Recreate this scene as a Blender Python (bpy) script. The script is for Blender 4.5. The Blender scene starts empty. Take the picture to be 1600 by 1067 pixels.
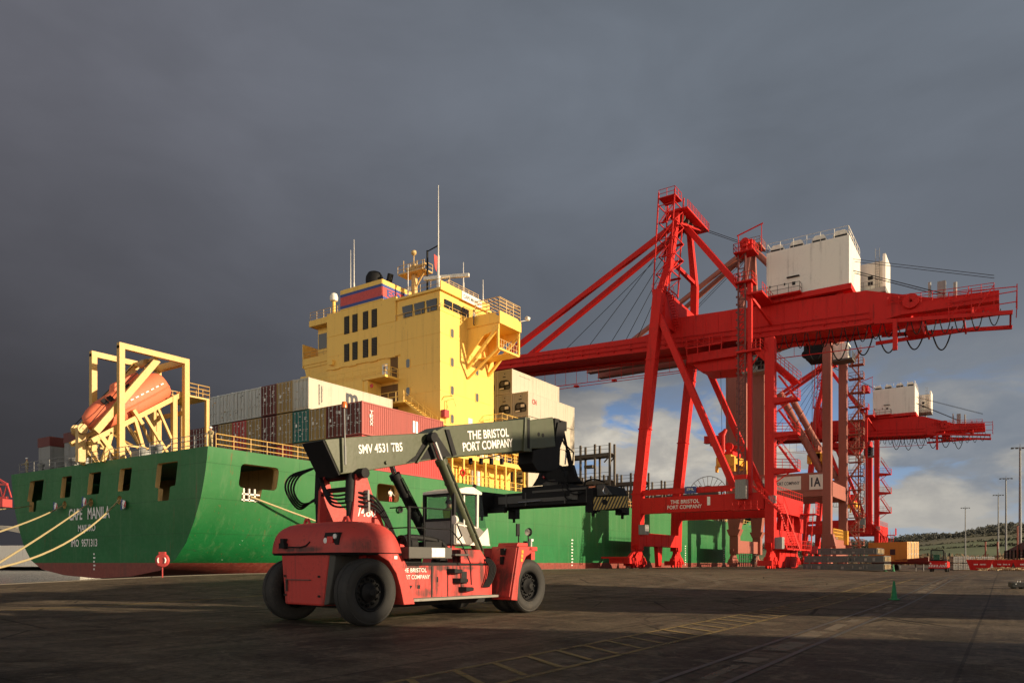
import bpy, bmesh, math, random
from mathutils import Vector, Matrix
from mathutils.geometry import tessellate_polygon
random.seed(7)
R = math.radians
scene = bpy.context.scene
col = scene.collection

# ------------------------------------------------------------------ camera
# world frame: x = landwards from the ship's side, y = along the quay, z = up
cam_d = bpy.data.cameras.new('camera')
cam = bpy.data.objects.new('camera', cam_d)
col.objects.link(cam)
cam.location = (48, 0, 1.6)
cam.rotation_euler = (R(90), 0, R(33.78))
cam_d.sensor_width = 36
cam_d.lens = 36 * 1150 / 1600
cam_d.shift_y = (879 - 533.5) / 1600
cam_d.clip_start = 0.1
cam_d.clip_end = 6000
scene.camera = cam

# ------------------------------------------------------------------ light
SUN_EL = R(14.5)
sun_h = Vector((0.958, 0.287, 0)).normalized()
SUN = Vector((sun_h.x * math.cos(SUN_EL), sun_h.y * math.cos(SUN_EL), math.sin(SUN_EL)))
ld = bpy.data.lights.new('sun', 'SUN')
ld.energy = 4.9
ld.angle = R(0.6)
ld.color = (1.0, 0.80, 0.54)
lo = bpy.data.objects.new('sun', ld)
col.objects.link(lo)
lo.rotation_euler = SUN.to_track_quat('Z', 'Y').to_euler()
lo.location = (80, 20, 60)

scene.view_settings.view_transform = 'Standard'
scene.view_settings.look = 'None'
scene.view_settings.exposure = 0.5
scene.view_settings.gamma = 1


class NT:
    """small helper to wire node trees"""
    def __init__(s, tree):
        s.t = tree
        s.n = tree.nodes
        s.l = tree.links

    def new(s, typ, **kw):
        nd = s.n.new(typ)
        for k, v in kw.items():
            setattr(nd, k, v)
        return nd

    def put(s, sock, v):
        if isinstance(v, bpy.types.NodeSocket):
            s.l.new(v, sock)
        else:
            sock.default_value = v

    def m(s, op, a, b=0.0, c=None, clamp=False):
        nd = s.new('ShaderNodeMath', operation=op, use_clamp=clamp)
        s.put(nd.inputs[0], a)
        s.put(nd.inputs[1], b)
        if c is not None:
            s.put(nd.inputs[2], c)
        return nd.outputs[0]

    def ramp(s, v, a, b, c=0.0, d=1.0, smooth=True):
        nd = s.new('ShaderNodeMapRange')
        nd.interpolation_type = 'SMOOTHSTEP' if smooth else 'LINEAR'
        s.put(nd.inputs[0], v)
        for i, q in enumerate((a, b, c, d)):
            s.put(nd.inputs[i + 1], q)
        return nd.outputs[0]

    def mix(s, f, a, b, blend='MIX'):
        nd = s.new('ShaderNodeMix', data_type='RGBA', blend_type=blend)
        s.put(nd.inputs[0], f)
        for i, q in ((6, a), (7, b)):
            s.put(nd.inputs[i], (*q, 1) if isinstance(q, tuple) and len(q) == 3 else q)
        return nd.outputs[2]

    def noise(s, vec, scale, detail=4, rough=0.55, dist=0.0):
        nd = s.new('ShaderNodeTexNoise')
        s.put(nd.inputs['Vector'], vec)
        nd.inputs['Scale'].default_value = scale
        nd.inputs['Detail'].default_value = detail
        nd.inputs['Roughness'].default_value = rough
        nd.inputs['Distortion'].default_value = dist
        return nd.outputs[0]

    def mapv(s, vec, scale=(1, 1, 1), loc=(0, 0, 0), rot=(0, 0, 0)):
        nd = s.new('ShaderNodeMapping')
        s.put(nd.inputs[0], vec)
        nd.inputs['Location'].default_value = loc
        nd.inputs['Rotation'].default_value = rot
        nd.inputs['Scale'].default_value = scale
        return nd.outputs[0]

    def dot(s, vec, v):
        nd = s.new('ShaderNodeVectorMath', operation='DOT_PRODUCT')
        s.put(nd.inputs[0], vec)
        nd.inputs[1].default_value = v
        return nd.outputs['Value']


# ------------------------------------------------------------------ world: clearing sky behind, storm cloud over the ship
world = bpy.data.worlds.new('World')
scene.world = world
world.use_nodes = True
w = NT(world.node_tree)
w.n.clear()
sky = w.new('ShaderNodeTexSky', sky_type='NISHITA', sun_disc=False)
sky.sun_elevation = SUN_EL
sky.sun_rotation = math.atan2(SUN.x, SUN.y)
sky.air_density = 1.0
sky.dust_density = 1.5
d = w.new('ShaderNodeTexCoord').outputs['Generated']
el = w.dot(d, (0, 0, 1))
ahead = w.dot(d, (-0.556, 0.831, 0))
side = w.dot(d, (0.831, 0.556, 0))
# broad bands of the storm cloud
dm = w.mapv(d, (1.0, 1.0, 2.4))
n_big = w.noise(dm, 1.7, 5, 0.5, 0.3)
n_mid = w.noise(dm, 4.5, 6, 0.55, 0.4)
s_l = w.mix(w.ramp(el, 0.08, 0.56), (0.028, 0.027, 0.030), (0.098, 0.099, 0.117))
s_r = w.mix(w.ramp(el, 0.22, 0.60), (0.076, 0.084, 0.101), (0.114, 0.131, 0.157))
storm = w.mix(w.ramp(side, -0.62, 0.22), s_l, s_r)
# zenith out of view darkened to cut skylight on the ground
storm = w.mix(w.ramp(el, 0.66, 0.84), storm, (0.030, 0.033, 0.040))
soft = w.m('ADD', w.m('MULTIPLY', n_big, 0.55), w.m('MULTIPLY', n_mid, 0.25))
gain = w.ramp(soft, 0.25, 0.6, 0.82, 1.2)
storm = w.mix(1.0, storm, w.m('MULTIPLY', gain, 1.0), 'MULTIPLY')
# broken cloud low on the right: blue gaps, cream and slate cumulus
dl = w.mapv(d, (1.0, 1.0, 2.8), (3.1, 0.4, 0.2))
c1 = w.noise(dl, 5.5, 8, 0.55, 0.35)
c2 = w.noise(w.mapv(d, (1.0, 1.0, 3.2), (1.3, 2.2, 0.7)), 3.6, 7, 0.52, 0.3)
c3 = w.noise(w.mapv(d, (1.0, 1.0, 2.2), (7.0, 1.0, 0.1)), 13.0, 6, 0.6, 0.2)
blue = w.mix(w.ramp(el, 0.0, 0.26), (0.22, 0.33, 0.47), (0.105, 0.215, 0.43))
cream = w.mix(w.ramp(c3, 0.35, 0.7), (0.30, 0.285, 0.26), (0.47, 0.435, 0.37))
slate = w.mix(w.ramp(c3, 0.3, 0.7), (0.125, 0.15, 0.19), (0.20, 0.22, 0.25))
cl = w.mix(w.ramp(c2, 0.39, 0.53), slate, cream)
low = w.mix(w.ramp(c1, 0.415, 0.505), blue, cl)
veil = w.mix(w.ramp(c2, 0.38, 0.66), (0.155, 0.17, 0.19), (0.255, 0.25, 0.24))
low = w.mix(w.ramp(side, 0.30, 0.55, 0.0, 0.50), low, veil)
low = w.mix(w.ramp(el, 0.0, 0.10, 0.55, 0.0), low, (0.30, 0.29, 0.27))
edge = w.m('ADD', el, w.m('MULTIPLY', w.m('SUBTRACT', n_mid, 0.5), 0.16))
edge = w.m('ADD', edge, w.m('MULTIPLY', w.m('SUBTRACT', n_big, 0.5), 0.10))
brk = w.m('MULTIPLY', w.ramp(edge, 0.30, 0.13), w.ramp(side, -0.02, 0.13))
mid = w.mix(w.ramp(edge, 0.44, 0.20), storm, w.mix(1.0, (0.122, 0.139, 0.164), gain, 'MULTIPLY'))
storm = w.mix(w.ramp(side, 0.02, 0.22), storm, mid)
front = w.mix(brk, storm, low)
bg_c = w.new('ShaderNodeBackground')
w.put(bg_c.inputs[0], front)
bg_c.inputs[1].default_value = 1.0
bg_s = w.new('ShaderNodeBackground')
w.put(bg_s.inputs[0], sky.outputs[0])
bg_s.inputs[1].default_value = 0.15
# unseen bright cloud band, added low behind the camera to light aft-facing sides
fill_band = w.noise(w.mapv(d, (1, 1, 2.5), (5, 3, 1)), 3.0, 6, 0.55)
fill_band = w.m('MULTIPLY', w.ramp(fill_band, 0.34, 0.5), w.ramp(el, 0.46, 0.24))
bg_b = w.new('ShaderNodeBackground')
bg_b.inputs[0].default_value = (1.0, 0.88, 0.72, 1)
bg_b.inputs[1].default_value = 1.25
mb_ = w.new('ShaderNodeMixShader')
w.put(mb_.inputs[0], fill_band)
w.l.new(bg_s.outputs[0], mb_.inputs[1])
w.l.new(bg_b.outputs[0], mb_.inputs[2])
mx = w.new('ShaderNodeMixShader')
clear = w.ramp(w.m('ADD', ahead, w.m('MULTIPLY', w.m('SUBTRACT', n_big, 0.5), 0.3)), 0.12, -0.28)
w.put(mx.inputs[0], w.m('MULTIPLY', clear, w.ramp(el, 0.50, 0.20)))
w.l.new(bg_c.outputs[0], mx.inputs[1])
w.l.new(mb_.outputs[0], mx.inputs[2])
wo = w.new('ShaderNodeOutputWorld')
w.l.new(mx.outputs[0], wo.inputs[0])


# ------------------------------------------------------------------ materials
def paint(name, rgb, rough=0.5, var=0.14, grime=0.25, streak=0.3, rust=0.0, metal=0.0, bump=0.02,
          dirt=(0.06, 0.045, 0.032), scale=1.0, spec=0.4, st=(0.50, 0.74)):
    mt = bpy.data.materials.new(name)
    mt.use_nodes = True
    t = NT(mt.node_tree)
    b = t.n['Principled BSDF']
    pos = t.new('ShaderNodeNewGeometry').outputs['Position']
    n1 = t.noise(pos, 0.45 * scale, 7, 0.62)
    n2 = t.noise(t.mapv(pos, (2.2 * scale, 2.2 * scale, 0.10 * scale)), 1.0, 5, 0.6)
    n3 = t.noise(pos, 5.0 * scale, 6, 0.65)
    k = t.m('MULTIPLY_ADD', t.m('SUBTRACT', n1, 0.5), 2 * var, 1.0)
    k = t.m('MULTIPLY_ADD', t.m('SUBTRACT', n3, 0.5), var, k)
    c = t.mix(1.0, rgb, k, 'MULTIPLY')
    if streak:
        f = t.m('MULTIPLY', t.ramp(n2, st[0], st[1]), streak)
        f = t.m('MULTIPLY', f, t.ramp(n1, 0.3, 0.62))
        c = t.mix(f, c, dirt)
    if grime:
        c = t.mix(t.m('MULTIPLY', t.ramp(t.m('MULTIPLY', n1, n3), 0.25, 0.42), grime), c, dirt)
    if rust:
        rn = t.noise(t.mapv(pos, (1.3 * scale, 1.3 * scale, 0.5 * scale)), 2.3, 9, 0.72)
        c = t.mix(t.m('MULTIPLY', t.ramp(rn, 0.60, 0.68), rust), c, (0.16, 0.058, 0.022))
    t.put(b.inputs['Base Color'], c)
    t.put(b.inputs['Roughness'], t.m('MULTIPLY_ADD', t.m('SUBTRACT', n3, 0.5), 0.35, rough, clamp=True))
    b.inputs['Metallic'].default_value = metal
    b.inputs['Specular IOR Level'].default_value = spec
    if bump:
        bp = t.new('ShaderNodeBump')
        bp.inputs['Strength'].default_value = 0.35
        bp.inputs['Distance'].default_value = bump
        t.put(bp.inputs['Height'], t.m('ADD', n1, t.m('MULTIPLY', n3, 0.25)))
        t.l.new(bp.outputs[0], b.inputs['Normal'])
    return mt


def plain(name, rgb, rough=0.6, metal=0.0, emit=0.0):
    mt = bpy.data.materials.new(name)
    mt.use_nodes = True
    t = NT(mt.node_tree)
    b = t.n['Principled BSDF']
    pos = t.new('ShaderNodeNewGeometry').outputs['Position']
    n = t.noise(pos, 6.0, 5, 0.6)
    t.put(b.inputs['Base Color'], t.mix(1.0, rgb, t.ramp(n, 0.2, 0.8, 0.8, 1.15), 'MULTIPLY'))
    b.inputs['Roughness'].default_value = rough
    b.inputs['Metallic'].default_value = metal
    if emit:
        b.inputs['Emission Color'].default_value = (*rgb, 1)
        b.inputs['Emission Strength'].default_value = emit
    return mt


def stain(mt, spots, rgb):
    """greasy run-down stains, each with its own place on the machine: (x, y, z, half widths x y z)"""
    t = NT(mt.node_tree)
    b = t.n['Principled BSDF']
    base = b.inputs['Base Color'].links[0].from_socket
    pos = t.new('ShaderNodeTexCoord').outputs['Object']
    n = t.noise(t.mapv(pos, (7, 7, .8)), 1.0, 7, 0.65)
    n2 = t.noise(pos, 3.0, 7, 0.7)
    tot = None
    for x, y, z, hx, hy, hz in spots:
        m_ = t.mapv(pos, (1 / hx, 1 / hy, 1 / hz), (-x / hx, -y / hy, -z / hz))
        ln = t.new('ShaderNodeVectorMath', operation='LENGTH')
        t.put(ln.inputs[0], m_)
        f = t.ramp(t.m('ADD', ln.outputs['Value'], t.m('MULTIPLY', t.m('SUBTRACT', n2, .5), 1.2)), 1.1, .35)
        tot = f if tot is None else t.m('MAXIMUM', tot, f)
    f = t.m('MULTIPLY', tot, t.ramp(n, .30, .56, .35, 1.0))
    t.put(b.inputs['Base Color'], t.mix(t.m('MULTIPLY', f, .9), base, rgb))


def hull_paint():
    mt = bpy.data.materials.new('hull_green')
    mt.use_nodes = True
    t = NT(mt.node_tree)
    b = t.n['Principled BSDF']
    pos = t.new('ShaderNodeNewGeometry').outputs['Position']
    sep = t.new('ShaderNodeSeparateXYZ')
    t.put(sep.inputs[0], pos)
    z = sep.outputs[2]
    n1 = t.noise(pos, 0.22, 7, 0.6)
    n3 = t.noise(pos, 3.0, 6, 0.65)
    st = t.noise(t.mapv(pos, (1.6, 1.6, 0.07)), 1.0, 6, 0.6)
    st2 = t.noise(t.mapv(pos, (0.55, 0.55, 0.05), (4, 2, 1)), 1.0, 5, 0.55)
    g = t.mix(t.ramp(n1, 0.3, 0.7), (0.006, 0.118, 0.028), (0.013, 0.155, 0.043))
    # the upper strakes have chalked paler
    g = t.mix(t.m('MULTIPLY', t.ramp(z, 3.0, 7.5), t.ramp(st2, 0.2, 0.8, 0.35, 0.75)), g, (0.056, 0.185, 0.064))
    g = t.mix(t.m('MULTIPLY', t.ramp(st, 0.52, 0.72), 0.32), g, (0.115, 0.21, 0.10))
    # thin rust weeps
    ru = t.noise(t.mapv(pos, (3.2, 3.2, 0.16), (1, 7, 3)), 1.0, 7, 0.7)
    g = t.mix(t.m('MULTIPLY', t.ramp(ru, 0.60, 0.70), 0.8), g, (0.15, 0.075, 0.028))
    sc = t.noise(t.mapv(pos, (0.8, 0.35, 2.2), (2, 5, 8)), 1.0, 8, 0.7, 0.6)
    g = t.mix(t.m('MULTIPLY', t.ramp(sc, 0.60, 0.70), t.ramp(z, 6.5, 2.0, 0.1, 0.55)), g, (0.03, 0.045, 0.03))
    g = t.mix(t.m('MULTIPLY', t.ramp(n3, 0.62, 0.72), 0.25), g, (0.10, 0.20, 0.10))
    # plate seams
    def seam(v, period, wd):
        fr = t.m('FRACT', t.m('DIVIDE', v, period))
        return t.m('LESS_THAN', t.m('ABSOLUTE', t.m('SUBTRACT', fr, 0.5)), wd / period)
    sm = t.m('MAXIMUM', seam(z, 2.55, 0.025), seam(sep.outputs[1], 9.0, 0.03))
    g = t.mix(t.m('MULTIPLY', sm, 0.45), g, (0.012, 0.07, 0.02))
    red = t.mix(t.ramp(n3, 0.3, 0.7), (0.19, 0.032, 0.024), (0.26, 0.07, 0.052))
    red = t.mix(t.m('MULTIPLY', t.ramp(st, 0.5, 0.7), 0.6), red, (0.10, 0.05, 0.04))
    lvl = t.m('ADD', z, t.m('MULTIPLY', t.m('SUBTRACT', n3, 0.5), 0.05))
    c = t.mix(t.m('GREATER_THAN', lvl, 1.6), red, g)
    t.put(b.inputs['Base Color'], c)
    t.put(b.inputs['Roughness'], t.ramp(n3, 0.2, 0.8, 0.40, 0.62))
    b.inputs['Specular IOR Level'].default_value = 0.35
    bp = t.new('ShaderNodeBump')
    bp.inputs['Strength'].default_value = 0.25
    bp.inputs['Distance'].default_value = 0.05
    big = t.noise(t.mapv(pos, (0.5, 0.5, 0.35)), 1.0, 2, 0.4)
    t.put(bp.inputs['Height'], t.m('ADD', t.m('ADD', big, t.m('MULTIPLY', t.noise(t.mapv(pos, (0.9, 1.1, 0.8)), 1.0, 1, 0.3), 0.8)), t.m('MULTIPLY', sm, 0.2)))
    t.l.new(bp.outputs[0], b.inputs['Normal'])
    return mt


def glass(name, rgb=(0.02, 0.025, 0.03), rough=0.06):
    mt = bpy.data.materials.new(name)
    mt.use_nodes = True
    b = mt.node_tree.nodes['Principled BSDF']
    b.inputs['Base Color'].default_value = (*rgb, 1)
    b.inputs['Roughness'].default_value = rough
    b.inputs['Specular IOR Level'].default_value = 0.6
    return mt


def clear_glass(name):
    mt = bpy.data.materials.new(name)
    mt.use_nodes = True
    t = NT(mt.node_tree)
    b = t.n['Principled BSDF']
    tr = t.new('ShaderNodeBsdfTransparent')
    tr.inputs[0].default_value = (0.85, 0.90, 0.90, 1)
    b.inputs['Base Color'].default_value = (0.03, 0.04, 0.05, 1)
    b.inputs['Roughness'].default_value = 0.04
    mxs = t.new('ShaderNodeMixShader')
    mxs.inputs[0].default_value = 0.13
    t.l.new(tr.outputs[0], mxs.inputs[1])
    t.l.new(b.outputs[0], mxs.inputs[2])
    t.l.new(mxs.outputs[0], t.n['Material Output'].inputs[0])
    return mt


M = dict(
    hull=hull_paint(),
    cream=paint('cream_paint', (0.60, 0.40, 0.16), 0.5, 0.12, 0.25, 0.4, 0.3),
    yellow=paint('superstructure_yellow', (0.88, 0.55, 0.118), 0.5, 0.07, 0.08, 0.32, 0.28, dirt=(0.30, 0.15, 0.05)),
    boatframe=paint('davit_yellow', (0.62, 0.38, 0.11), 0.45, 0.08, 0.12, 0.35, 0.35),
    orange=paint('lifeboat_orange', (0.72, 0.17, 0.085), 0.6, 0.08, 0.12, 0.2),
    red=paint('crane_red', (0.58, 0.016, 0.013), 0.55, 0.20, 0.35, 0.55, 0.45, dirt=(0.10, 0.014, 0.010), spec=0.2),
    brick=paint('faded_crane_red', (0.34, 0.105, 0.075), 0.55, 0.16, 0.25, 0.4, 0.3),
    vred=paint('machine_red', (0.54, 0.050, 0.041), 0.50, 0.20, 0.45, 0.55, 0.25, scale=2.6, dirt=(0.07, 0.03, 0.025)),
    hoodred=paint('machine_red_sooty', (0.50, 0.058, 0.047), 0.55, 0.26, 0.85, 0.5, 0.2, scale=2.2, dirt=(0.055, 0.038, 0.034)),
    vred_dirty=paint('machine_red_oily', (0.74, 0.058, 0.050), 0.48, 0.18, 0.55, 0.95, 0.15, scale=1.9, dirt=(0.028, 0.019, 0.015), st=(0.535, 0.63)),
    olive=paint('boom_grey_green', (0.070, 0.080, 0.044), 0.38, 0.14, 0.25, 0.3, 0.05, scale=2.0),
    black=paint('machine_black', (0.010, 0.010, 0.011), 0.65, 0.2, 0.3, 0.2, scale=2.0, dirt=(0.035, 0.031, 0.028), spec=0.22),
    dark=plain('dark_void', (0.010, 0.010, 0.011), 0.8),
    rubber=paint('tyre_rubber', (0.030, 0.029, 0.028), 0.75, 0.25, 0.6, 0.0, scale=3.0, dirt=(0.075, 0.062, 0.05)),
    steel=plain('bright_steel', (0.55, 0.55, 0.55), 0.25, 0.9),
    grey=paint('grey_paint', (0.25, 0.25, 0.245), 0.55, 0.16, 0.3, 0.5, 0.3),
    dgrey=paint('dark_grey_steel', (0.085, 0.082, 0.075), 0.6, 0.2, 0.4, 0.4, 0.25),
    brown=paint('lashing_brown', (0.13, 0.11, 0.088), 0.65, 0.2, 0.3, 0.3, 0.4),
    white=paint('white_paint', (0.78, 0.74, 0.66), 0.45, 0.06, 0.12, 0.35, 0.15),
    reefer=paint('reefer_white', (0.50, 0.45, 0.36), 0.42, 0.05, 0.10, 0.3, 0.12),
    cabgrey=paint('cab_grey', (0.20, 0.185, 0.17), 0.5, 0.12, 0.3, 0.3, scale=2),
    letter=plain('white_lettering', (0.86, 0.84, 0.80), 0.5),
    letter_dark=plain('dark_lettering', (0.03, 0.035, 0.05), 0.5),
    blue=plain('blue_band', (0.02, 0.05, 0.24), 0.45),
    funnelred=plain('funnel_red', (0.55, 0.055, 0.045), 0.45),
    glass=glass('dark_glass'),
    cglass=clear_glass('cab_glass'),
    galv=paint('galvanised_bar', (0.46, 0.45, 0.42), 0.45, 0.15, 0.2, 0.2, 0.3),
    pglass=glass('porthole_glass', (0.10, 0.115, 0.12), 0.25),
    rope=paint('mooring_rope', (0.46, 0.37, 0.20), 0.85, 0.2, 0.2, 0.0, scale=8),
    green=plain('cone_green', (0.012, 0.20, 0.07), 0.5),
    hivis=plain('hi_vis_yellow', (0.40, 0.62, 0.05), 0.7),
    skin=plain('skin', (0.42, 0.22, 0.14), 0.6),
    suit=paint('work_suit', (0.42, 0.33, 0.17), 0.85, 0.2, 0.2, 0.0, scale=4),
    helmet=plain('white_helmet', (0.8, 0.8, 0.78), 0.35),
    spry=paint('spreader_yellow', (0.72, 0.36, 0.035), 0.5, 0.12, 0.3, 0.4, 0.3),
    maroon=paint('container_maroon', (0.135, 0.026, 0.022), 0.5, 0.14, 0.15, 0.4, 0.35),
    cred=paint('container_red', (0.36, 0.085, 0.072), 0.5, 0.10, 0.10, 0.35, 0.2),
    cbright=paint('container_bright_red', (0.50, 0.055, 0.052), 0.5, 0.10, 0.10, 0.3, 0.2),
    colive=paint('container_olive', (0.36, 0.24, 0.09), 0.5, 0.12, 0.15, 0.35, 0.3),
    cteal=paint('container_teal', (0.012, 0.16, 0.145), 0.5, 0.12, 0.12, 0.3, 0.2),
    cgrey=paint('container_pale_grey', (0.52, 0.54, 0.53), 0.5, 0.10, 0.15, 0.5, 0.3),
    camber=paint('container_amber', (0.62, 0.32, 0.07), 0.5, 0.10, 0.15, 0.3, 0.3),
    timber=paint('timber', (0.42, 0.30, 0.17), 0.8, 0.3, 0.2, 0.2, scale=3),
    concrete=paint('concrete', (0.28, 0.26, 0.23), 0.85, 0.2, 0.3, 0.4, scale=1.5),
    amberlens=plain('amber_lens', (0.75, 0.16, 0.02), 0.25),
    redlens=plain('red_lens', (0.6, 0.01, 0.01), 0.2),
)


stain(M['vred_dirty'], [(1.5, 2.85, 1.1, .4, .22, 1.0), (1.5, 3.9, 1.0, .4, .42, .9), (1.5, 2.5, .75, .4, .5, .18), (1.5, 4.9, 1.3, .4, .16, .6), (1.5, 1.9, 1.5, .4, .4, .12), (1.5, 3.3, 1.45, .4, 1.8, .1), (1.4, 4.3, 1.9, .5, .5, .3)], (0.030, 0.020, 0.016))
stain(M['hoodred'], [(1.75, -.25, 2.0, .55, .5, .28), (.2, -.7, 1.95, 1.2, .4, .10), (1.6, 5.7, 1.0, .6, .4, .7), (-1.4, .2, 2.0, .4, .6, .2)], (0.050, 0.034, 0.030))

# ------------------------------------------------------------------ mesh helpers
def tag(o, label=None, cat=None, group=None, kind=None):
    for k, v in (('label', label), ('category', cat), ('group', group), ('kind', kind)):
        if v:
            o[k] = v
    return o


def empty(name, loc, rz=0.0, label=None, cat=None, group=None):
    o = bpy.data.objects.new(name, None)
    col.objects.link(o)
    o.location = loc
    o.rotation_euler = (0, 0, rz)
    o.empty_display_size = 0.5
    return tag(o, label, cat, group)


def top_of(o):
    while o.parent:
        o = o.parent
    return o


class MB:
    def __init__(s):
        s.v, s.f, s.mi, s.sm = [], [], [], []

    def add(s, vs, fs, mat=0, smooth=False):
        o = len(s.v)
        s.v += [tuple(p) for p in vs]
        for f in fs:
            s.f.append([i + o for i in f])
            s.mi.append(mat)
            s.sm.append(smooth)
        return s

    def box(s, x0, x1, y0, y1, z0, z1, mat=0):
        vs = [(x, y, z) for z in (z0, z1) for y in (y0, y1) for x in (x0, x1)]
        return s.add(vs, [(0, 2, 3, 1), (4, 5, 7, 6), (0, 1, 5, 4), (2, 6, 7, 3), (0, 4, 6, 2), (1, 3, 7, 5)], mat)

    def hexa(s, bot, top, mat=0):
        n = len(bot)
        return s.add(list(bot) + list(top), [tuple(range(n))[::-1], tuple(range(n, 2 * n))] +
                     [(i, (i + 1) % n, n + (i + 1) % n, n + i) for i in range(n)], mat)

    def beam(s, p, q, wd, ht=None, mat=0, up=(0, 0, 1), w2=None, h2=None):
        p, q = Vector(p), Vector(q)
        ht = wd if ht is None else ht
        w2 = wd if w2 is None else w2
        h2 = ht if h2 is None else h2
        d = (q - p).normalized()
        u = Vector(up)
        if abs(d.dot(u)) > 0.98:
            u = Vector((0, 1, 0)) if abs(d.y) < 0.9 else Vector((1, 0, 0))
        sd = d.cross(u).normalized()
        u = sd.cross(d).normalized()
        a = [p + sd * (i * wd / 2) + u * (j * ht / 2) for i, j in ((-1, -1), (1, -1), (1, 1), (-1, 1))]
        b = [q + sd * (i * w2 / 2) + u * (j * h2 / 2) for i, j in ((-1, -1), (1, -1), (1, 1), (-1, 1))]
        return s.hexa(a, b, mat)

    def tube(s, p, q, r, n=8, r2=None, mat=0, cap=True):
        return s.path([p, q], r, n, mat, r2, cap)

    def path(s, pts, r, n=6, mat=0, r2=None, cap=True):
        pts = [Vector(p) for p in pts]
        k = len(pts)
        r2 = r if r2 is None else r2
        vs = []
        sd = None
        for i, p in enumerate(pts):
            d = (pts[min(i + 1, k - 1)] - pts[max(i - 1, 0)]).normalized()
            if sd is None:
                u = Vector((0, 0, 1)) if abs(d.z) < 0.9 else Vector((1, 0, 0))
                sd = d.cross(u).normalized()
            else:
                sd = (sd - d * sd.dot(d)).normalized()
            u = sd.cross(d)
            rr = r + (r2 - r) * i / (k - 1)
            vs += [p + (sd * math.cos(a) + u * math.sin(a)) * rr for a in (2 * math.pi * j / n for j in range(n))]
        fs = [(i * n + j, i * n + (j + 1) % n, (i + 1) * n + (j + 1) % n, (i + 1) * n + j)
              for i in range(k - 1) for j in range(n)]
        s.add(vs, fs, mat, True)
        if cap:
            o = len(s.v) - len(vs)
            for ring in (list(range(n))[::-1], list(range((k - 1) * n, k * n))):
                s.f.append([i + o for i in ring])
                s.mi.append(mat)
                s.sm.append(False)
        return s

    def prism(s, pts, axis, a0, a1, mat=0):
        """outline in the plane across `axis`, pushed along it: x -> (y,z), y -> (x,z), z -> (x,y)"""
        def P(p, a):
            return {'x': (a, p[0], p[1]), 'y': (p[0], a, p[1]), 'z': (p[0], p[1], a)}[axis]
        return s.hexa([P(p, a0) for p in pts], [P(p, a1) for p in pts], mat)

    def lathe(s, prof, c, axis='z', n=20, mat=0, smooth=True):
        c = Vector(c)
        ax = {'x': (Vector((1, 0, 0)), Vector((0, 1, 0)), Vector((0, 0, 1))),
              'y': (Vector((0, 1, 0)), Vector((0, 0, 1)), Vector((1, 0, 0))),
              'z': (Vector((0, 0, 1)), Vector((1, 0, 0)), Vector((0, 1, 0)))}[axis]
        vs = [c + ax[0] * h + (ax[1] * math.cos(a) + ax[2] * math.sin(a)) * r
              for r, h in prof for a in (2 * math.pi * j / n for j in range(n))]
        k = len(prof)
        fs = [(i * n + j, i * n + (j + 1) % n, (i + 1) * n + (j + 1) % n, (i + 1) * n + j)
              for i in range(k - 1) for j in range(n)]
        return s.add(vs, fs, mat, smooth)

    def rail(s, pts, h=1.05, step=1.6, r=0.03, bars=2, mat=0):
        """guard rail along a poly-line: posts and horizontal bars"""
        pts = [Vector(p) for p in pts]
        for a, b in zip(pts, pts[1:]):
            ln = (b - a).length
            n = max(1, round(ln / step))
            for i in range(n + 1):
                p = a.lerp(b, i / n)
                s.tube(p, p + Vector((0, 0, h)), r, 5, mat=mat, cap=False)
            for k in range(bars):
                z = Vector((0, 0, h * (k + 1) / bars))
                s.tube(a + z, b + z, r, 5, mat=mat, cap=False)
        return s

    def ladder(s, p, q, wd=0.5, side=(1, 0, 0), r=0.03, step=0.35, mat=0):
        p, q, sd = Vector(p), Vector(q), Vector(side).normalized() * wd / 2
        s.tube(p - sd, q - sd, r, 5, mat=mat)
        s.tube(p + sd, q + sd, r, 5, mat=mat)
        n = int((q - p).length / step)
        for i in range(1, n):
            c = p.lerp(q, i / n)
            s.tube(c - sd, c + sd, r * 0.8, 4, mat=mat, cap=False)
        return s

    def stair(s, p, q, side, wd=0.8, mat=0, rail=True, step=0.3):
        p, q, sd = Vector(p), Vector(q), Vector(side).normalized() * wd / 2
        for k in (-1, 1):
            s.beam(p + sd * k, q + sd * k, 0.06, 0.22, mat)
            if rail:
                z = Vector((0, 0, 0.95))
                s.tube(p + sd * k + z, q + sd * k + z, 0.025, 5, mat=mat, cap=False)
                n = max(2, int((q - p).length / 1.2))
                for i in range(n + 1):
                    c = p.lerp(q, i / n) + sd * k
                    s.tube(c, c + z, 0.02, 4, mat=mat, cap=False)
        n = max(2, int(abs(q.z - p.z) / step))
        d = Vector((q.x - p.x, q.y - p.y, 0)).normalized() * 0.12
        for i in range(n + 1):
            c = p.lerp(q, i / n)
            s.hexa([c - sd - d, c + sd - d, c + sd + d, c - sd + d],
                   [v + Vector((0, 0, 0.04)) for v in (c - sd - d, c + sd - d, c + sd + d, c - sd + d)], mat)
        return s

    def pieces(s, name, mats, parent, kind, bevel, local):
        """one object per separate piece"""
        up = list(range(len(s.v)))

        def root(i):
            while up[i] != i:
                up[i] = up[up[i]]
                i = up[i]
            return i
        for f in s.f:
            for i in f[1:]:
                up[root(i)] = root(f[0])
        groups = {}
        for k, f in enumerate(s.f):
            groups.setdefault(root(f[0]), []).append(k)
        out = []
        for ks in groups.values():
            b = MB()
            idx = {}
            for k in ks:
                for i in s.f[k]:
                    if i not in idx:
                        idx[i] = len(b.v)
                        b.v.append(s.v[i])
                b.f.append([idx[i] for i in s.f[k]])
                b.mi.append(s.mi[k])
                b.sm.append(s.sm[k])
            out.append(b.build(name, mats, parent, kind=kind, bevel=bevel, local=local))
        return out

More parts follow.
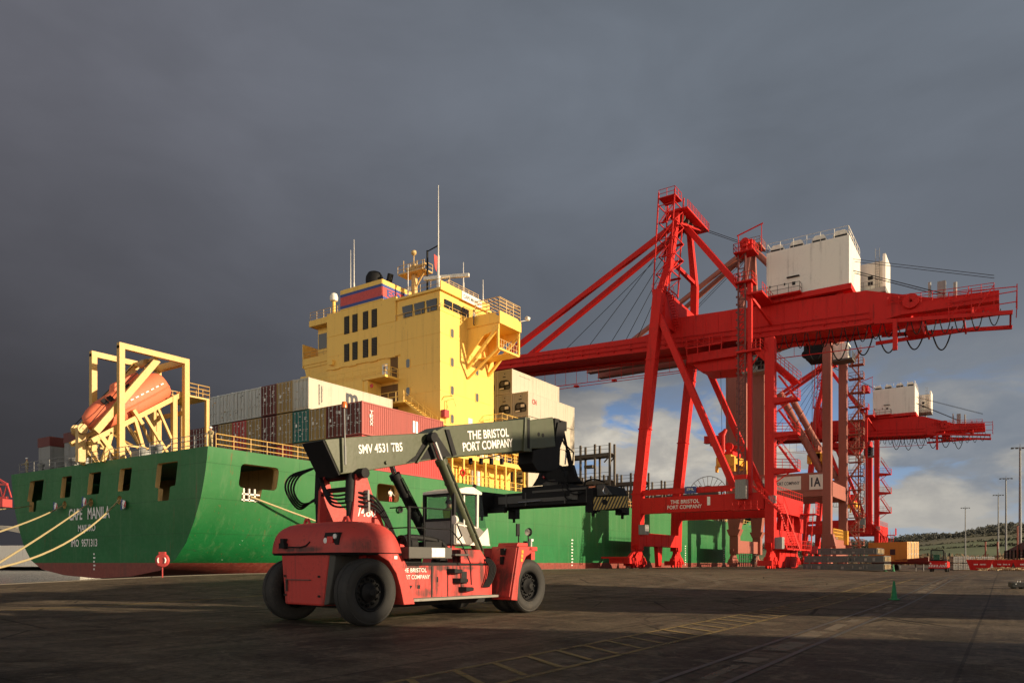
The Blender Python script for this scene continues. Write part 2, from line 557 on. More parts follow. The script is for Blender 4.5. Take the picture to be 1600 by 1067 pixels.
    def build(s, name, mats, parent=None, label=None, cat=None, group=None, kind=None,
              bevel=0.0, local=False, smooth=None, recalc=True, split=False):
        if split:
            return s.pieces(name, mats, parent, kind, bevel, local)
        me = bpy.data.meshes.new(name)
        off = Vector((0, 0, 0))
        if parent is not None and not local:
            off = Vector(top_of(parent).location)
        me.from_pydata([tuple(Vector(p) - off) for p in s.v], [], s.f)
        for mt in (mats if isinstance(mats, (list, tuple)) else [mats]):
            me.materials.append(mt)
        me.polygons.foreach_set('material_index', s.mi)
        me.polygons.foreach_set('use_smooth', s.sm)
        if recalc:
            b = bmesh.new()
            b.from_mesh(me)
            bmesh.ops.recalc_face_normals(b, faces=b.faces)
            b.to_mesh(me)
            b.free()
        if smooth:
            me.shade_smooth()
            me.set_sharp_from_angle(angle=R(smooth))
        elif any(s.sm):
            me.set_sharp_from_angle(angle=R(40))
        me.update()
        o = bpy.data.objects.new(name, me)
        col.objects.link(o)
        if parent is not None:
            o.parent = parent
        if bevel:
            bv = o.modifiers.new('edge', 'BEVEL')
            bv.width = bevel
            bv.segments = 2
            bv.limit_method = 'ANGLE'
            bv.angle_limit = R(40)
            bv.harden_normals = False
        return tag(o, label, cat, group, kind)


def lettering(name, text, mat, parent, org, xd, yd, width, height, local=False, bold=0.012, label=None, depth=0.0):
    """flat text mesh fitted into width x height, lower-left corner at org, along xd / yd"""
    cu = bpy.data.curves.new('tmp', 'FONT')
    cu.body = text
    cu.size = 1
    cu.offset = bold
    cu.resolution_u = 3
    cu.align_x = 'CENTER'
    ob = bpy.data.objects.new('tmp', cu)
    col.objects.link(ob)
    dg = bpy.context.evaluated_depsgraph_get()
    me = bpy.data.meshes.new_from_object(ob.evaluated_get(dg))
    bpy.data.objects.remove(ob)
    xs = [v.co.x for v in me.vertices]
    ys = [v.co.y for v in me.vertices]
    x0, x1, y0, y1 = min(xs), max(xs), min(ys), max(ys)
    org, xd, yd = Vector(org), Vector(xd).normalized(), Vector(yd).normalized()
    off = Vector(top_of(parent).location) if parent is not None and not local else Vector((0, 0, 0))
    for v in me.vertices:
        p = org + xd * ((v.co.x - x0) / (x1 - x0) * width) + yd * ((v.co.y - y0) / (y1 - y0) * height)
        v.co = p - off
    me.materials.clear()
    me.materials.append(mat)
    me.name = name
    o = bpy.data.objects.new(name, me)
    col.objects.link(o)
    o.parent = parent
    return tag(o, label)


def copy_tree(o, parent=None, skip=()):
    c = o.copy()
    col.objects.link(c)
    c.parent = parent
    for ch in list(o.children):
        if ch.name.split('.')[0] not in skip:
            copy_tree(ch, c, skip)
    return c


def curve(pts, n=5):
    """rounded run through the given points (Catmull-Rom)"""
    p = [Vector(q) for q in pts]
    p = [p[0] * 2 - p[1]] + p + [p[-1] * 2 - p[-2]]
    out = []
    for i in range(1, len(p) - 2):
        for k in range(n):
            t_ = k / n
            a, b_, c, d_ = p[i - 1:i + 3]
            out.append(.5 * ((2 * b_) + (c - a) * t_ + (2 * a - 5 * b_ + 4 * c - d_) * t_ ** 2 + (3 * b_ - a - 3 * c + d_) * t_ ** 3))
    return out + [p[-2]]


def sag(a, b, drop, n=14):
    a, b = Vector(a), Vector(b)
    return [a.lerp(b, i / n) - Vector((0, 0, drop * 4 * (i / n) * (1 - i / n))) for i in range(n + 1)]


def smooth01(a, b, t):
    t = max(0.0, min(1.0, (t - a) / (b - a)))
    return t * t * (3 - 2 * t)


def gz(x, y):
    """height of the quay apron"""
    return (0.8 - 0.4 * smooth01(24, 40, x)) * smooth01(26, 56, -0.556 * (x - 48) + 0.831 * y)


# ================================================================== the setting
def ground_mat():
    mt = bpy.data.materials.new('quay_asphalt')
    mt.use_nodes = True
    t = NT(mt.node_tree)
    b = t.n['Principled BSDF']
    pos = t.new('ShaderNodeNewGeometry').outputs['Position']
    big = t.noise(pos, 0.055, 6, 0.6, 0.3)
    mid = t.noise(pos, 0.35, 7, 0.65, 0.4)
    fine = t.noise(pos, 7.0, 6, 0.75)
    grit = t.noise(pos, 55.0, 3, 0.7)
    along = t.noise(t.mapv(pos, (0.9, 0.035, 1)), 1.0, 6, 0.62, 0.5)       # worn wheel paths along the quay
    tracks = t.noise(t.mapv(pos, (3.2, 0.10, 1), rot=(0, 0, 0.12)), 1.0, 5, 0.6, 1.0)
    across = t.noise(t.mapv(pos, (0.06, 0.8, 1), rot=(0, 0, -0.25)), 1.0, 5, 0.6, 0.8)
    c = t.mix(t.ramp(big, 0.3, 0.7), (0.080, 0.062, 0.048), (0.190, 0.148, 0.106))
    c = t.mix(t.m('MULTIPLY', t.ramp(along, 0.46, 0.66), 0.45), c, (0.30, 0.235, 0.165))
    c = t.mix(t.m('MULTIPLY', t.ramp(across, 0.5, 0.7), 0.55), c, (0.26, 0.205, 0.148))
    c = t.mix(t.m('MULTIPLY', t.ramp(tracks, 0.52, 0.68), 0.32), c, (0.045, 0.037, 0.031))
    c = t.mix(t.m('MULTIPLY', t.ramp(mid, 0.5, 0.72), 0.65), c, (0.048, 0.040, 0.034))
    patch = t.noise(pos, 0.9, 12, 0.72, 0.8)
    c = t.mix(t.m('MULTIPLY', t.ramp(patch, 0.52, 0.60), 0.7), c, (0.26, 0.205, 0.145))
    c = t.mix(t.m('MULTIPLY', t.ramp(patch, 0.44, 0.38), 0.6), c, (0.036, 0.030, 0.026))
    scuff = t.noise(t.mapv(pos, (9.0, 0.55, 1), rot=(0, 0, 0.35)), 1.0, 8, 0.7, 0.6)
    c = t.mix(t.m('MULTIPLY', t.ramp(scuff, 0.58, 0.66), 0.2), c, (0.30, 0.25, 0.18))
    vor = t.new('ShaderNodeTexVoronoi', feature='DISTANCE_TO_EDGE')
    t.put(vor.inputs['Vector'], t.mix(0.12, pos, t.new('ShaderNodeTexNoise').outputs['Color']))
    vor.inputs['Scale'].default_value = 0.33
    crack = t.m('MULTIPLY', t.ramp(vor.outputs['Distance'], 0.018, 0.004), t.ramp(big, 0.42, 0.60))
    c = t.mix(t.m('MULTIPLY', crack, 0.8), c, (0.018, 0.015, 0.013))
    # curved tyre scrubbing
    def ring(cx, cy, rad, wd, k):
        dx = t.new('ShaderNodeVectorMath', operation='DISTANCE')
        t.put(dx.inputs[0], pos)
        dx.inputs[1].default_value = (cx, cy, 0.3)
        e = t.m('ABSOLUTE', t.m('SUBTRACT', dx.outputs['Value'], rad))
        return t.m('MULTIPLY', t.ramp(e, wd, wd * 0.4), t.m('MULTIPLY', t.ramp(mid, 0.35, 0.55), k))
    for q in ((38, 58, 11, 0.35, 0.7), (38, 58, 12.6, 0.3, 0.6), (35, 66, 14, 0.4, 0.6), (36, 66, 16.4, 0.5, 0.5), (20, 40, 12, 0.3, 0.5), (20, 40, 14.2, 0.3, 0.5)):
        c = t.mix(ring(*q), c, (0.30, 0.25, 0.19))
    # bay joints
    sep = t.new('ShaderNodeSeparateXYZ')
    t.put(sep.inputs[0], pos)
    def joint(v, per, wd):
        return t.m('LESS_THAN', t.m('ABSOLUTE', t.m('SUBTRACT', t.m('FRACT', t.m('DIVIDE', v, per)), 0.5)), wd / per)
    wob = t.m('MULTIPLY', t.m('SUBTRACT', fine, 0.5), 0.10)
    j = t.m('MAXIMUM', joint(t.m('ADD', sep.outputs[0], wob), 7.3, 0.03), joint(t.m('ADD', sep.outputs[1], wob), 9.1, 0.035))
    c = t.mix(t.m('MULTIPLY', j, 0.55), c, (0.02, 0.018, 0.016))
    k = t.m('ADD', t.ramp(fine, 0.25, 0.75, 0.52, 1.42), t.ramp(grit, 0.25, 0.75, -0.32, 0.32))
    c = t.mix(1.0, c, t.m('MULTIPLY', k, 0.68), 'MULTIPLY')
    t.put(b.inputs['Base Color'], c)
    wet = t.ramp(t.m('ADD', t.m('MULTIPLY', big, 0.6), t.m('MULTIPLY', mid, 0.4)), 0.44, 0.60)
    t.put(b.inputs['Roughness'], t.m('MULTIPLY_ADD', wet, 0.22, 0.66))
    b.inputs['Specular IOR Level'].default_value = 0.12
    bp = t.new('ShaderNodeBump')
    bp.inputs['Strength'].default_value = 0.6
    bp.inputs['Distance'].default_value = 0.012
    t.put(bp.inputs['Height'], t.m('ADD', t.m('MULTIPLY', grit, 0.5), fine))
    t.l.new(bp.outputs[0], b.inputs['Normal'])
    return mt


def road_paint(name, rgb, worn=0.45):
    mt = bpy.data.materials.new(name)
    mt.use_nodes = True
    t = NT(mt.node_tree)
    b = t.n['Principled BSDF']
    pos = t.new('ShaderNodeNewGeometry').outputs['Position']
    n = t.noise(pos, 2.2, 8, 0.75)
    n2 = t.noise(pos, 0.4, 5, 0.6)
    t.put(b.inputs['Base Color'], rgb + (1,))
    b.inputs['Roughness'].default_value = 0.7
    tr = t.new('ShaderNodeBsdfTransparent')
    ms = t.new('ShaderNodeMixShader')
    f = t.m('MULTIPLY', t.ramp(n, worn - 0.05, worn + 0.10), t.ramp(n2, 0.25, 0.6, 0.45, 1.0))
    t.put(ms.inputs[0], t.m('MULTIPLY', f, 0.75))
    t.l.new(tr.outputs[0], ms.inputs[1])
    t.l.new(b.outputs[0], ms.inputs[2])
    t.l.new(ms.outputs[0], t.n['Material Output'].inputs[0])
    return mt


def grid_axis(*spans):
    out = []
    for a, b, st in spans:
        n = max(1, round((b - a) / st))
        out += [a + (b - a) * i / n for i in range(n)]
    return out + [spans[-1][1]]


gx = grid_axis((1.3, 90, 2), (90, 200, 10), (200, 3000, 280))
gy = grid_axis((-300, -40, 40), (-40, 140, 2), (140, 300, 10), (300, 4000, 370))
g = MB()
vs = [(x, y, gz(x, y)) for y in gy for x in gx]
nx = len(gx)
g.add(vs, [(j * nx + i, j * nx + i + 1, (j + 1) * nx + i + 1, (j + 1) * nx + i)
           for j in range(len(gy) - 1) for i in range(nx - 1)], 0, True)
g.build('ground', ground_mat(), kind='structure', recalc=False)
# quay wall and its coping
q = MB()
for a, b_ in zip(gy, gy[1:]):
    za, zb = gz(1.3, a), gz(1.3, b_)
    q.add([(1.3, a, za), (1.3, b_, zb), (1.3, b_, -6), (1.3, a, -6)], [(0, 1, 2, 3)])
    q.add([(1.3, a, za + .03), (1.9, a, za + .03), (1.9, b_, zb + .03), (1.3, b_, zb + .03),
           (1.296, a, za - .4), (1.296, b_, zb - .4), (1.9, a, za - .02), (1.9, b_, zb - .02)],
          [(0, 1, 2, 3), (0, 3, 5, 4), (1, 6, 7, 2)])
q.build('quay_edge', paint('coping_concrete', (0.13, 0.115, 0.095), 0.9, 0.3, 0.4, 0.3, scale=2), kind='structure')


def strip(b, pts, wd, dz, mat=0):
    """painted line laid on the apron"""
    for a, c in zip(pts, pts[1:]):
        a, c = Vector(a), Vector(c)
        n = max(1, int((c - a).length / 1.0))
        sd = Vector((-(c - a).y, (c - a).x)).normalized() * wd / 2
        for i in range(n):
            p, r_ = a.lerp(c, i / n), a.lerp(c, (i + 1) / n)
            qd = [p - sd, p + sd, r_ + sd, r_ - sd]
            b.add([(v.x, v.y, gz(v.x, v.y) + dz) for v in qd], [(0, 1, 2, 3)], mat)
    return b


yl = road_paint('yellow_road_paint', (0.33, 0.235, 0.085), 0.37)
b = MB()
strip(b, [(42.45, 3), (42.45, 62)], 0.12, .010)
strip(b, [(41.2, 3), (41.2, 62)], 0.12, .010)
b.build('lane_line', yl, kind='structure')
b = MB()
for i in range(46):
    y = 4 + i * 1.0
    strip(b, [(41.28, y + 0.55), (42.37, y - 0.25)], 0.12, .018)
b.build('lane_hatching', road_paint('yellow_hatch_paint', (0.40, 0.28, 0.09), 0.24), kind='structure')
b = MB()
strip(b, [(20.0, -20), (20.3, 90)], 0.14, .010)
b.build('yellow_line', road_paint('old_yellow_road_paint', (0.50, 0.34, 0.08), 0.24), kind='structure')
# sunk rail beside the lane, broken out in places
b = MB()
for dx in (-0.42, 0.38):
    strip(b, [(44.55 + dx, 2), (44.55 + dx, 90)], 0.10, .010)
b.build('sunk_rail', M['dgrey'], kind='structure')
b = MB()
rr = random.Random(3)
y = 2
while y < 70:
    ln = rr.uniform(0.6, 2.2)
    wd = rr.uniform(0.14, 0.46)
    strip(b, [(44.52 + rr.uniform(-.1, .1), y), (44.52 + rr.uniform(-.1, .1), y + ln)], wd, .006)
    y += ln + rr.uniform(0.0, 1.4)
b.build('rail_bed', road_paint('rail_bed_concrete', (0.24, 0.19, 0.135), 0.36), kind='structure')
for x in (4.5, 22.9):
    strip(MB(), [(x - 0.0, 40), (x, 260)], 0.16, .012).build('crane_rail', M['dgrey'], kind='structure')

# water
wm = bpy.data.materials.new('dock_water')
wm.use_nodes = True
t = NT(wm.node_tree)
b_ = t.n['Principled BSDF']
b_.inputs['Base Color'].default_value = (0.028, 0.030, 0.030, 1)
b_.inputs['Roughness'].default_value = 0.12
pos = t.new('ShaderNodeNewGeometry').outputs['Position']
bp = t.new('ShaderNodeBump')
bp.inputs['Strength'].default_value = 0.5
bp.inputs['Distance'].default_value = 0.1
t.put(bp.inputs['Height'], t.noise(pos, 0.9, 6, 0.6, 0.4))
t.l.new(bp.outputs[0], b_.inputs['Normal'])
MB().add([(-4000, -1500, -1.5), (1.3, -1500, -1.5), (1.3, 4500, -1.5), (-4000, 4500, -1.5)], [(0, 1, 2, 3)]).build('water', wm, kind='structure')

# hills inland, built as terrain ridges well beyond the port
CAMX, CAMY = 48, 0


def polar(az, dist, z):
    """az measured from straight ahead of the quay, degrees"""
    a = R(az)
    return (48 + math.sin(a) * dist, math.cos(a) * dist, z)


def hill_mat():
    mt = bpy.data.materials.new('hill_fields')
    mt.use_nodes = True
    t = NT(mt.node_tree)
    b = t.n['Principled BSDF']
    pos = t.new('ShaderNodeNewGeometry').outputs['Position']
    vor = t.new('ShaderNodeTexVoronoi')
    t.put(vor.inputs['Vector'], t.mapv(pos, (0.0042, 0.0042, 0.002)))
    vor.inputs['Scale'].default_value = 1.0
    sp = t.new('ShaderNodeSeparateColor')
    t.put(sp.inputs[0], vor.outputs['Color'])
    c = t.mix(sp.outputs[0], (0.085, 0.115, 0.045), (0.14, 0.165, 0.070))
    c = t.mix(t.ramp(sp.outputs[1], 0.6, 0.8), c, (0.13, 0.11, 0.06))
    n = t.noise(pos, 0.03, 6, 0.6)
    c = t.mix(1.0, c, t.ramp(n, 0.2, 0.8, 0.7, 1.25), 'MULTIPLY')
    t.put(b.inputs['Base Color'], c)
    b.inputs['Roughness'].default_value = 0.95
    return mt


hb = MB()
rings = [(430, 0.2), (560, .10), (700, .42), (860, .80), (1000, 1.0), (1150, 1.02), (1500, .8)]
azs = [(-75 + i * 1.0) for i in range(171)]


def ridge(az):
    return 30 + 9 * math.sin(az * 0.16 + 1.1) * math.exp(-((az + 3) / 30) ** 2) + 5 * math.sin(az * 0.31) - 9 * smooth01(-4, -16, az)


hv = [polar(a, dd * (1 + .03 * math.sin(a * .4)), .4 if k == 0 else .4 + (ridge(a)) * f * smooth01(-52, -26, a)) for k, (dd, f) in enumerate(rings) for a in azs]
na = len(azs)
hb.add(hv, [(k * na + i, k * na + i + 1, (k + 1) * na + i + 1, (k + 1) * na + i) for k in range(len(rings) - 1) for i in range(na - 1)], 0, True)
hb.build('hills', hill_mat(), kind='structure', recalc=False)


def leafmat(name, rgb, rgb2):
    mt = bpy.data.materials.new(name)
    mt.use_nodes = True
    t = NT(mt.node_tree)
    b = t.n['Principled BSDF']
    pos = t.new('ShaderNodeNewGeometry').outputs['Position']
    n = t.noise(pos, 0.11, 5, 0.7)
    t.put(b.inputs['Base Color'], t.mix(t.ramp(n, 0.3, 0.7), rgb, rgb2))
    b.inputs['Roughness'].default_value = 0.9
    return mt


def clump(b, c, r, h, n, rng, size):
    for _ in range(n):
        while True:
            p = Vector((rng.uniform(-1, 1), rng.uniform(-1, 1), rng.uniform(-1, 1)))
            if 0.25 < p.length < 1:
                break
        p = Vector((p.x * r, p.y * r, p.z * h / 2)) + Vector(c)
        u = Vector((rng.uniform(-1, 1), rng.uniform(-1, 1), rng.uniform(-1, 1))).normalized()
        v = u.orthogonal().normalized()
        s1 = size * rng.uniform(.5, 1.2)
        s2 = size * rng.uniform(.3, .8)
        b.add([p - u * s1, p + v * s2, p + u * s1, p - v * s2], [(0, 1, 2, 3)])


rng = random.Random(11)
b = MB()
for i in range(900):
    az = rng.uniform(-16, 8)
    dens = 0.5 + 0.5 * math.sin(az * 1.3 + 2)
    dd = rng.uniform(930, 1080) if rng.random() < .8 else rng.uniform(860, 930)
    f = .80 + .2 * (dd - 860) / 140 if dd < 1000 else 1.0
    z = .4 + ridge(az) * min(f, 1.0)
    h = rng.uniform(5, 10) * (0.65 + .45 * dens)
    clump(b, polar(az, dd, z + h * .45), h * .42, h, 34, rng, 1.4)
b.build('woodland', leafmat('hazy_winter_wood', (0.040, 0.045, 0.042), (0.085, 0.082, 0.066)), kind='stuff')  # distance haze put into these paler, bluish colours
b = MB()
for i in range(420):
    az = rng.uniform(-15, 4)
    dd = rng.uniform(300, 420)
    h = rng.uniform(2.2, 5.5)
    clump(b, polar(az, dd, .4 + h * .4), h * .55, h, 30, rng, 0.8)
b.build('scrub', leafmat('winter_scrub', (0.12, 0.070, 0.038), (0.20, 0.135, 0.075)), kind='stuff')
b = MB()
for rowk, (da, db_, fa, fb) in enumerate(((740, 745, -14, 6), (660, 690, -13, 8), (820, 830, -12, 8))):
    for i in range(150):
        az = fa + (fb - fa) * i / 150
        dd = da + (db_ - da) * i / 150
        f = [r for r in rings]
        for (d0, f0), (d1, f1) in zip(rings, rings[1:]):
            if d0 <= dd < d1:
                ff = f0 + (f1 - f0) * (dd - d0) / (d1 - d0)
        h = rng.uniform(1.5, 4)
        clump(b, polar(az, dd, .4 + ridge(az) * ff + h * .4), 2.2, h, 9, rng, 1.3)
b.build('hedge', leafmat('hedge_leaves', (0.028, 0.032, 0.018), (0.06, 0.055, 0.03)), kind='stuff')

# transit sheds on the landward side: they stand outside the picture and throw the long evening shade across the apron
def shed(name, c0, along, across, h, label):
    """along = sunwards length, across = width across the light"""
    u = Vector((sun_h.x, sun_h.y, 0))
    v = Vector((-u.y, u.x, 0))
    root = empty(name, (c0[0], c0[1], 0), math.atan2(u.y, u.x), label, 'shed')
    b = MB()
    n = int(along / .5)
    for y0 in (0, across):
        pts = [(i * along / n, y0 + (0.05 if i % 2 else 0)) for i in range(n + 1)]
        for p, q_ in zip(pts, pts[1:]):
            b.add([(p[0], p[1], -.5), (q_[0], q_[1], -.5), (q_[0], q_[1], h), (p[0], p[1], h)], [(0, 1, 2, 3)])
    for x0 in (0, along):
        b.add([(x0, 0, -.5), (x0, across, -.5), (x0, across, h), (x0, across / 2, h + .8), (x0, 0, h)], [(0, 1, 2, 3, 4)])
    b.build('wall', M['grey'], root, local=True)
    r_ = MB()
    for s0, s1 in ((-.4, across / 2), (across + .4, across / 2)):
        r_.add([(-.4, s0, h), (along + .4, s0, h), (along + .4, s1, h + .8), (-.4, s1, h + .8)], [(0, 1, 2, 3)])
    r_.build('roof', M['dgrey'], root, local=True)
    return root


def cam_pt(X, Y):
    return (48 + .831 * X - .556 * Y, .556 * X + .831 * Y)


shed('transit_shed', cam_pt(34, 25.4 - .307 * 34), 60, 15.6, 15.0, 'long grey corrugated transit shed landward of the quay lane')
shed('transit_shed', cam_pt(26, -28 - .307 * 26), 60, 43.4, 15, 'wide grey corrugated transit shed behind the reach stacker yard')

# ================================================================== the container ship
ship = empty('container_ship', (-15.75, 110, -1.5), 0,
             'green container ship with yellow bridge house, moored stern towards the camera', 'ship')
YT = 32.1
tr = [(0.0, 10.07), (-.12, 9.15), (-.18, 8.95), (-.30, 8.3), (-.55, 7.36), (-.88, 6.35), (-1.7, 4.65), (-2.7, 3.1), (-4.1, 1.84),
      (-6.2, 1.0), (-10.5, .5), (-15.75, .3)]
ms = [(0.0, 10.07), (0, 9.15), (0, 8.95), (0, 8.3), (0, 7.36), (0, 6.35), (0, 4.65), (0, 3.0), (0, 1.5), (0, -1.0), (-2.5, -4.2), (-15.75, -5.0)]
ST = [32.1, 33.4, 35.0, 35.45, 37.15, 38.5, 41, 44, 47, 49.5, 52.4, 56, 60, 64, 66.5, 70.8, 76, 90, 110, 130, 150, 165, 178, 188, 196, 202, 206]


def station(y):
    k = smooth01(YT, 62, y) ** .8
    kb = max(0.0, (y - 165) / 41)
    out = []
    for i, (a, b_) in enumerate(zip(tr, ms)):
        x = a[0] + (b_[0] - a[0]) * k
        z = a[1] + (b_[1] - a[1]) * k
        if kb > 0:
            flare = (z + 5) / 15
            x -= 15.5 * min(1, kb ** (1.3 + 1.2 * flare)) * min(1, (15.75 + x) / 15.75)
            if i == 0:
                z += 2.5 * smooth01(.1, .2, kb)
        out.append((x, y, z))
    return out


hole_cells = set()
for (ya, yb, za, zb) in ((35.0, 38.5, 7.36, 9.15), (35.45, 37.15, 6.35, 7.36), (49.5, 52.4, 7.36, 8.95), (66.5, 70.8, 7.36, 8.3)):
    for i in range(len(ST) - 1):
        for j in range(len(tr) - 1):
            if ya - .01 <= ST[i] and ST[i + 1] <= yb + .01 and zb + .01 >= ms[j][1] and ms[j + 1][1] >= za - .01:
                hole_cells.add((i, j))
hb = MB()
for sgn in (1, -1):
    vs = []
    for y in ST:
        for (x, yy, z) in station(y):
            vs.append((x if sgn > 0 else -31.5 - x, yy, z))
    n = len(tr)
    fs = [(i * n + j, i * n + j + 1, (i + 1) * n + j + 1, (i + 1) * n + j) for i in range(len(ST) - 1) for j in range(n - 1)
          if sgn < 0 or (i, j) not in hole_cells]
    hb.add(vs, fs, 0, True)


def rounded(pts, r=.28, seg=3):
    out = []
    n = len(pts)
    for i in range(n):
        p, a, c = Vector(pts[i]), Vector(pts[i - 1]), Vector(pts[(i + 1) % n])
        da, dc = (a - p), (c - p)
        rr_ = min(r, da.length * .45, dc.length * .45)
        p0, p1 = p + da.normalized() * rr_, p + dc.normalized() * rr_
        for k in range(seg + 1):
            t_ = k / seg
            out.append(tuple(p0.lerp(p, t_).lerp(p.lerp(p1, t_), t_)))
    return out


# transom plate with its mooring ports cut through
half = [(p[0], p[1]) for p in tr]
outline = half + [(-31.5 - p[0], p[1]) for p in half[::-1]][1:]
ports = [
    [(-27.55, 9.2), (-24.9, 9.2), (-25.35, 7.35), (-26.3, 7.35), (-26.5, 6.35), (-27.85, 6.35), (-27.7, 7.3), (-28.2, 7.35)],
    [(-21.5, 9.22), (-19.73, 9.22), (-20.15, 7.36), (-21.92, 7.36)],
    [(-16.8, 9.24), (-14.85, 9.24), (-15.25, 7.4), (-17.2, 7.4)],
    [(-11.9, 9.24), (-10.1, 9.24), (-10.5, 7.42), (-12.3, 7.42)],
    [(-6.5, 9.27), (-3.75, 9.27), (-4.1, 7.45), (-4.8, 7.42), (-4.98, 6.37), (-6.5, 6.37), (-6.35, 7.35), (-6.85, 7.45)]]
loops = [rounded(p, .16) for p in ports]
for cx in (-21.1, -16.55, -12.0):
    loops.append([(cx + .36 * math.cos(a), 6.72 + .36 * math.sin(a)) for a in (2 * math.pi * k / 14 for k in range(14))])
polys = [[Vector((x, z, 0)) for x, z in outline]] + [[Vector((x, z, 0)) for x, z in lp] for lp in loops]
flat = [p for pl in polys for p in pl]
tris = tessellate_polygon(polys)
hb.add([(p.x, YT, p.y) for p in flat], [tuple(t_) for t_ in tris], 0)
hull = hb.build('hull', M['hull'], ship, smooth=35)
# rims of the transom ports (thick plate edge, painted cream inside)
b = MB()
for lp in loops:
    n = len(lp)
    b.add([(x, YT, z) for x, z in lp] + [(x, YT + .38, z) for x, z in lp],
          [(i, (i + 1) % n, n + (i + 1) % n, n + i) for i in range(n)])
b.build('port_rim', M['cream'], hull, split=True)
# rims of the side openings
b = MB()


def side_loop(pts, depth=.6):
    lp = rounded(pts, .35)
    vs, n = [], len(lp)
    for y, z in lp:
        vs.append((-.02 if y > 45 else xs_at(y, z) - .02, y, z))
    vs += [(p[0] - depth, p[1], p[2]) for p in vs]
    b.add(vs, [(i, (i + 1) % n, n + (i + 1) % n, n + i) for i in range(n)])
    return lp


def xs_at(y, z):
    st_ = station(y)
    for p, q_ in zip(st_, st_[1:]):
        if p[2] >= z >= q_[2]:
            return p[0] + (q_[0] - p[0]) * (p[2] - z) / max(1e-6, p[2] - q_[2])
    return 0


sides = [[(35, 9.15), (38.5, 9.15), (38.5, 7.36), (37.15, 7.36), (37.15, 6.35), (35.45, 6.35), (35.45, 7.36), (35, 7.36)],
         [(49.5, 8.95), (52.4, 8.95), (52.4, 7.36), (49.5, 7.36)], [(66.5, 8.3), (70.8, 8.3), (70.8, 7.36), (66.5, 7.36)]]
for sd in sides:
    side_loop(sd)
b.build('port_rim', M['cream'], hull, split=True)
# plate webs that round the corners off
b = MB()
for sd in sides:
    n = len(sd)
    for i in range(n):
        p, a, c = Vector(sd[i]), Vector(sd[i - 1]), Vector(sd[(i + 1) % n])
        cr = (p - a).x * (c - p).y - (p - a).y * (c - p).x
        if cr > 0:
            continue
        p0, p1 = p + (a - p).normalized() * .4, p + (c - p).normalized() * .4
        arc = [p0.lerp(p, k / 4).lerp(p.lerp(p1, k / 4), k / 4) for k in range(5)]
        pl = [p] + arc
        vs = [(xs_at(v.x, v.y) + .004, v.x, v.y) for v in pl] + [(xs_at(v.x, v.y) - .03, v.x, v.y) for v in pl]
        m_ = len(pl)
        b.add(vs, [tuple(range(m_)), tuple(range(m_, 2 * m_))[::-1]])
b.build('corner_plate', M['hull'], hull, split=True)
# mooring deck seen through the openings
b = MB()
b.box(-31, -1.2, YT + .8, 60, 6.05, 6.2, 0)
b.box(-31, -5.2, 42.0, 42.15, 6.2, 9.9, 0)
b.box(-5.35, -5.2, 42.2, 60, 6.2, 9.9, 0)
b.box(-10, -.8, 53.2, 53.35, 6.2, 9.9, 0)
b.box(-12, -.8, 72, 72.15, 6.2, 9.9, 0)
b.box(-12, -1.2, 60.2, 72, 6.9, 7.0, 0)
b.build('mooring_deck', M['cream'], ship)
b = MB()
for x in (-5.6, -10.8, -16, -20.8, -26.5):
    for dx in (-.35, .35):
        b.lathe([(.24, 0), (.24, .9), (.32, .95), (.32, 1.05)], (x + dx, YT + 2.2, 6.2), n=12)
    b.box(x - .8, x + .8, YT + 1.9, YT + 2.5, 6.2, 6.35)
for y in (36.0, 36.6):
    b.lathe([(.16, 0), (.16, .75), (.2, .8)], (-1.25, y, 6.2), n=12)
b.box(-1.8, -.95, 35.7, 36.9, 6.2, 6.4)
b.build('bollard', M['cream'], ship)
b = MB()
for y in (35.6, 36.1, 36.6):
    b.box(-.85, -.70, y, y + .12, 6.35, 7.35)
b.box(-.85, -.70, 35.45, 37.1, 6.4, 6.52)
b.box(-.85, -.70, 35.45, 37.1, 6.85, 6.97)
b.build('roller_fairlead', M['white'], ship)
# deck and the low sheer strake edge
b = MB()
b.prism([(x, y) for x, y in [(-.25, YT + .1), (-.25, 175), (-31.2, 175), (-31.2, YT + .1)]], 'z', 9.86, 9.98)
b.prism([(-.6, 175), (-4, 186), (-11, 198), (-15.7, 203), (-20, 198), (-27, 186), (-31, 175)], 'z', 12.0, 12.4)
b.build('deck', M['cteal'], ship)
# small fixings on the hull: fairlead eye, ladder marks and welded brackets
b = MB()
b.lathe([(.16, 0), (.34, .02), (.34, .10), (.2, .12)], (0, 52.5, 6.7), 'x', 16)
b.build('hawse_hole', M['dark'], hull)
b = MB()
for i, (y, z) in enumerate([(36.6, 3.35), (36.5, 3.05), (36.35, 2.75), (36.2, 2.45), (36.0, 2.15), (35.8, 1.85), (35.5, 1.55), (35.2, 1.25), (34.8, .95)]):
    x = xs_at(y, z) + .02
    b.add([(x, y, z), (x, y + .22 - (i % 2) * .1, z), (x, y + .22 - (i % 2) * .1, z + .12), (x, y, z + .12)], [(0, 1, 2, 3)])
for k in range(9):
    for y in (86.0, 128.0, 150.0):
        z = 1.2 + k * .42
        b.box(.01, .02, y, y + .30 + (k % 3) * .08, z, z + .16)
for i in range(5):
    b.box(-16.1, -15.9 + (i % 2) * .1, YT - .02, YT - .01, 1.0 + i * .32, 1.14 + i * .32)
b.build('draft_marks', M['letter'], hull)
lettering('lettering', 'CAPE   MANILA', M['letter'], hull, (-20.25, YT - .03, 5.30), (1, 0, 0), (0, 0, 1), 6.8, 1.02, bold=.02)
lettering('lettering', 'MAJURO', M['letter'], hull, (-18.65, YT - .03, 4.12), (1, 0, 0), (0, 0, 1), 2.9, .76, bold=.02)
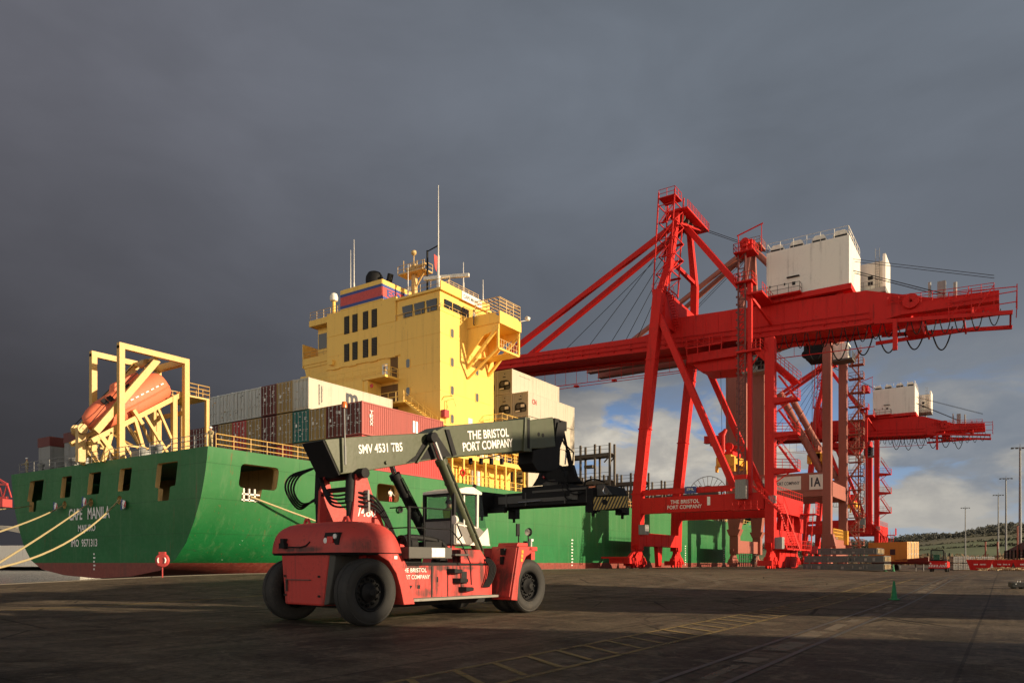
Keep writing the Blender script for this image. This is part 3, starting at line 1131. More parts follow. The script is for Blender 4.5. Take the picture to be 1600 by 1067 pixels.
lettering('lettering', 'IMO  9571313', M['letter'], hull, (-19.85, YT - .03, 2.98), (1, 0, 0), (0, 0, 1), 4.4, .66, bold=.02)
# guard rails round the poop
b = MB()
b.rail([(-.35, 33.0, 9.98), (-.35, 46.6, 9.98)], 1.15, 1.5, .035, 3)
b.build('guard_rail', M['boatframe'], ship)
b = MB()
b.rail([(-30.5, 32.4, 9.98), (-.6, 32.4, 9.98)], 1.1, 1.5, .03, 3)
b.build('guard_rail', M['grey'], ship)
b = MB()
b.rail([(-.35, 84, 9.98), (-.35, 172, 9.98)], 1.1, 2.4, .04, 2)
b.build('guard_rail', M['boatframe'], ship)
# vent trunks on the port quarter
for x0, h in ((-30.3, 13.7), (-25.2, 13.7)):
    b = MB()
    b.box(x0, x0 + 2.3, 34.0, 36.2, 9.98, h - .9)
    b.box(x0 - .06, x0 + 2.36, 33.94, 36.26, h - .9, h, 1)
    b.box(x0 + 2.35, x0 + 2.8, 34.3, 34.8, 9.98, 11.3)
    b.build('vent_trunk', [M['grey'], M['maroon']], ship)
b = MB()
for x in (-22.3, -21.7, -28.0, -8.9, -8.1, -10.6):
    b.lathe([(.22, 0), (.22, .7), (.3, .8), (.3, 1.0), (.1, 1.1)], (x, 33.2, 9.98), n=10)
b.box(-12.6, -11.0, 33.4, 34.4, 9.98, 10.9)
b.box(-20.5, -20.2, 33.0, 33.2, 9.98, 12.6)
b.build('deck_fitting', M['grey'], ship, split=True)

# ---- free-fall lifeboat launching frame
b = MB()
for x in (-13.65, -18.15):
    b.beam((x, 33.1, 9.98), (x, 33.1, 19.8), .46, .46)
    b.beam((x, 39.0, 9.98), (x, 39.0, 19.8), .46, .46)
    b.beam((x, 32.87, 19.8), (x, 39.23, 19.8), .42, .48)
b.beam((-13.65, 39.0, 19.8), (-18.15, 39.0, 19.8), .5, .55)
b.beam((-13.65, 39.0, 15.2), (-18.15, 39.0, 15.2), .3, .35)
b.build('lifeboat_gantry', M['boatframe'], ship)
b = MB()
for x in (-14.2, -17.6):
    b.beam((x, 31.0, 11.6), (x, 38.9, 16.9), .32, .40)          # slipway
    b.beam((x, 38.6, 16.8), (x, 39.2, 16.9), .42, .5)
    b.beam((x, 31.3, 12.4), (x, 36.6, 19.5), .35, .55)          # davit arm
    b.beam((x, 38.2, 9.98), (x, 38.2, 16.6), .42, .42)
    b.beam((x, 38.2, 10.5), (x, 35.4, 14.5), .24, .24)
    b.beam((x, 38.0, 12.6), (x, 36.7, 15.2), .2, .2)
    b.beam((x, 34.8, 9.98), (x, 33.0, 12.8), .2, .2)
    b.beam((x, 35.8, 11.6), (x, 33.4, 11.6), .14, .14)
    b.beam((x, 35.8, 10.2), (x, 38.0, 12.4), .12, .12)
    b.beam((x, 35.8, 9.98), (x, 34.6, 13.9), .3, .3)
    b.beam((x, 33.4, 9.98), (x, 31.6, 12.2), .38, .38)
    b.beam((x, 31.9, 9.98), (x, 32.6, 12.5), .32, .32)
    b.beam((x, 34.4, 14.7), (x, 35.2, 13.6), .5, .3)
for y, z in ((31.6, 11.9), (35, 14.2), (38.4, 16.5)):
    b.beam((-14.2, y, z - .3), (-17.6, y, z - .3), .25, .3)
b.beam((-14.2, 38.2, 10.2), (-17.6, 34.6, 12.9), .14, .14)
b.beam((-17.6, 38.2, 10.2), (-14.2, 34.6, 12.9), .14, .14)
b.beam((-14.2, 36.5, 19.5), (-17.6, 36.5, 19.5), .35, .35)
b.build('lifeboat_slipway', M['boatframe'], ship)
b = MB()
b.lathe([(.05, -.6), (.42, -.6), (.42, -.5), (.2, -.5), (.2, .5), (.42, .5), (.42, .6), (.05, .6)], (-16.0, 30.9, 12.7), 'x', 14)
b.lathe([(.05, -.5), (.35, -.5), (.35, .5), (.05, .5)], (-15.6, 36.2, 19.3), 'x', 14)
b.beam((-16, 31.0, 9.98), (-16, 31.0, 12.6), .5, .6)
b.build('winch', M['cream'], ship)
b = MB()
b.path([(-14.4, 30.9, 12.9), (-14.4, 33.4, 16.4), (-14.4, 36.3, 19.5)], .035, 5)
b.path([(-17.4, 30.9, 12.9), (-17.4, 36.3, 19.5)], .035, 5)
b.build('fall_wire', M['black'], ship, split=True)
b = MB()
b.box(-18.0, -13.8, 38.9, 41.5, 16.75, 16.9)
b.rail([(-13.8, 39.2, 16.9), (-13.8, 41.5, 16.9), (-18, 41.5, 16.9), (-18, 39.3, 16.9)], 1.1, 1.0, .035, 3)
for x in (-13.9, -17.9):
    b.beam((x, 41.3, 9.98), (x, 41.3, 16.8), .3, .3)
b.build('boarding_platform', M['boatframe'], ship)

# ---- bridge house
YA, YF, XS = 61.6, 71.6, -2.5
b = MB()
b.box(-20.2, XS, YA, YF, 9.98, 28.8)
b.box(XS - .16, XS, YA, 66.4, 28.8, 29.25)
b.box(-20.2, -9.0, YA, YF - 1.5, 28.8, 31.62)
b.box(-29, -20.2, 65.0, YF, 9.98, 26.0)
house = b.build('bridge_house', M['yellow'], ship, bevel=.05)
# weld seams and ledges, thin proud strips
b = MB()
for z in (20.2, 23.3, 26.4):
    b.box(-20.1, XS + .03, YA - .03, YA, z, z + .05)
    b.box(XS, XS + .03, YA - .03, YF, z, z + .05)
b.box(-20.2, -8.3, YA - .16, YA, 24.82, 24.95)
for x in (-19.2, -16.4, -13.0, -10.2):
    b.box(x, x + 1.3, YA - .22, YA, 24.72, 24.80)
b.box(-19.4, -18.8, YA - .4, YA, 25.3, 25.9)
b.box(-18.4, -17.9, YA - .4, YA, 21.9, 22.6)
b.build('ledge', M['yellow'], house)
# louvres
for zb in (25.42, 28.68):
    for x in (-17.17, -15.8, -14.08, -12.68):
        b = MB()
        b.box(x, x + .84, YA - .04, YA, zb, zb + 2.08, 1)
        for k in range(11):
            z = zb + .08 + k * .18
            b.add([(x + .05, YA - .05, z), (x + .79, YA - .05, z), (x + .79, YA - .12, z + .09), (x + .05, YA - .12, z + .09)], [(0, 1, 2, 3)])
        b.build('louvre', [M['dgrey'], M['dark']], house)


def porthole(x, y, z, aft, wd=.5, ht=.95):
    b = MB()
    def o(w_, h_, r_):
        return rounded([(-w_, -h_), (w_, -h_), (w_, h_), (-w_, h_)], r_)
    for w_, h_, dp, mt in ((wd / 2 + .08, ht / 2 + .08, .06, 1), (wd / 2, ht / 2, .075, 0)):
        lp = o(w_, h_, .2)
        if aft:
            b.prism([(x + p[0], z + p[1]) for p in lp], 'y', y - dp, y, mt)
        else:
            b.prism([(y + p[0], z + p[1]) for p in lp], 'x', x, x + dp, mt)
    b.build('porthole', [M['pglass'], M['yellow']], house)


for z in (23.75, 20.6):
    porthole(-7.08, YA, z, True)
for z in (26.8, 23.63, 20.53, 17.4):
    porthole(XS, 63.6, z, False)
for z in (23.64, 20.6):
    porthole(XS, 68.2, z, False)
# dark panels painted for shade in openings, door, aft landings
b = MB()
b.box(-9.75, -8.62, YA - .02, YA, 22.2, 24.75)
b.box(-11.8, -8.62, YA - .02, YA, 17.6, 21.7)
b.build('recess_shade', paint('recess_shadow_paint', (0.16, 0.085, 0.03), .8), house)
b = MB()
b.box(-10.96, -10.16, YA - .09, YA, 22.42, 24.18)
b.box(-10.75, -10.4, YA - .10, YA - .085, 23.3, 23.9, 1)
b.build('door', [M['white'], M['glass']], house)
b = MB()
b.box(-20.0, -11.9, 59.4, YA, 9.98, 22.2)
b.box(-12.0, -8.5, 59.4, YA, 22.05, 22.3)
b.box(-11.9, -11.2, 59.5, YA, 17.4, 22.0)
b.box(-11.6, -6.3, 60.0, YA, 19.1, 19.3)
b.build('aft_deckhouse', M['yellow'], house)
b = MB()
b.rail([(-19.9, 59.5, 22.2), (-8.6, 59.5, 22.25), (-8.6, YA - .1, 22.25)], 1.1, 1.2, .035, 2)
b.rail([(-11.0, 60.1, 19.3), (-6.4, 60.1, 19.3)], 1.1, 1.2, .035, 2)
b.stair((-6.4, 60.6, 19.3), (-2.4, 60.6, 16.3), (0, 1, 0), .8)
b.box(-2.6, -1.0, 60.1, 61.4, 16.1, 16.25)
b.build('landing_rail', M['yellow'], house)
b = MB()
b.lathe([(.05, 0), (.22, .02), (.22, .12), (.05, .14)], (-10.6, 59.38, 21.3), 'y', 12)
b.build('bell', M['redlens'], house)
# wheelhouse
b = MB()
b.prism([(-9.0, 28.8), (-8.9, 31.05), (-2.72, 31.05), (-2.72, 28.8)], 'y', 61.8, YF - 1.2)
b.box(-9.3, XS + .1, YA - .05, 71.0, 31.05, 31.3)
b.box(XS - .25, XS, YA + .2, 66.4, 29.25, 29.3)
b.box(XS - .02, XS + .1, YA - .05, 70.6, 31.3, 32.0)
b.build('wheelhouse', M['yellow'], house)
for i, x in enumerate((-8.1, -6.35, -4.6)):
    b = MB()
    b.prism([(x + .18, 28.98), (x, 30.25), (x + 1.48, 30.25), (x + 1.5, 28.98)], 'y', 61.70, 61.8)
    b.build('bridge_window', M['glass'], house)
for i, y in enumerate((62.5, 64.05, 65.55)):
    b = MB()
    b.prism([(y, 29.3), (y, 30.3), (y + 1.3, 30.3), (y + 1.3, 29.3)], 'x', -2.70, -2.60)
    b.build('bridge_window', M['glass'], house)
b = MB()
b.rail([(-9.0, YA + .03, 28.8), (-2.7, YA + .03, 28.8)], .62, 1.4, .035, 1)
b.rail([(XS + .03, YA, 29.15), (XS + .03, 66.2, 29.15)], .45, 1.6, .03, 1)
b.rail([(-8.5, 61.8, 31.3), (XS, 61.8, 31.3), (XS, 63.2, 31.95)], 1.0, 1.6, .03, 2)
b.rail([(XS, 63.0, 32.0), (XS, 68.5, 32.0)], .5, 1.0, .03, 2)
b.build('roof_rail', M['cream'], house)
b = MB()
b.box(-2.38, -2.33, 65.2, 69.0, 31.0, 31.95)
nb = b.build('name_board', M['white'], house)
lettering('lettering', 'CAPE MANILA', M['letter_dark'], nb, (-2.32, 65.45, 31.25), (0, 1, 0), (0, 0, 1), 3.3, .42)
# starboard bridge wing
b = MB()
b.box(XS, 1.9, 66.4, 70.6, 27.9, 28.1)
b.prism([(XS, 28.0), (1.9, 28.0), (1.9, 28.6), (1.2, 29.2), (XS, 29.25)], 'y', 66.3, 66.45)
b.prism([(66.3, 27.9), (70.6, 27.9), (70.6, 28.9), (69.8, 29.25), (66.3, 29.25)], 'x', 1.9, 2.05)
b.box(XS, 2.0, 70.5, 70.62, 27.9, 29.2)
for y in (66.35, 70.4):
    b.prism([(XS, 27.9), (1.9, 27.9), (1.9, 27.3), (-.2, 26.9), (-2.1, 25.0), (XS, 24.2)][::-1], 'y', y, y + .12)
    b.beam((1.8, y + .06, 27.6), (-2.45, y + .06, 23.6), .3, .3)
b.beam((1.75, 66.4, 25.2), (1.75, 70.5, 25.2), .22, .22)
b.beam((1.75, 66.4, 27.8), (1.75, 66.4, 25.2), .22, .22)
b.beam((1.75, 70.5, 27.8), (1.75, 70.5, 25.2), .22, .22)
b.beam((1.75, 66.4, 25.2), (-2.4, 66.4, 22.4), .2, .2)
b.box(XS, 1.8, 68.6, 70.5, 25.1, 25.2)
b.build('bridge_wing', M['yellow'], house)
b = MB()
b.rail([(-1.4, 66.4, 29.25), (1.9, 66.4, 29.2), (1.95, 70.5, 29.2), (-2.3, 70.5, 29.2)], 1.6, 1.5, .045, 4)
for k in range(6):
    b.beam((-1.4 + k * .6, 66.4, 30.85), (-1.4 + k * .6, 70.5, 30.85), .05, .05)
b.build('wing_rail', M['cream'], house)
b = MB()
b.rail([(1.75, 66.5, 25.2), (1.75, 70.5, 25.2)], 1.1, .5, .03, 2)
b.build('wing_rail', M['cream'], house)
b = MB()
b.lathe([(.05, -.25), (.22, -.2), (.26, .2), (.05, .25)], (2.5, 71.2, 29.6), 'y', 12)
b.beam((2.0, 70.6, 29.2), (2.5, 71.2, 29.4), .08, .08)
b.build('searchlight', M['white'], house)
# port bridge wing
b = MB()
b.box(-31.2, -20.2, 67.4, 70.8, 27.9, 28.3)
b.box(-31.2, -20.2, 67.3, 67.42, 28.3, 29.2)
b.box(-31.3, -31.15, 67.3, 70.8, 28.0, 31.2)
b.prism([(-29.6, 33.2), (-20.2, 33.2), (-20.2, 34.0), (-29.6, 34.0)], 'y', 67.0, 71.0)
b.box(-29.2, -20.2, 68.2, 70.8, 28.3, 33.2)
for x in (-30.4, -26.5, -22.5):
    b.beam((x, 67.6, 27.9), (x + 2, 67.6, 22), .3, .3)
b.prism([(-31.1, 27.9), (-20.2, 27.9), (-20.2, 22.5), (-22, 24.8), (-25, 26.4), (-28, 25.0), (-29.8, 24.2)][::-1], 'y', 67.5, 67.62)
b.build('bridge_wing', M['yellow'], house)
for x in (-29.0, -26.3, -24.9, -23.2):
    b = MB()
    b.box(x, x + (2.3 if x < -28 else .95), 68.12, 68.2, 30.4, 32.4)
    b.build('bridge_window', M['glass'], house)
b = MB()
b.rail([(-29.5, 67.1, 34.0), (-20.3, 67.1, 34.0)], 1.1, 1.3, .035, 3)
b.build('wing_rail', M['cream'], house)
b = MB()
b.rail([(-31.1, 67.3, 29.2), (-20.3, 67.3, 29.2)], .8, 1.3, .03, 2)
b.build('wing_rail', M['cream'], house)
b = MB()
b.tube((-25.9, 68, 34), (-25.9, 68, 36.3), .22, 10)
b.lathe([(.0, 1.1), (.4, .9), (.55, .45), (.5, 0), (.3, -.1)][::-1], (-25.9, 68, 36.3), n=16, mat=1)
b.build('satellite_dome', [M['yellow'], M['white']], house)
# funnel with its bands
fx0, fx1, fy0, fy1 = -17.83, -11.05, YA - .02, 67.6
b = MB()
for z0, z1, m_ in ((31.62, 31.75, 0), (31.75, 32.10, 1), (32.10, 33.15, 2), (33.15, 33.48, 1), (33.48, 34.0, 0)):
    b.box(fx0, fx1, fy0, fy1, z0, z1, m_)
fun = b.build('funnel', [M['yellow'], M['blue'], M['funnelred']], ship)
lettering('lettering', 'ESM', M['blue'], fun, (fx1 + .03, 62.4, 32.2), (0, 1, 0), (0, 0, 1), 2.9, .85, bold=.03)
b = MB()
b.lathe([(1.0, 0), (1.05, 1.0), (1.0, 1.35), (.75, 1.8), (.3, 2.0), (0, 2.05)], (-13.9, 63.3, 34.0), n=20)
b.tube((-12.0, 63.6, 34.0), (-11.6, 63.6, 35.3), .35, 10)
b.tube((-16.4, 63, 34.0), (-16.4, 63, 34.5), .25, 10)
b.tube((-13, 65.4, 34.0), (-13, 65.4, 34.9), .3, 10)
b.build('exhaust_pipe', M['black'], fun, split=True)
# radar mast and aerials
b = MB()
mx_, my_ = -9.6, 65.5
b.beam((mx_, my_, 31.3), (mx_, my_, 36.6), .5, .5)
b.box(mx_ - 1.8, mx_ + 2.0, my_ - .9, my_ + .9, 35.4, 35.55)
b.rail([(mx_ - 1.8, my_ - .9, 35.5), (mx_ + 2, my_ - .9, 35.5), (mx_ + 2, my_ + .9, 35.5)], .9, .9, .035, 2)
for dx, h in ((-1.7, 1.9), (-.6, 1.2), (.4, 1.5), (1.5, 1.4)):
    b.tube((mx_ + dx, my_, 35.5), (mx_ + dx, my_, 35.5 + h), .05, 6)
b.beam((mx_ - 1.2, my_, 36.2), (mx_ + 1.6, my_ + .2, 36.4), .3, .25)
b.beam((mx_, my_, 33.6), (mx_ + 1.5, my_, 35.4), .14, .14)
b.lathe([(0, .3), (.28, .2), (.32, -.1), (.15, -.3)][::-1], (mx_ - .1, my_, 38.0), n=10)
b.tube((mx_ - .1, my_, 36.5), (mx_ - .1, my_, 38), .06, 6)
b.build('radar_mast', M['cream'], house)
b = MB()
b.tube((-7.2, 65, 31.3), (-7.2, 65, 37.5), .12, 8)
b.beam((-7.2, 65, 37.4), (-5.6, 65, 37.7), .1, .1)
b.build('signal_post', M['black'], house)
b = MB()
b.prism([(65.05, 36.9), (65.75, 36.8), (65.6, 35.9), (65.5, 35.0), (65.2, 35.4)], 'x', -6.3, -6.24)
b.build('flag', M['funnelred'], house)
b = MB()
b.tube((-3.9, 63, 31.3), (-3.9, 63, 33.2), .22, 8)
b.beam((-6.0, 63.0, 33.35), (-.9, 64.6, 33.2), .32, .36)
b.build('radar_scanner', M['white'], house)
b = MB()
for x, y, z0, h, r_ in ((-4.0, 63.1, 31.3, 12.0, .07), (-8.0, 62.6, 31.3, 4.0, .06), (-2.9, 66.2, 32, 3.6, .06), (-2.7, 69.7, 31.3, 3.4, .06), (-20.6, 66.5, 34, 8.6, .06), (-21.2, 66.5, 34, 7.4, .05)):
    b.tube((x, y, z0), (x, y, z0 + h * .35), r_ * 1.6, 6)
    b.tube((x, y, z0 + h * .35), (x, y, z0 + h), r_, 6, r2=r_ * .4)
    b.build('whip_aerial', M['white'], house)
    b = MB()


# ---- open side gallery below the bridge house
b = MB()
b.box(-2.4, -.1, 59.9, 75.0, 12.75, 13.25)
b.box(-2.4, -.1, 63.0, 75.0, 14.35, 14.45)
for k in range(8):
    y = 60.6 + k * 2.0
    b.box(-.35, -.12, y, y + .22, 9.98, 12.75)
    b.box(-.30, -.18, y, y + .12, 13.25, 14.4)
b.rail([(-.2, 63.0, 13.25), (-.2, 75, 13.25)], 1.1, 1.0, .035, 3)
b.rail([(-.2, 60.0, 9.98), (-.2, 75, 9.98)], 1.05, 1.0, .03, 2)
b.build('side_gallery', M['yellow'], ship)
b = MB()
b.box(-2.48, -2.42, 60, 75, 9.98, 13.2)
for y in (61.2, 64.5, 67.1, 69.9, 72.6):
    b.box(-2.42, -2.2, y, y + .5, 10.4, 12.2)
b.path([(-2.1, 61, 12.2), (-2.1, 66, 12.2), (-2.1, 66, 11.6), (-2.1, 74.5, 11.7)], .08, 6)
b.path([(-2.2, 62, 10.2), (-2.2, 62, 12), (-2.2, 63.2, 12)], .06, 6)
b.path([(-2.2, 68.6, 10.2), (-2.2, 68.6, 12.6)], .1, 6)
b.build('gallery_wall', M['orange'] if False else M['yellow'], ship)
b = MB()
for y in (67.3, 69.8):
    b.lathe([(.02, -.75), (.42, -.7), (.46, -.2), (.46, .2), (.42, .7), (.02, .75)], (-1.2, y, 13.75), 'y', 14)
b.lathe([(.02, 0), (.3, 0), (.3, 1.7), (.02, 1.8)], (-1.6, 66.2, 10.2), n=12)
b.lathe([(.02, 0), (.3, 0), (.3, 1.7), (.02, 1.8)], (-1.6, 67.1, 10.2), n=12)
b.build('life_raft_canister', M['white'], ship, split=True)
b = MB()
b.lathe([(.26, -.06), (.40, -.06), (.40, .06), (.26, .06), (.26, -.06)], (-.02, 62.3, 11.2), 'x', 16)
b.build('lifebuoy', M['redlens'], ship)
b = MB()
b.box(-2.4, .1, 69.6, 73.4, 14.5, 17.4)
b.box(-2.4, .3, 69.3, 73.6, 17.4, 17.6)
b.rail([(-2.4, 69.4, 17.6), (.2, 69.4, 17.6), (.2, 73.6, 17.6)], 1.1, 1.0, .03, 2)
dk = b.build('deck_house', M['yellow'], ship)
for y in (70.0, 71.6):
    b = MB()
    b.box(.1, .16, y, y + 1.2, 15.4, 16.9)
    b.build('window', M['glass'], dk)
b = MB()
b.box(XS, XS + .06, 66.5, 67.3, 16.2, 18.0)
b.build('door', M['white'], house)
b = MB()
b.box(XS, XS + .5, 61.75, 62.5, 17.3, 18.1)
b.build('call_box', M['cbright'], house)
b = MB()
b.path([(XS + .1, 62.4, 16.5), (XS + .3, 62.4, 19.2), (XS + .8, 62.9, 19.4), (XS + .9, 63.2, 18.6)], .05, 6)
b.beam((XS, 62.2, 19.6), (XS + 1.2, 62.2, 19.5), .08, .08)
b.build('vent_pipe', M['yellow'], house)


# ---- lashing bridges
def lashing_bridge(y, z0, z1, x1=-.4, x0=-31, tiers=2):
    b = MB()
    for xx in [x1 - 2.44 * k for k in range(13)]:
        for yy in (y, y + 1.6):
            b.beam((xx, yy, z0), (xx, yy, z1 + 1.7), .28, .28)
    for k in range(tiers):
        z = z1 - k * 4.0
        for yy in (y, y + 1.6):
            b.beam((x1 + .15, yy, z), (x0, yy, z), .25, .55)
        b.box(x0, x1, y + .1, y + 1.5, z + .2, z + .28)
        b.rail([(x1, y, z + .3), (x0, y, z + .3)], 1.1, 2.4, .03, 2)
        b.box(x1 - 4.4, x1 - 3.0, y + .2, y + 1.4, z - 1.7, z - 1.3)
        b.box(x1 - 9.2, x1 - 7.8, y + .2, y + 1.4, z - 1.7, z - 1.3)
    for k in range(3):
        xx = x1 - 2.44 * (3 + 4 * k)
        b.box(xx - 1.3, xx - .2, y + .3, y + 1.3, z0, z1)
    for yy in (y, y + 1.6):
        b.beam((x1 - .1, yy, z1 - .3), (x1 - .9, yy, z1 - 1.1), .16, .16)
    b.build('lashing_bridge', M['brown'], ship)


lashing_bridge(98.3, 9.98, 17.6)
for y in (111, 124, 137, 150):
    lashing_bridge(y, 9.98, 14.6, tiers=1)
b = MB()
for y0, y1 in ((92, 97.5), (101, 110), (114, 123), (127, 136), (140, 149), (153, 163)):
    b.box(-28, -2.2, y0, y1, 9.98, 11.9)
b.build('hatch_coaming', M['brown'], ship, split=True)
b = MB()
for y in (90.0, 91.4, 104.0, 106.2):
    b.path([(-1.0, y, 9.98), (-1.0, y, 11.3), (-1.4, y + .5, 11.9), (-1.9, y + .9, 11.3), (-1.9, y + .9, 9.98)], .13, 6)
for k in range(26):
    y = 86 + k * 3.3
    b.box(-1.6, -1.2, y, y + .35, 9.98, 11.5)
b.build('deck_pipe', M['cream'], ship, split=True)
b = MB()
for c in range(12):
    b.box(-2.7 - 2.38 * c, -.35 - 2.38 * c, 47.6, 59.6, 9.98, 10.15)
b.box(-30, -1.0, 60.0, 61, 9.98, 12.6)
b.build('stack_support', M['dgrey'], ship, split=True)


# ================================================================== containers on deck
CW, CH, CL = 2.30, 3.02, 11.65


def container_meshes():
    out = {}
    # body: corrugated sides and front, plain roof
    b = MB()
    n = 40
    pit = (CL - .3) / n
    prof = []
    for i in range(n):
        y = .15 + i * pit
        prof += [(y, 0), (y + pit * .30, 0), (y + pit * .45, -.045), (y + pit * .85, -.045)]
    prof.append((CL - .15, 0))
    for sgn in (1, -1):
        xs = [sgn * (CW / 2 - .03 + dx) if sgn > 0 else -(CW / 2 - .03 + dx) for _, dx in prof]
        vs = [(x, p[0], z) for z in (.16, CH - .1) for x, p in zip(xs, prof)]
        k = len(prof)
        b.add(vs, [(i, i + 1, k + i + 1, k + i) for i in range(k - 1)])
    b.box(-CW / 2 + .02, CW / 2 - .02, .02, CL - .02, CH - .1, CH - .04)
    b.box(-CW / 2 + .02, CW / 2 - .02, .06, CL - .02, .02, .16)
    b.box(-CW / 2 + .05, CW / 2 - .05, CL - .08, CL - .03, .1, CH - .1)
    out['dry'] = b
    b = MB()
    b.box(-CW / 2 + .02, CW / 2 - .02, .06, CL - .04, .02, CH - .04)
    for sgn in (1, -1):
        for i in range(1, 12):
            y = CL * i / 12
            b.box(sgn * (CW / 2 - .015) - .012, sgn * (CW / 2 - .015) + .002, y - .03, y + .03, .2, CH - .2)
    out['smooth'] = b
    b = MB()
    for x in (-CW / 2, CW / 2 - .14):
        for y in (0, CL - .16):
            b.box(x, x + .14, y, y + .16, 0, CH)
    for z in (0, CH - .14):
        for x in (-CW / 2, CW / 2 - .10):
            b.box(x + .004, x + .096, .16, CL - .16, z + .01, z + .12)
        for y in (.01, CL - .11):
            b.box(-CW / 2 + .14, CW / 2 - .14, y, y + .1, z + .01, z + .13)
    out['frame'] = b
    b = MB()
    for sgn in (-1, 1):
        x0, x1 = (-CW / 2 + .15, -.01) if sgn < 0 else (.01, CW / 2 - .15)
        b.box(x0, x1, .07, .10, .15, CH - .15)
        wd = (x1 - x0) / 5
        for k in range(5):
            b.box(x0 + k * wd + wd * .2, x0 + k * wd + wd * .8, .04, .07, .3, CH - .3)
    out['door'] = b
    b = MB()
    for x in (-.80, -.30, .30, .80):
        b.tube((x, .0, .12), (x, .0, CH - .12), .03, 6)
        for z in (.14, 1.0, 1.9, CH - .2):
            b.box(x - .08, x + .08, -.03, .04, z, z + .08)
        b.box(x - .04, x + .26, -.05, -.02, 1.15, 1.21)
    out['locking_bar'] = b
    return out


CM = container_meshes()
CCACHE = {}


def cpart(kind, mt):
    key = (kind, mt.name)
    if key not in CCACHE:
        o = CM[kind].build('tmp', mt)
        CCACHE[key] = o.data
        bpy.data.objects.remove(o)
    return CCACHE[key]


def container(xc, y, z, mat, label, doors=True, side='dry', group='containers stacked on the after deck', dmat=None):
    root = empty('shipping_container', (xc, y, z), 0, label, 'container', group)
    lst = [('body', side, mat), ('frame', 'frame', mat)]
    if doors:
        lst += [('door', 'door', dmat or mat), ('locking_bar', 'locking_bar', M['galv'])]
    for nm, kd, mt in lst:
        o = bpy.data.objects.new(nm, cpart(kd, mt))
        col.objects.link(o)
        o.parent = root
    return root


def patches(root, specs):
    """stencilled data panels and stickers on a door end"""
    b = MB()
    for x, z, w_, h_ in specs:
        b.add([(x, .032, z), (x + w_, .032, z), (x + w_, .032, z + h_), (x, .032, z + h_)], [(0, 1, 2, 3)])
    b.build('marking', M['letter'], root, local=True)


rng = random.Random(5)
ordn = ['outermost', 'second', 'third', 'fourth', 'fifth', 'sixth', 'seventh', 'eighth', 'ninth', 'tenth', 'eleventh', 'twelfth']
bott = ['maroon', 'maroon', 'colive', 'cteal', 'colive', 'maroon', 'colive', 'cbright', 'colive', 'maroon', 'maroon', 'maroon']
topc = {3: 'cgrey', 4: 'colive', 5: 'maroon', 6: 'cgrey', 7: 'cgrey', 8: 'cgrey', 9: 'cgrey'}
words_ = {'maroon': 'maroon', 'colive': 'olive brown', 'cteal': 'teal', 'cbright': 'dark red', 'cgrey': 'pale grey'}


def dress(root, white):
    sp = []
    for _ in range(7):
        sp.append((rng.choice([-.9, -.65, -.2, .12, .45, .72]), rng.uniform(.5, 2.6), rng.uniform(.08, .24), rng.uniform(.05, .16)))
    sp += [(.5, 2.3, .36, .07), (.5, 2.15, .3, .07), (-.75, 1.5, .2, .3)]
    if not white:
        patches(root, sp)
    else:
        b = MB()
        for x, z, w_, h_ in sp[:4]:
            b.add([(x, .032, z), (x + w_ * 1.5, .032, z), (x + w_ * 1.5, .032, z + h_), (x, .032, z + h_)], [(0, 1, 2, 3)])
        b.build('marking', rng.choice([M['camber'], M['dgrey'], M['colive']]), root, local=True)


for c in range(12):
    x = -.3 - CW / 2 - 2.38 * c
    mt = bott[c]
    lab = 'outermost red container with long corrugated side catching the sun, top of its stack' if c == 0 else \
        '%s container in the middle tier, %s from the ship\'s sunlit side' % (words_[mt], ordn[c])
    ct = container(x, 47.8, 13.25, M['cred'] if c == 0 else M[mt], lab, dmat=M['maroon'] if c == 0 else None)
    dress(ct, False)
    if c == 0:
        lettering('lettering', 'X', M['letter'], ct, (CW / 2 + .03, .95, .95), (0, 1, 0), (0, 0, 1), .45, .3, local=True)
        for k, ch in enumerate('TEX'[::-1]):
            lettering('lettering', ch, M['letter'], ct, (CW / 2 + .03, .95, 1.30 + .36 * k), (0, 1, 0), (0, 0, 1), .45, .3, local=True)
        b = MB()
        for k in range(2):
            b.box(CW / 2 - .04, CW / 2 + .012, 6.9 + k * .42, 7.2 + k * .42, 1.15, 2.3)
        b.build('marking', M['letter'], ct, local=True)
    if c == 1:
        lettering('lettering', 'tex', M['letter'], ct, (.1, .03, 2.2), (1, 0, 0), (0, 0, 1), .6, .3, local=True)
for c, mt in topc.items():
    x = -.3 - CW / 2 - 2.38 * c
    if c == 3:
        ct = container(x, 47.8, 16.38, M['reefer'], 'cream sided container with dark letter m, in the top tier behind the red sided one', side='smooth', dmat=M['cgrey'])
        lettering('lettering', 'm', M['letter_dark'], ct, (CW / 2 + .03, 4.85, 1.2), (0, 1, 0), (0, 0, 1), 1.6, 1.25, local=True, bold=.03)
        for j, (zz, ln) in enumerate(((2.75, 10), (2.6, 8))):
            for k in range(ln * 2):
                pass
        b = MB()
        for j, n_ in ((0, 16), (1, 13)):
            for k in range(n_):
                z = 2.55 - j * .1 - k * .125
                b.box(CW / 2, CW / 2 + .02, 1.25 + j * .32, 1.25 + j * .32 + rng.uniform(.10, .17), z - .08, z)
        b.build('marking', M['letter_dark'], ct, local=True)
    else:
        ct = container(x, 47.8, 16.38, M[mt], '%s container in the top tier, %s from the ship\'s sunlit side' % (words_[mt], ordn[c]))
    dress(ct, mt == 'cgrey')
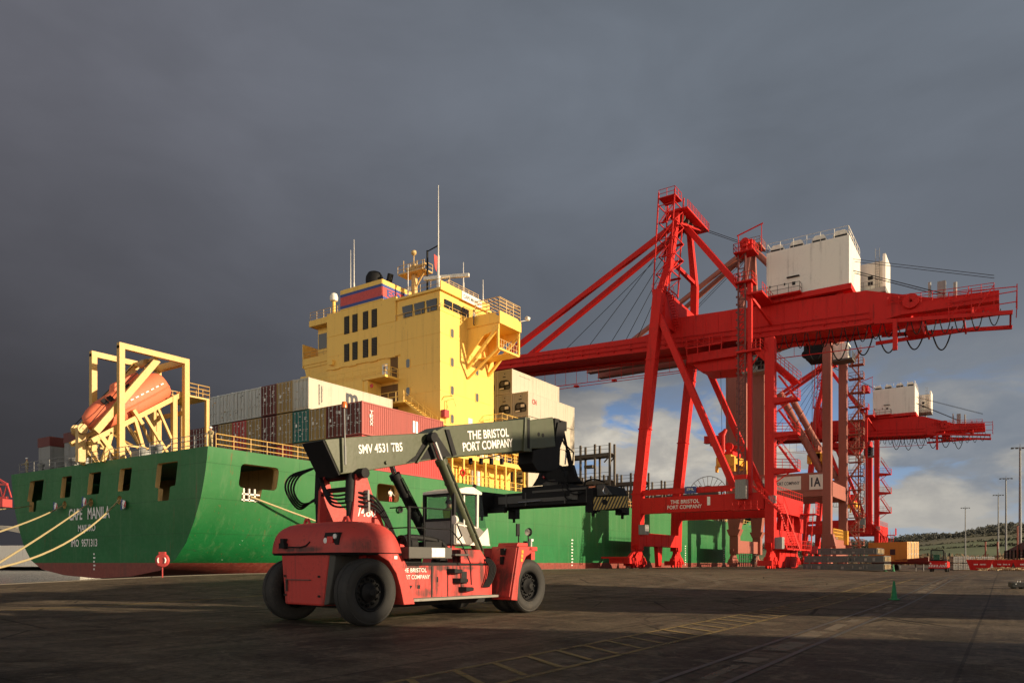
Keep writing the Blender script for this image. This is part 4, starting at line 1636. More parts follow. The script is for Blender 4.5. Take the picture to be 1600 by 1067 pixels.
for c in range(9):
    x = -.3 - CW / 2 - 2.38 * c
    mt = ['cbright', 'maroon', 'maroon', 'colive', 'cbright', 'maroon', 'colive', 'maroon', 'maroon'][c]
    lab = 'bright red corrugated container at the foot of the outermost stack above the green hull' if c == 0 else \
        '%s container in the bottom tier behind the guard rail, %s from the ship\'s side' % (words_[mt], ordn[c])
    container(x, 47.8, 10.16, M[mt], lab)
for z in (0, 1):
    pass

# reefers forward of the bridge house
rng = random.Random(9)
REEF = MB()
lp = rounded([(-.85, .55), (.85, .55), (.85, 1.35), (.45, 1.75), (-.6, 1.75), (-.85, 1.45)], .25)
REEF.prism(lp, 'y', .015, .05, 0)
REEF.box(.05, .6, -.01, .03, 1.15, 1.5, 1)
REEF.box(-.75, -.1, -.01, .03, .62, .8, 1)
REEF.box(.2, .75, -.01, .03, .6, .95, 2)
REEF.box(-.25, .15, .01, .055, 2.1, 2.2, 0)
REEF.box(-.05, .08, .01, .055, 2.5, 2.6, 0)
REEF.lathe([(0, -.02), (.3, -.02), (.3, .02)], (-.3, .0, 1.3), 'y', 14, 2)
END = MB()
END.box(-CW / 2 + .13, CW / 2 - .13, .05, .07, .12, CH - .12)


def reefer(xc, y, z, label, name_=None):
    root = container(xc, y, z, M['reefer'], label, doors=False, side='smooth', group='white refrigerated containers forward of the bridge')
    END.build('end_panel', paint('reefer_end', (0.36, 0.34, 0.28), .5, .1, .2, .5, .4) if 'reefer_end' not in bpy.data.materials else bpy.data.materials['reefer_end'], root, local=True)
    REEF.build('cooling_unit', [M['dark'], M['white'], M['dgrey']], root, local=True)
    return root


for k in range(4):
    lab = ['white refrigerated container at the bottom of the outer stack by the gallery', 'white refrigerated container second from the bottom in the outer stack',
           'white refrigerated container just under the topmost one of the outer stack', 'white refrigerated container topping the outer stack, red letters on its side'][k]
    rf = reefer(-.45 - CW / 2, 76.0, 10.4 + 3.07 * k, lab)
    if k == 3:
        lettering('lettering', 'CN', M['cbright'], rf, (CW / 2 + .02, .9, 1.6), (0, 1, 0), (0, 0, 1), 1.0, .62, local=True)
for k in range(5):
    lab = ['white refrigerated container hidden low in the inner stack', 'white refrigerated container second up in the inner stack behind the deck house',
           'white refrigerated container third up in the inner stack', 'white refrigerated container below the very highest one, half behind its neighbour',
           'highest white refrigerated container, just beneath the crane boom'][k]
    if k >= 2:
        rf = reefer(-.45 - 2.38 - CW / 2, 76.0, 10.4 + 3.07 * k, lab)
        if k == 4:
            b = MB()
            for j in range(9):
                b.box(CW / 2, CW / 2 + .02, 1.6 + j * .3, 1.75 + j * .3, 2.45, 2.53)
            b.build('marking', M['grey'], rf, local=True)
for k in (3, 4):
    reefer(-.45 - 2.38 * 2 - CW / 2, 76.0, 10.4 + 3.07 * k, 'white refrigerated container in the third stack, mostly hidden by the yellow house, tier %s' % ['', '', '', 'four', 'five'][k])

# ================================================================== free-fall lifeboat (rests on the slipway)
lb = empty('lifeboat', (-15.9, 34.6, 14.95), 0, 'orange enclosed lifeboat lying nose down on its yellow launching frame at the stern', 'lifeboat')
ang = math.atan2(17.0 - 12.3, 38.2 - 31.4)
AX = Vector((0, math.cos(ang), math.sin(ang)))
UP = Vector((0, -math.sin(ang), math.cos(ang)))
secs = [(-4.1, .10, .25, .2), (-3.85, .55, .75, .1), (-3.2, .95, 1.15, .0), (-2.2, 1.25, 1.45, -.05), (-.5, 1.4, 1.62, -.05), (1.2, 1.42, 1.65, 0.0), (2.6, 1.38, 1.6, .0), (3.6, 1.28, 1.45, .05), (3.95, 1.15, 1.25, .05)]
b = MB()
NS = 20
vs = []
for s_, rx, rz, dz in secs:
    for k in range(NS):
        a = 2 * math.pi * k / NS
        ca, sa = math.cos(a), math.sin(a)
        px_ = math.copysign(abs(ca) ** .75, ca) * rx
        pz_ = math.copysign(abs(sa) ** .8, sa) * rz * (1.0 if sa > 0 else .8) + dz
        p = Vector((-15.9, 34.8, 15.35)) + AX * s_ + UP * pz_
        vs.append((p.x + px_, p.y, p.z))
fs = [(i * NS + k, i * NS + (k + 1) % NS, (i + 1) * NS + (k + 1) % NS, (i + 1) * NS + k) for i in range(len(secs) - 1) for k in range(NS)]
fs += [tuple(range(NS))[::-1], tuple(range((len(secs) - 1) * NS, len(secs) * NS))]
b.add(vs, fs, 0, True)
lbody = b.build('hull', M['orange'], lb, smooth=45)
def lbp(s_, x, u):
    p = Vector((-15.9, 34.8, 15.35)) + AX * s_ + UP * u
    return (p.x + x, p.y, p.z)
b = MB()
b.path([lbp(-3.4, 1.05, -.1), lbp(-1, 1.44, -.1), (lbp(2, 1.45, -.1)), lbp(3.9, 1.2, -.05)], .09, 6)
b.path([lbp(-3.4, -1.05, -.1), lbp(-1, -1.44, -.1), (lbp(2, -1.45, -.1)), lbp(3.9, -1.2, -.05)], .09, 6)
b.build('fender', M['orange'], lb)
b = MB()
for s_ in (-2.3, -1.7):
    b.hexa([lbp(s_, .82, 1.32), lbp(s_ + .4, .85, 1.36), lbp(s_ + .4, 1.15, .98), lbp(s_, 1.12, .98)], [lbp(s_, .9, 1.42), lbp(s_ + .4, .93, 1.46), lbp(s_ + .4, 1.23, 1.02), lbp(s_, 1.2, 1.02)])
b.hexa([lbp(.3, .72, 1.5), lbp(.8, .72, 1.5), lbp(.8, 1.0, 1.25), lbp(.3, 1.0, 1.25)], [lbp(.3, .78, 1.6), lbp(.8, .78, 1.6), lbp(.8, 1.06, 1.3), lbp(.3, 1.06, 1.3)])
b.build('window', M['dark'], lb)
b = MB()
for i in range(7):
    s_ = -.2 + i * .55
    b.hexa([lbp(s_, 1.36, .36), lbp(s_ + .3, 1.36, .36), lbp(s_ + .3, 1.34, .46), lbp(s_, 1.34, .46)], [lbp(s_, 1.44, .36), lbp(s_ + .3, 1.44, .36), lbp(s_ + .3, 1.42, .46), lbp(s_, 1.42, .46)])
b.build('reflective_tape', M['letter'], lb)
b = MB()
b.hexa([lbp(-.6, -.5, 1.45), lbp(2.4, -.5, 1.5), lbp(2.4, .5, 1.5), lbp(-.6, .5, 1.45)], [lbp(-.1, -.4, 2.05), lbp(2.3, -.4, 2.1), lbp(2.3, .4, 2.1), lbp(-.1, .4, 2.05)])
b.build('conning_hatch', M['orange'], lb, bevel=.06)

# ================================================================== mooring ropes and rat guards
def rp(px, py, Y):
    a, b_ = (px - 800) / 1150, (879 - py) / 1150
    return Vector((48 + (.831 * a - .556) * Y, (.556 * a + .831) * Y, 1.6 + b_ * Y))


def rope(name, pts, r, label, guard=None):
    root = MB().path(pts, r, 8).build('mooring_rope', M['rope'])
    tag(root, label, 'rope', 'mooring ropes from the stern')
    if guard is not None:
        g_ = Vector(guard)
        b = MB()
        for k, m_ in enumerate((0, 1, 2)):
            b.add([g_ + Vector((-.35 + .24 * k, -.02, .45 - .1 * k)), g_ + Vector((-.11 + .24 * k, -.02, .42 - .1 * k)),
                   g_ + Vector((-.05 + .24 * k, -.1, -.45 + .1 * k)), g_ + Vector((-.28 + .24 * k, -.1, -.40 + .1 * k))], [(0, 1, 2, 3)], m_)
        b.lathe([(.05, -.12), (.36, 0), (.05, .02)], g_, 'y', 12, 1)
        b.build('rat_guard', [M['blue'], M['letter'], M['cbright']], root)
    return root


rope('r', sag((-27.2, YT - .05, 6.9), rp(-90, 798, 50), .15), .05, 'pale mooring rope highest at the port corner, running off level past the stern')
rope('r', sag((-21.1, YT - .05, 6.7), rp(-70, 850, 33), .25), .058, 'pale mooring rope with rat guard dropping from the middle stern hole on the port side', (-21.6, YT - .5, 6.55))
rope('r', sag((-16.55, YT - .05, 6.75), rp(-60, 914, 30), .15), .058, 'taut pale mooring rope with rat guard crossing the letters of the ship name', (-16.6, YT - .5, 6.75))
rope('r', sag((-12.0, YT - .05, 6.7), rp(-60, 896, 33), 1.15), .062, 'slack pale mooring rope sagging below the last letters of the ship name', (-11.0, YT - .2, 6.3))
rope('r', sag((-.6, 36.2, 6.72), (2.6, 60, 1.1), .35), .075, 'pale spring rope running forward from the side opening along the hull')

# ================================================================== ship-to-shore cranes
def bogie(b, x, y, z0, mat=0, wheels=4, span=4.6):
    """equaliser beams and rail wheels under one crane leg"""
    b.prism([(y - 1.1, z0 + 3.3), (y + 1.1, z0 + 3.3), (y + .55, z0 + 1.9), (y - .55, z0 + 1.9)], 'x', x - .35, x + .35, mat)
    b.prism([(y - span / 2 + .3, z0 + 1.1), (y + span / 2 - .3, z0 + 1.1), (y + .9, z0 + 2.2), (y - .9, z0 + 2.2)], 'x', x - .28, x + .28, mat)
    for s in (-1, 1):
        c = y + s * span / 4
        b.prism([(c - 1.1, z0 + .55), (c + 1.1, z0 + .55), (c + .45, z0 + 1.5), (c - .45, z0 + 1.5)], 'x', x - .42, x + .42, mat)
        for d_ in (-.58, .58):
            b.lathe([(.05, -.14), (.40, -.14), (.40, .14), (.05, .14)], (x, c + d_, z0 + .40), 'x', 14, mat)
            b.box(x - .55, x + .55, c + d_ - .16, c + d_ + .16, z0 + .5, z0 + 1.0, mat)


def crane_girders(root, paintm, y1, y2, z_at, x_tip, x_hinge, x_tail, deep, shallow, name='boom_girder'):
    for y in (y1, y2):
        b = MB()
        x_e = x_tail - 14
        prof_b = [(x_tip, z_at(x_tip)), (x_hinge, z_at(x_hinge)), (x_e, z_at(x_e)), (x_e + 4, z_at(x_e + 4) + .75), (x_tail, z_at(x_tail) + .95)]
        tops = [(x_tail, z_at(x_tail) + shallow * .92), (x_tail - 6.5, z_at(x_tail - 6.5) + shallow * .95), (x_e, z_at(x_e) + deep * 1.0),
                (x_hinge + 1.2, z_at(x_hinge) + deep), (x_hinge + 1.0, z_at(x_hinge) + shallow + .3), (x_hinge - 1, z_at(x_hinge) + shallow), (x_tip, z_at(x_tip) + shallow * .85)]
        b.prism(prof_b + tops, 'y', y - .65, y + .65)
        # flanges and stiffened rail ledge stand proud of the web
        for s in (-1, 1):
            b.hexa([(x_tip, y + s * .65, z_at(x_tip) - .02), (x_e, y + s * .65, z_at(x_e) - .02), (x_e, y + s * .95, z_at(x_e) - .02), (x_tip, y + s * .95, z_at(x_tip) - .02)],
                   [(x_tip, y + s * .65, z_at(x_tip) + .14), (x_e, y + s * .65, z_at(x_e) + .14), (x_e, y + s * .95, z_at(x_e) + .14), (x_tip, y + s * .95, z_at(x_tip) + .14)])
        nst = 16
        for i in range(nst):                    # web stiffeners and splice plates
            x = x_hinge + 2 + (x_e - x_hinge - 3) * i / (nst - 1)
            b.box(x - .05, x + .05, y - .70, y - .65, z_at(x) + .3, z_at(x) + deep - .25)
        b.build(name, paintm, root)


def sts_crane(y0, number=True):
    """red goose-neck crane; built at world height, y0 = the frame nearest the camera"""
    ya, yb = y0, y0 + 14.9
    ym = (ya + yb) / 2
    red = M['red']
    root = empty('quay_crane', (14, ym, .85), 0, 'bright red quay crane with white 1 on its portal beam, boom reaching over the ship', 'crane')
    zg = lambda x: 33.1 - .045 * x
    # waterside legs
    legs = []
    for y in (ya, yb):
        b = MB()
        b.beam((4.3, y, 3.4), (4.5, y, 11.5), 1.35, 1.45, up=(0, 1, 0))
        b.beam((4.5, y, 11.4), (7.7, y, 39.9), 1.3, 1.5, up=(0, 1, 0), w2=1.35)
        for z in (11.3, 20.5, 30.2):
            x = 4.5 + 3.2 * (z - 11.4) / 28.5
            b.box(x - .78, x + .78, y - .82, y + .82, z, z + .16)
        for k in range(22):
            z = 12.5 + k * 1.2
            x = 4.5 + 3.2 * (z - 11.4) / 28.5
            b.box(x + .66, x + .78, y - .18, y + .18, z, z + .06)
        legs.append(b.build('leg', red, root, bevel=.03))
    # landside legs
    b = MB()
    b.beam((22.9, ya, 3.4), (22.9, ya, 30.6), 1.2, 1.3, up=(0, 1, 0))
    legs.append(b.build('leg', red, root, bevel=.03))
    b = MB()
    b.beam((22.4, yb, 3.4), (22.4, yb, 10.6), 1.9, 1.5, up=(0, 1, 0))
    b.beam((18.9, yb, 10.4), (18.9, yb, 32.5), 1.1, 1.2, up=(0, 1, 0))
    legs.append(b.build('leg', red, root, bevel=.03))
    # bogies
    for x, y in ((4.4, ya), (4.4, yb), (22.9, ya), (22.4, yb)):
        b = MB()
        bogie(b, x, y, .85)
        b.box(x - .9, x + .9, y - 2.9, y - 2.4, 1.2, 1.9)
        b.build('bogie', red, root)
    # sill beams along the quay
    for x in (4.4, 22.8):
        b = MB()
        b.box(x - .62, x + .62, ya + .7, yb - .7, 4.0, 5.9)
        if x < 10:
            b.prism([(ym - 1.0, 4.0), (ym + 1.0, 4.0), (ym + .5, .95), (ym - .5, .95)], 'x', x - .3, x + .3)
            for k in range(5):
                y = ya + 1.6 + k * 2.8
                b.box(x + .62, x + .66, y, y + .1, 4.0, 5.9)
        b.build('sill_beam', red, root, bevel=.03)
    # landside arch with its rounded opening
    b = MB()
    arch = [(ya + .6, 10.5), (yb + .9, 10.5), (yb + .9, 5.9), (yb - 1.0, 5.9), (yb - 1.0, 7.2), (yb - 1.3, 7.9), (yb - 2.1, 8.2), (ya + .6, 8.2)]
    b.prism(arch, 'x', 22.1, 23.5)
    b.build('portal_arch', red, root, bevel=.03)
    # portal beams across the rails
    for y in (ya, yb):
        b = MB()
        zt, zb = (10.75, 8.55) if y == ya else (9.75, 8.35)
        b.box(5.1, 22.2, y - .62, y + .62, zb, zt)
        b.box(5.15, 5.3, y - .66, y + .66, zb - .06, zt + .06)
        b.box(16.9, 17.05, y - .66, y + .66, zb - .06, zt + .06)
        pb = b.build('portal_beam', red, root, bevel=.03)
        if y == ya:
            lettering('lettering', 'THE BRISTOL', M['letter'], pb, (9.55, y - .65, 9.74), (1, 0, 0), (0, 0, 1), 4.1, .52)
            lettering('lettering', 'PORT COMPANY', M['letter'], pb, (9.1, y - .65, 9.02), (1, 0, 0), (0, 0, 1), 4.9, .52)
            lettering('lettering', '1', M['letter'], pb, (14.75, y - .65, 9.35), (1, 0, 0), (0, 0, 1), .42, 1.15, bold=.03)
        b = MB()
        b.beam((4.9, y, 11.5), (17.8, y, 11.55), .75, .75)
        b.build('tie_beam', red, root, bevel=.03)
        b = MB()
        b.beam((7.4, y, 36.9), (18.2, y, 11.6), .85, .85)
        b.build('diagonal_brace', red, root, bevel=.03)
    b = MB()
    b.box(11.6, 13.2, ya - .62, ya - .5, 11.05, 12.0)
    sg = b.build('sign_plate', M['blue'], root)
    lettering('lettering', 'EML', M['letter'], sg, (11.9, ya - .64, 11.45), (1, 0, 0), (0, 0, 1), 1.0, .36)
    b = MB()
    b.box(6.95, 8.3, ya + .6, yb - .6, 35.0, 39.6)
    b.box(6.8, 8.45, ya - .7, ya + 1.5, 39.6, 39.75)
    b.rail([(6.8, ya - .6, 39.75), (8.4, ya - .6, 39.75)], 1.0, .8, .03, 2)
    b.build('cross_girder', red, root, bevel=.03)
    b = MB()
    b.box(18.4, 19.5, ya + .6, yb - .6, 31.0, 32.3)
    b.build('cross_girder', red, root, bevel=.03)
    # A-frame
    for p, q in (((7.6, ya + .5, 39.5), (7.9, ya + 4.2, 55.2)), ((7.6, yb - .8, 39.2), (7.9, ya + 8.4, 55.2))):
        b = MB()
        m_ = Vector(p).lerp(Vector(q), .35)
        b.beam(p, m_ + Vector((0, 0, 0)), 1.0, 1.0, up=(1, 0, 0))
        b.beam(m_, q, 1.0, .9, up=(1, 0, 0), w2=.7, h2=.7)
        b.build('mast_leg', red, root, bevel=.03)
    b = MB()
    b.beam((7.7, ya + 2.0, 45.5), (7.7, yb - 3.2, 45.2), .5, .5)
    b.beam((7.6, ya + .6, 39.9), (7.6, yb - .6, 39.4), .9, 1.1)
    b.build('mast_tie', red, root, bevel=.03)
    # stair tower
    b = MB()
    tx0, tx1, ty0, ty1 = 6.3, 8.7, ya + .9, ya + 4.3
    for x in (tx0, tx1):
        for y in (ty0, ty1):
            b.beam((x, y, 39.8), (x, y, 57.0), .16, .16)
    for k in range(6):
        z = 40.2 + k * 2.9
        for (p, q) in (((tx0, ty0), (tx1, ty0)), ((tx1, ty0), (tx1, ty1)), ((tx0, ty1), (tx1, ty1)), ((tx0, ty0), (tx0, ty1))):
            b.beam((*p, z), (*q, z), .12, .12)
        if k < 5:
            b.beam((tx1, ty0, z), (tx1, ty1, z + 2.9), .10, .10)
            b.beam((tx0, ty0, z), (tx1, ty0, z + 2.9), .10, .10)
    b.build('stair_tower', red, root)
    for k in range(5):
        z = 40.3 + k * 2.9
        b = MB()
        b.stair((6.9 + .9 * (k % 2), ty0 + .5, z), (6.9 + .9 * (k % 2), ty1 - .5, z + 2.9), (1, 0, 0), .7)
        b.box(tx0, tx1, ty1 - .5, ty1, z + 2.85, z + 2.9)
        b.build('stair_flight', red, root)
    b = MB()
    b.stair((8.9, ya + 3.5, 35.4), (8.9, ya + .9, 39.6), (1, 0, 0), .7)
    b.build('stair_flight', red, root)
    b = MB()
    b.box(6.3, 9.6, ya + 3.4, ya + 12.6, 54.6, 54.9)
    b.box(6.3, 8.8, ya + .8, ya + 3.4, 55.9, 56.05)
    b.beam((8.7, ya + 3, 52.0), (8.7, ya + 11.5, 54.6), .3, .3)
    b.beam((7.4, ya + 3, 52.0), (7.4, ya + 10.5, 54.6), .3, .3)
    b.rail([(9.6, ya + 3.4, 54.9), (9.6, ya + 12.6, 54.9), (6.3, ya + 12.6, 54.9), (6.3, ya + 3.4, 54.9)], 1.15, 1.1, .04, 3)
    b.rail([(6.3, ya + .9, 56), (8.7, ya + .9, 56), (8.7, ya + 3.4, 56)], 1.4, 1.2, .05, 2)
    b.build('head_platform', red, root)
    b = MB()
    for y in (ya + 5, ya + 6.6, ya + 8.2):
        b.lathe([(.1, -.15), (.75, -.15), (.75, .15), (.1, .15)], (7.9, y, 54.0), 'y', 16)
    b.build('sheave', M['dgrey'], root, split=True)
    # girders
    crane_girders(root, red, ya + 5.1, ya + 10.1, zg, -27, 3.6, 47.5, 4.35, 2.35)
    b = MB()
    for x in (-26.5, -16, -6, 30, 38, 44.5):
        b.box(x - .35, x + .35, ya + 5.7, ya + 9.5, zg(x) + .5, zg(x) + 1.6)
    b.build('cross_tie', red, root, split=True)
    b = MB()
    b.hexa([(-26, ya + 5.7, zg(-26) + .25), (33, ya + 5.7, zg(33) + .25), (33, ya + 9.5, zg(33) + .25), (-26, ya + 9.5, zg(-26) + .25)],
           [(-26, ya + 5.7, zg(-26) + .45), (33, ya + 5.7, zg(33) + .45), (33, ya + 9.5, zg(33) + .45), (-26, ya + 9.5, zg(-26) + .45)])
    b.build('trolley_deck', red, root)
    # walkway along the near web
    b = MB()
    yw = ya + 4.1
    for x0, x1 in ((-26, 34), ):
        b.beam((x0, yw, zg(x0) + .75), (x1, yw, zg(x1) + .75), .12, .10)
        b.beam((x0, yw, zg(x0) + 1.45), (x1, yw, zg(x1) + 1.45), .10, .09)
        n = 22
        for i in range(n + 1):
            x = x0 + (x1 - x0) * i / n
            b.beam((x, ya + 4.46, zg(x) + .5), (x, yw, zg(x) + .6), .09, .12)
            b.beam((x, yw, zg(x) + .5), (x, yw, zg(x) + 1.5), .07, .07)
    b.build('web_walkway', red, root)
    b = MB()
    b.beam((-20, ya + 8, zg(0) - 2.1), (34, ya + 8, zg(34) - 1.9), .10, .10)
    b.beam((-20, ya + 8, zg(0) - 2.7), (12, ya + 8, zg(12) - 2.6), .08, .08)
    for i in range(26):
        x = -20 + 2.0 * i
        b.beam((x, ya + 8, zg(x) - 1.5 if False else zg(0) - 2.1 - .0 * i + (zg(34) - zg(0) + .2) * (x + 20) / 54), (x, ya + 8, zg(x)), .05, .05)
    for x in (-10, -3.2):
        b.box(x - .3, x + .3, ya + 7.6, ya + 8.4, 30.2, 30.5)
    b.build('cable_track', red, root)
    # forestays, backstays, hoist wires
    for y, x1 in ((ya + 5.1, -22.5), (ya + 10.1, -22.5)):
        b = MB()
        b.beam((7.6, y + (.8 if y < ym else -1.8), 54.2), (x1, y, zg(x1) + 2.2), .75, .75)
        b.build('forestay', red, root)
        b = MB()
        b.beam((8.2, y + (.8 if y < ym else -1.8), 53.2), (19.6, y, zg(18) + 4.6), .8, .8)
        b.build('backstay', red, root)
    b = MB()
    for i, (xe, dy) in enumerate(((-6.5, 0), (-3.2, .7), (-1.0, 1.2), (.6, 1.8), (-13, 2.4))):
        b.tube((7.9, ya + 6 + dy, 54), (xe, ya + 5.6 + dy, zg(xe) + 2.3), .05, 4)
    for dy in (0, 1.0):
        b.tube((8.3, ya + 7 + dy, 54), (23, ya + 6 + dy, 43.5), .045, 4)
        b.tube((31, ya + 7 + dy, 40), (42, ya + 6.6 + dy, 34.4), .05, 4)
        b.tube((31, ya + 7 + dy, 41.6), (47, ya + 6.6 + dy, 35.6), .035, 4)
    b.build('wire_rope', M['black'], root, split=True)
    # machinery house
    b = MB()
    b.box(21.3, 31.6, ya + 4.1, ya + 13.0, 37.1, 43.35)
    hs = b.build('machinery_house', M['white'], root, bevel=.04)
    b = MB()
    b.box(20.2, 31.9, ya + 3.7, ya + 13.3, 36.35, 37.05)
    b.box(20.2, 26.0, ya + 2.6, ya + 3.8, 36.8, 37.0)
    for x in (22, 26, 30):
        b.box(x, x + .8, ya + 4.6, ya + 10.6, zg(x) + 4.2, 36.4)
    b.build('house_frame', red, root, bevel=.03)
    b = MB()
    b.rail([(20.3, ya + 2.65, 37.0), (25.9, ya + 2.65, 37.0), (25.9, ya + 3.9, 37.0)], 1.15, 1.4, .035, 2)
    b.build('landing_rail', M['dgrey'], hs)
    b = MB()
    b.rail([(21.4, ya + 12.8, 43.35), (21.4, ya + 4.2, 43.35), (31.5, ya + 4.2, 43.35), (31.5, ya + 12.8, 43.35)], 1.2, 1.7, .035, 2)
    b.build('roof_rail', M['white'], hs)
    for x in (21.6, 24.1, 26.9, 29.5):
        b = MB()
        b.prism([(x, 43.35), (x + 1.9, 43.35), (x + 1.8, 43.95), (x + 1.5, 44.4), (x + .4, 44.4), (x + .1, 43.95)], 'y', ya + 4.7, ya + 7.2)
        b.box(x + .15, x + 1.75, ya + 4.66, ya + 4.7, 43.38, 43.8, 1)
        b.build('roof_vent', [M['white'], M['dark']], hs)
    b = MB()
    b.box(24.4, 25.4, ya + 4.03, ya + 4.1, 37.1, 39.1)
    b.box(24.65, 25.05, ya + 3.99, ya + 4.03, 38.3, 38.75, 1)
    b.box(24.0, 25.6, ya + 3.6, ya + 4.1, 39.35, 39.4, 1)
    for x in (21.7, 23.6):
        b.box(x, x + .15, ya + 4.0, ya + 4.1, 38.5, 38.8, 1)
    b.build('door', [M['white'], M['dark']], hs)
    # electrical house behind
    b = MB()
    b.box(28.0, 34.2, ya + 14.6, ya + 18.6, 39.2, 43.0)
    b.box(27.8, 34.6, ya + 13.6, ya + 18.8, 38.5, 39.1, 1)
    b.beam((33.0, ya + 13.4, 36.5), (33.0, ya + 18, 38.5), .4, .5, 1)
    b.box(34.25, 34.6, ya + 13.6, ya + 18.6, 39.15, 43.6)
    b.box(32.3, 32.9, ya + 14.5, ya + 14.6, 39.9, 40.4, 2)
    b.box(32.3, 32.9, ya + 14.5, ya + 14.6, 40.7, 41.2, 2)
    b.rail([(31, ya + 13.7, 39.1), (34.4, ya + 13.7, 39.1)], 1.1, .9, .03, 2, 1)
    b.ladder((33.5, ya + 14.4, 39.1), (33.5, ya + 14.4, 44.8), .5, mat=1)
    b.build('switch_house', [M['white'], M['grey'], M['dark']], root)
    # tail end
    b = MB()
    zt = zg(44)
    b.box(37.8, 39.6, ya + 5.2, ya + 10.2, zt - .8, zt + .4)
    b.lathe([(.2, -.4), (.9, -.4), (.9, .4), (.2, .4)], (38.5, ya + 4.3, zt + 2.4), 'y', 16)
    b.beam((36.8, ya + 4.1, zt - 3.3), (36.8, ya + 4.1, zt + .4), .5, .5)
    b.box(34, 45.5, ya + 8.9, ya + 9.3, zt - 1.0, zt - .6)
    b.build('rope_anchor', red, root)
    b = MB()
    b.beam((34.5, ya + 4.2, zg(34) + .1), (48.8, ya + 4.2, zt - .9), .35, .45)
    b.beam((34.5, ya + 10.6, zg(34) + .1), (48.8, ya + 10.6, zt - .9), .35, .45)
    for x in (40, 44, 48.6):
        b.beam((x, ya + 4.2, zt - .8), (x, ya + 10.6, zt - .8), .2, .25)
    b.rail([(36, ya + 4.0, zt + 2.3), (42, ya + 4.0, zt + 1.9), (47, ya + 4.0, zt + 1.7)], 1.1, 1.2, .04, 3)
    for x in (42.5, 44.8, 47.0, 49.2):
        b.beam((x, ya + 4.0, zt - .7), (x, ya + 4.0, zt + 2.6 - .4 * (x > 48)), .10, .10)
    for x in (42.5, 44.8):
        b.beam((x, ya + 4.0, zt - .6), (x + 2.2, ya + 4.0, zt + 2.5), .08, .08)
    for z in (.2, 1.4, 2.5):
        b.beam((42.5, ya + 4.0, zt + z), (49.2, ya + 4.0, zt + min(z, 1.9)), .09, .09)
        b.beam((49.2, ya + 4.0, zt + min(z, 1.9)), (49.2, ya + 10.6, zt + min(z, 1.9)), .09, .09)
    b.build('tail_platform', red, root)
    b = MB()
    b.beam((41.6, ya + 7, zt + 2.2), (41.6, ya + 7, zt + 5.0), .9, .7)
    b.tube((40.3, ya + 7, zt + 2.2), (40.3, ya + 7, zt + 5.2), .16, 8)
    b.tube((43.0, ya + 7.5, zt + 2), (43.0, ya + 7.5, zt + 4.8), .2, 8)
    b.build('tail_winch', M['grey'], root)
    # festoon loops
    b = MB()
    b2 = MB()
    x = 18.5
    k = 0
    rg = random.Random(4)
    while x < 48:
        wdt = 1.05 if x < 24 else 1.25
        dp = 1.7 + .5 * rg.random()
        za = zg(x) - .15
        b.path(sag((x, ya + 4.3, za), (x + wdt, ya + 4.3, za), dp, 12), .06, 5)
        if k % 2 and x > 24 and x < 42:
            b2.path(sag((x + .3, ya + 9.6, za), (x + 2.6, ya + 9.6, za), dp + .6, 14), .09, 5)
        x += wdt + (.25 if x < 43 else .45)
        k += 1
    b.build('festoon_cable', M['black'], root)
    b2.build('festoon_cable', M['black'], root)
    # trolley, cabin, head block
    b = MB()
    b.box(10.2, 18.4, ya + 4.0, ya + 11.2, 30.2, 31.4)
    b.box(10.2, 15.5, ya + 3.3, ya + 4.0, 32.0, 32.2)
    for x in (10.4, 12.0, 13.7, 15.4):
        b.beam((x, ya + 3.4, 31.0), (x, ya + 3.4, 33.4), .14, .14)
    b.beam((10.4, ya + 3.4, 33.3), (15.4, ya + 3.4, 33.2), .12, .12)
    b.prism([(10.6, 30.2), (18.0, 30.2), (17.0, 28.6), (12.0, 28.9)], 'y', ya + 5, ya + 10)
    b.rail([(10.2, ya + 3.3, 32.2), (15.5, ya + 3.3, 32.2)], 1.2, 1.2, .05, 2)
    b.build('trolley', red, root)
    b = MB()
    b.box(18.6, 22.0, ya + 2.0, ya + 4.0, 27.0, 27.3)
    b.box(19.3, 21.6, ya + 2.1, ya + 3.9, 27.3, 29.3, 1)
    b.rail([(18.6, ya + 2.0, 27.3), (22, ya + 2.0, 27.3)], 1.1, .9, .03, 2)
    b.build('operator_cabin', [M['grey'], M['glass']], root, bevel=.03)
    b = MB()
    for dx in (-1.2, 1.2):
        for dy in (-1.4, 1.4):
            b.tube((15.6 + dx, ym + dy, 30.2), (15.6 + dx * .8, ym + dy, 18.3), .03, 4)
    b.build('hoist_rope', M['black'], root, split=True)
    b = MB()
    b.box(14.8, 16.4, ym - 3.0, ym + 3.0, 15.6, 16.7)
    b.box(14.3, 16.9, ym - 3.1, ym - 2.6, 15.0, 16.4)
    b.box(14.3, 16.9, ym + 2.6, ym + 3.1, 15.0, 16.4)
    for dx in (-1.2, 1.2):
        for dy in (-3, 3):
            b.box(15.6 + dx - .15, 15.6 + dx + .15, ym + dy - .3, ym + dy + .3, 14.3, 15.2)
    sp = b.build('spreader', M['spry'], root, bevel=.03)
    b = MB()
    b.box(14.9, 16.3, ym - 1.9, ym + 1.9, 16.7, 17.3)
    for dy in (-1.4, 1.4):
        b.lathe([(.1, -.2), (.6, -.2), (.6, .2), (.1, .2)], (15.6, ym + dy, 18.0), 'y', 14)
        b.box(15.3, 15.9, ym + dy - .3, ym + dy + .3, 17.3, 18.2)
    b.path([(15, ym - 2.2, 17.0), (15, ym - 2.2, 19.5), (15.2, ym - 1.7, 20.4)], .3, 8)
    b.build('head_block', red, sp)
    # lift mast and its control kiosk
    b = MB()
    mx = 19.5
    for dx in (-.45, .45):
        b.beam((mx + dx, ya - 1.0, 11.5), (mx + dx, ya - 1.0, 42.0), .16, .3)
    n = 30
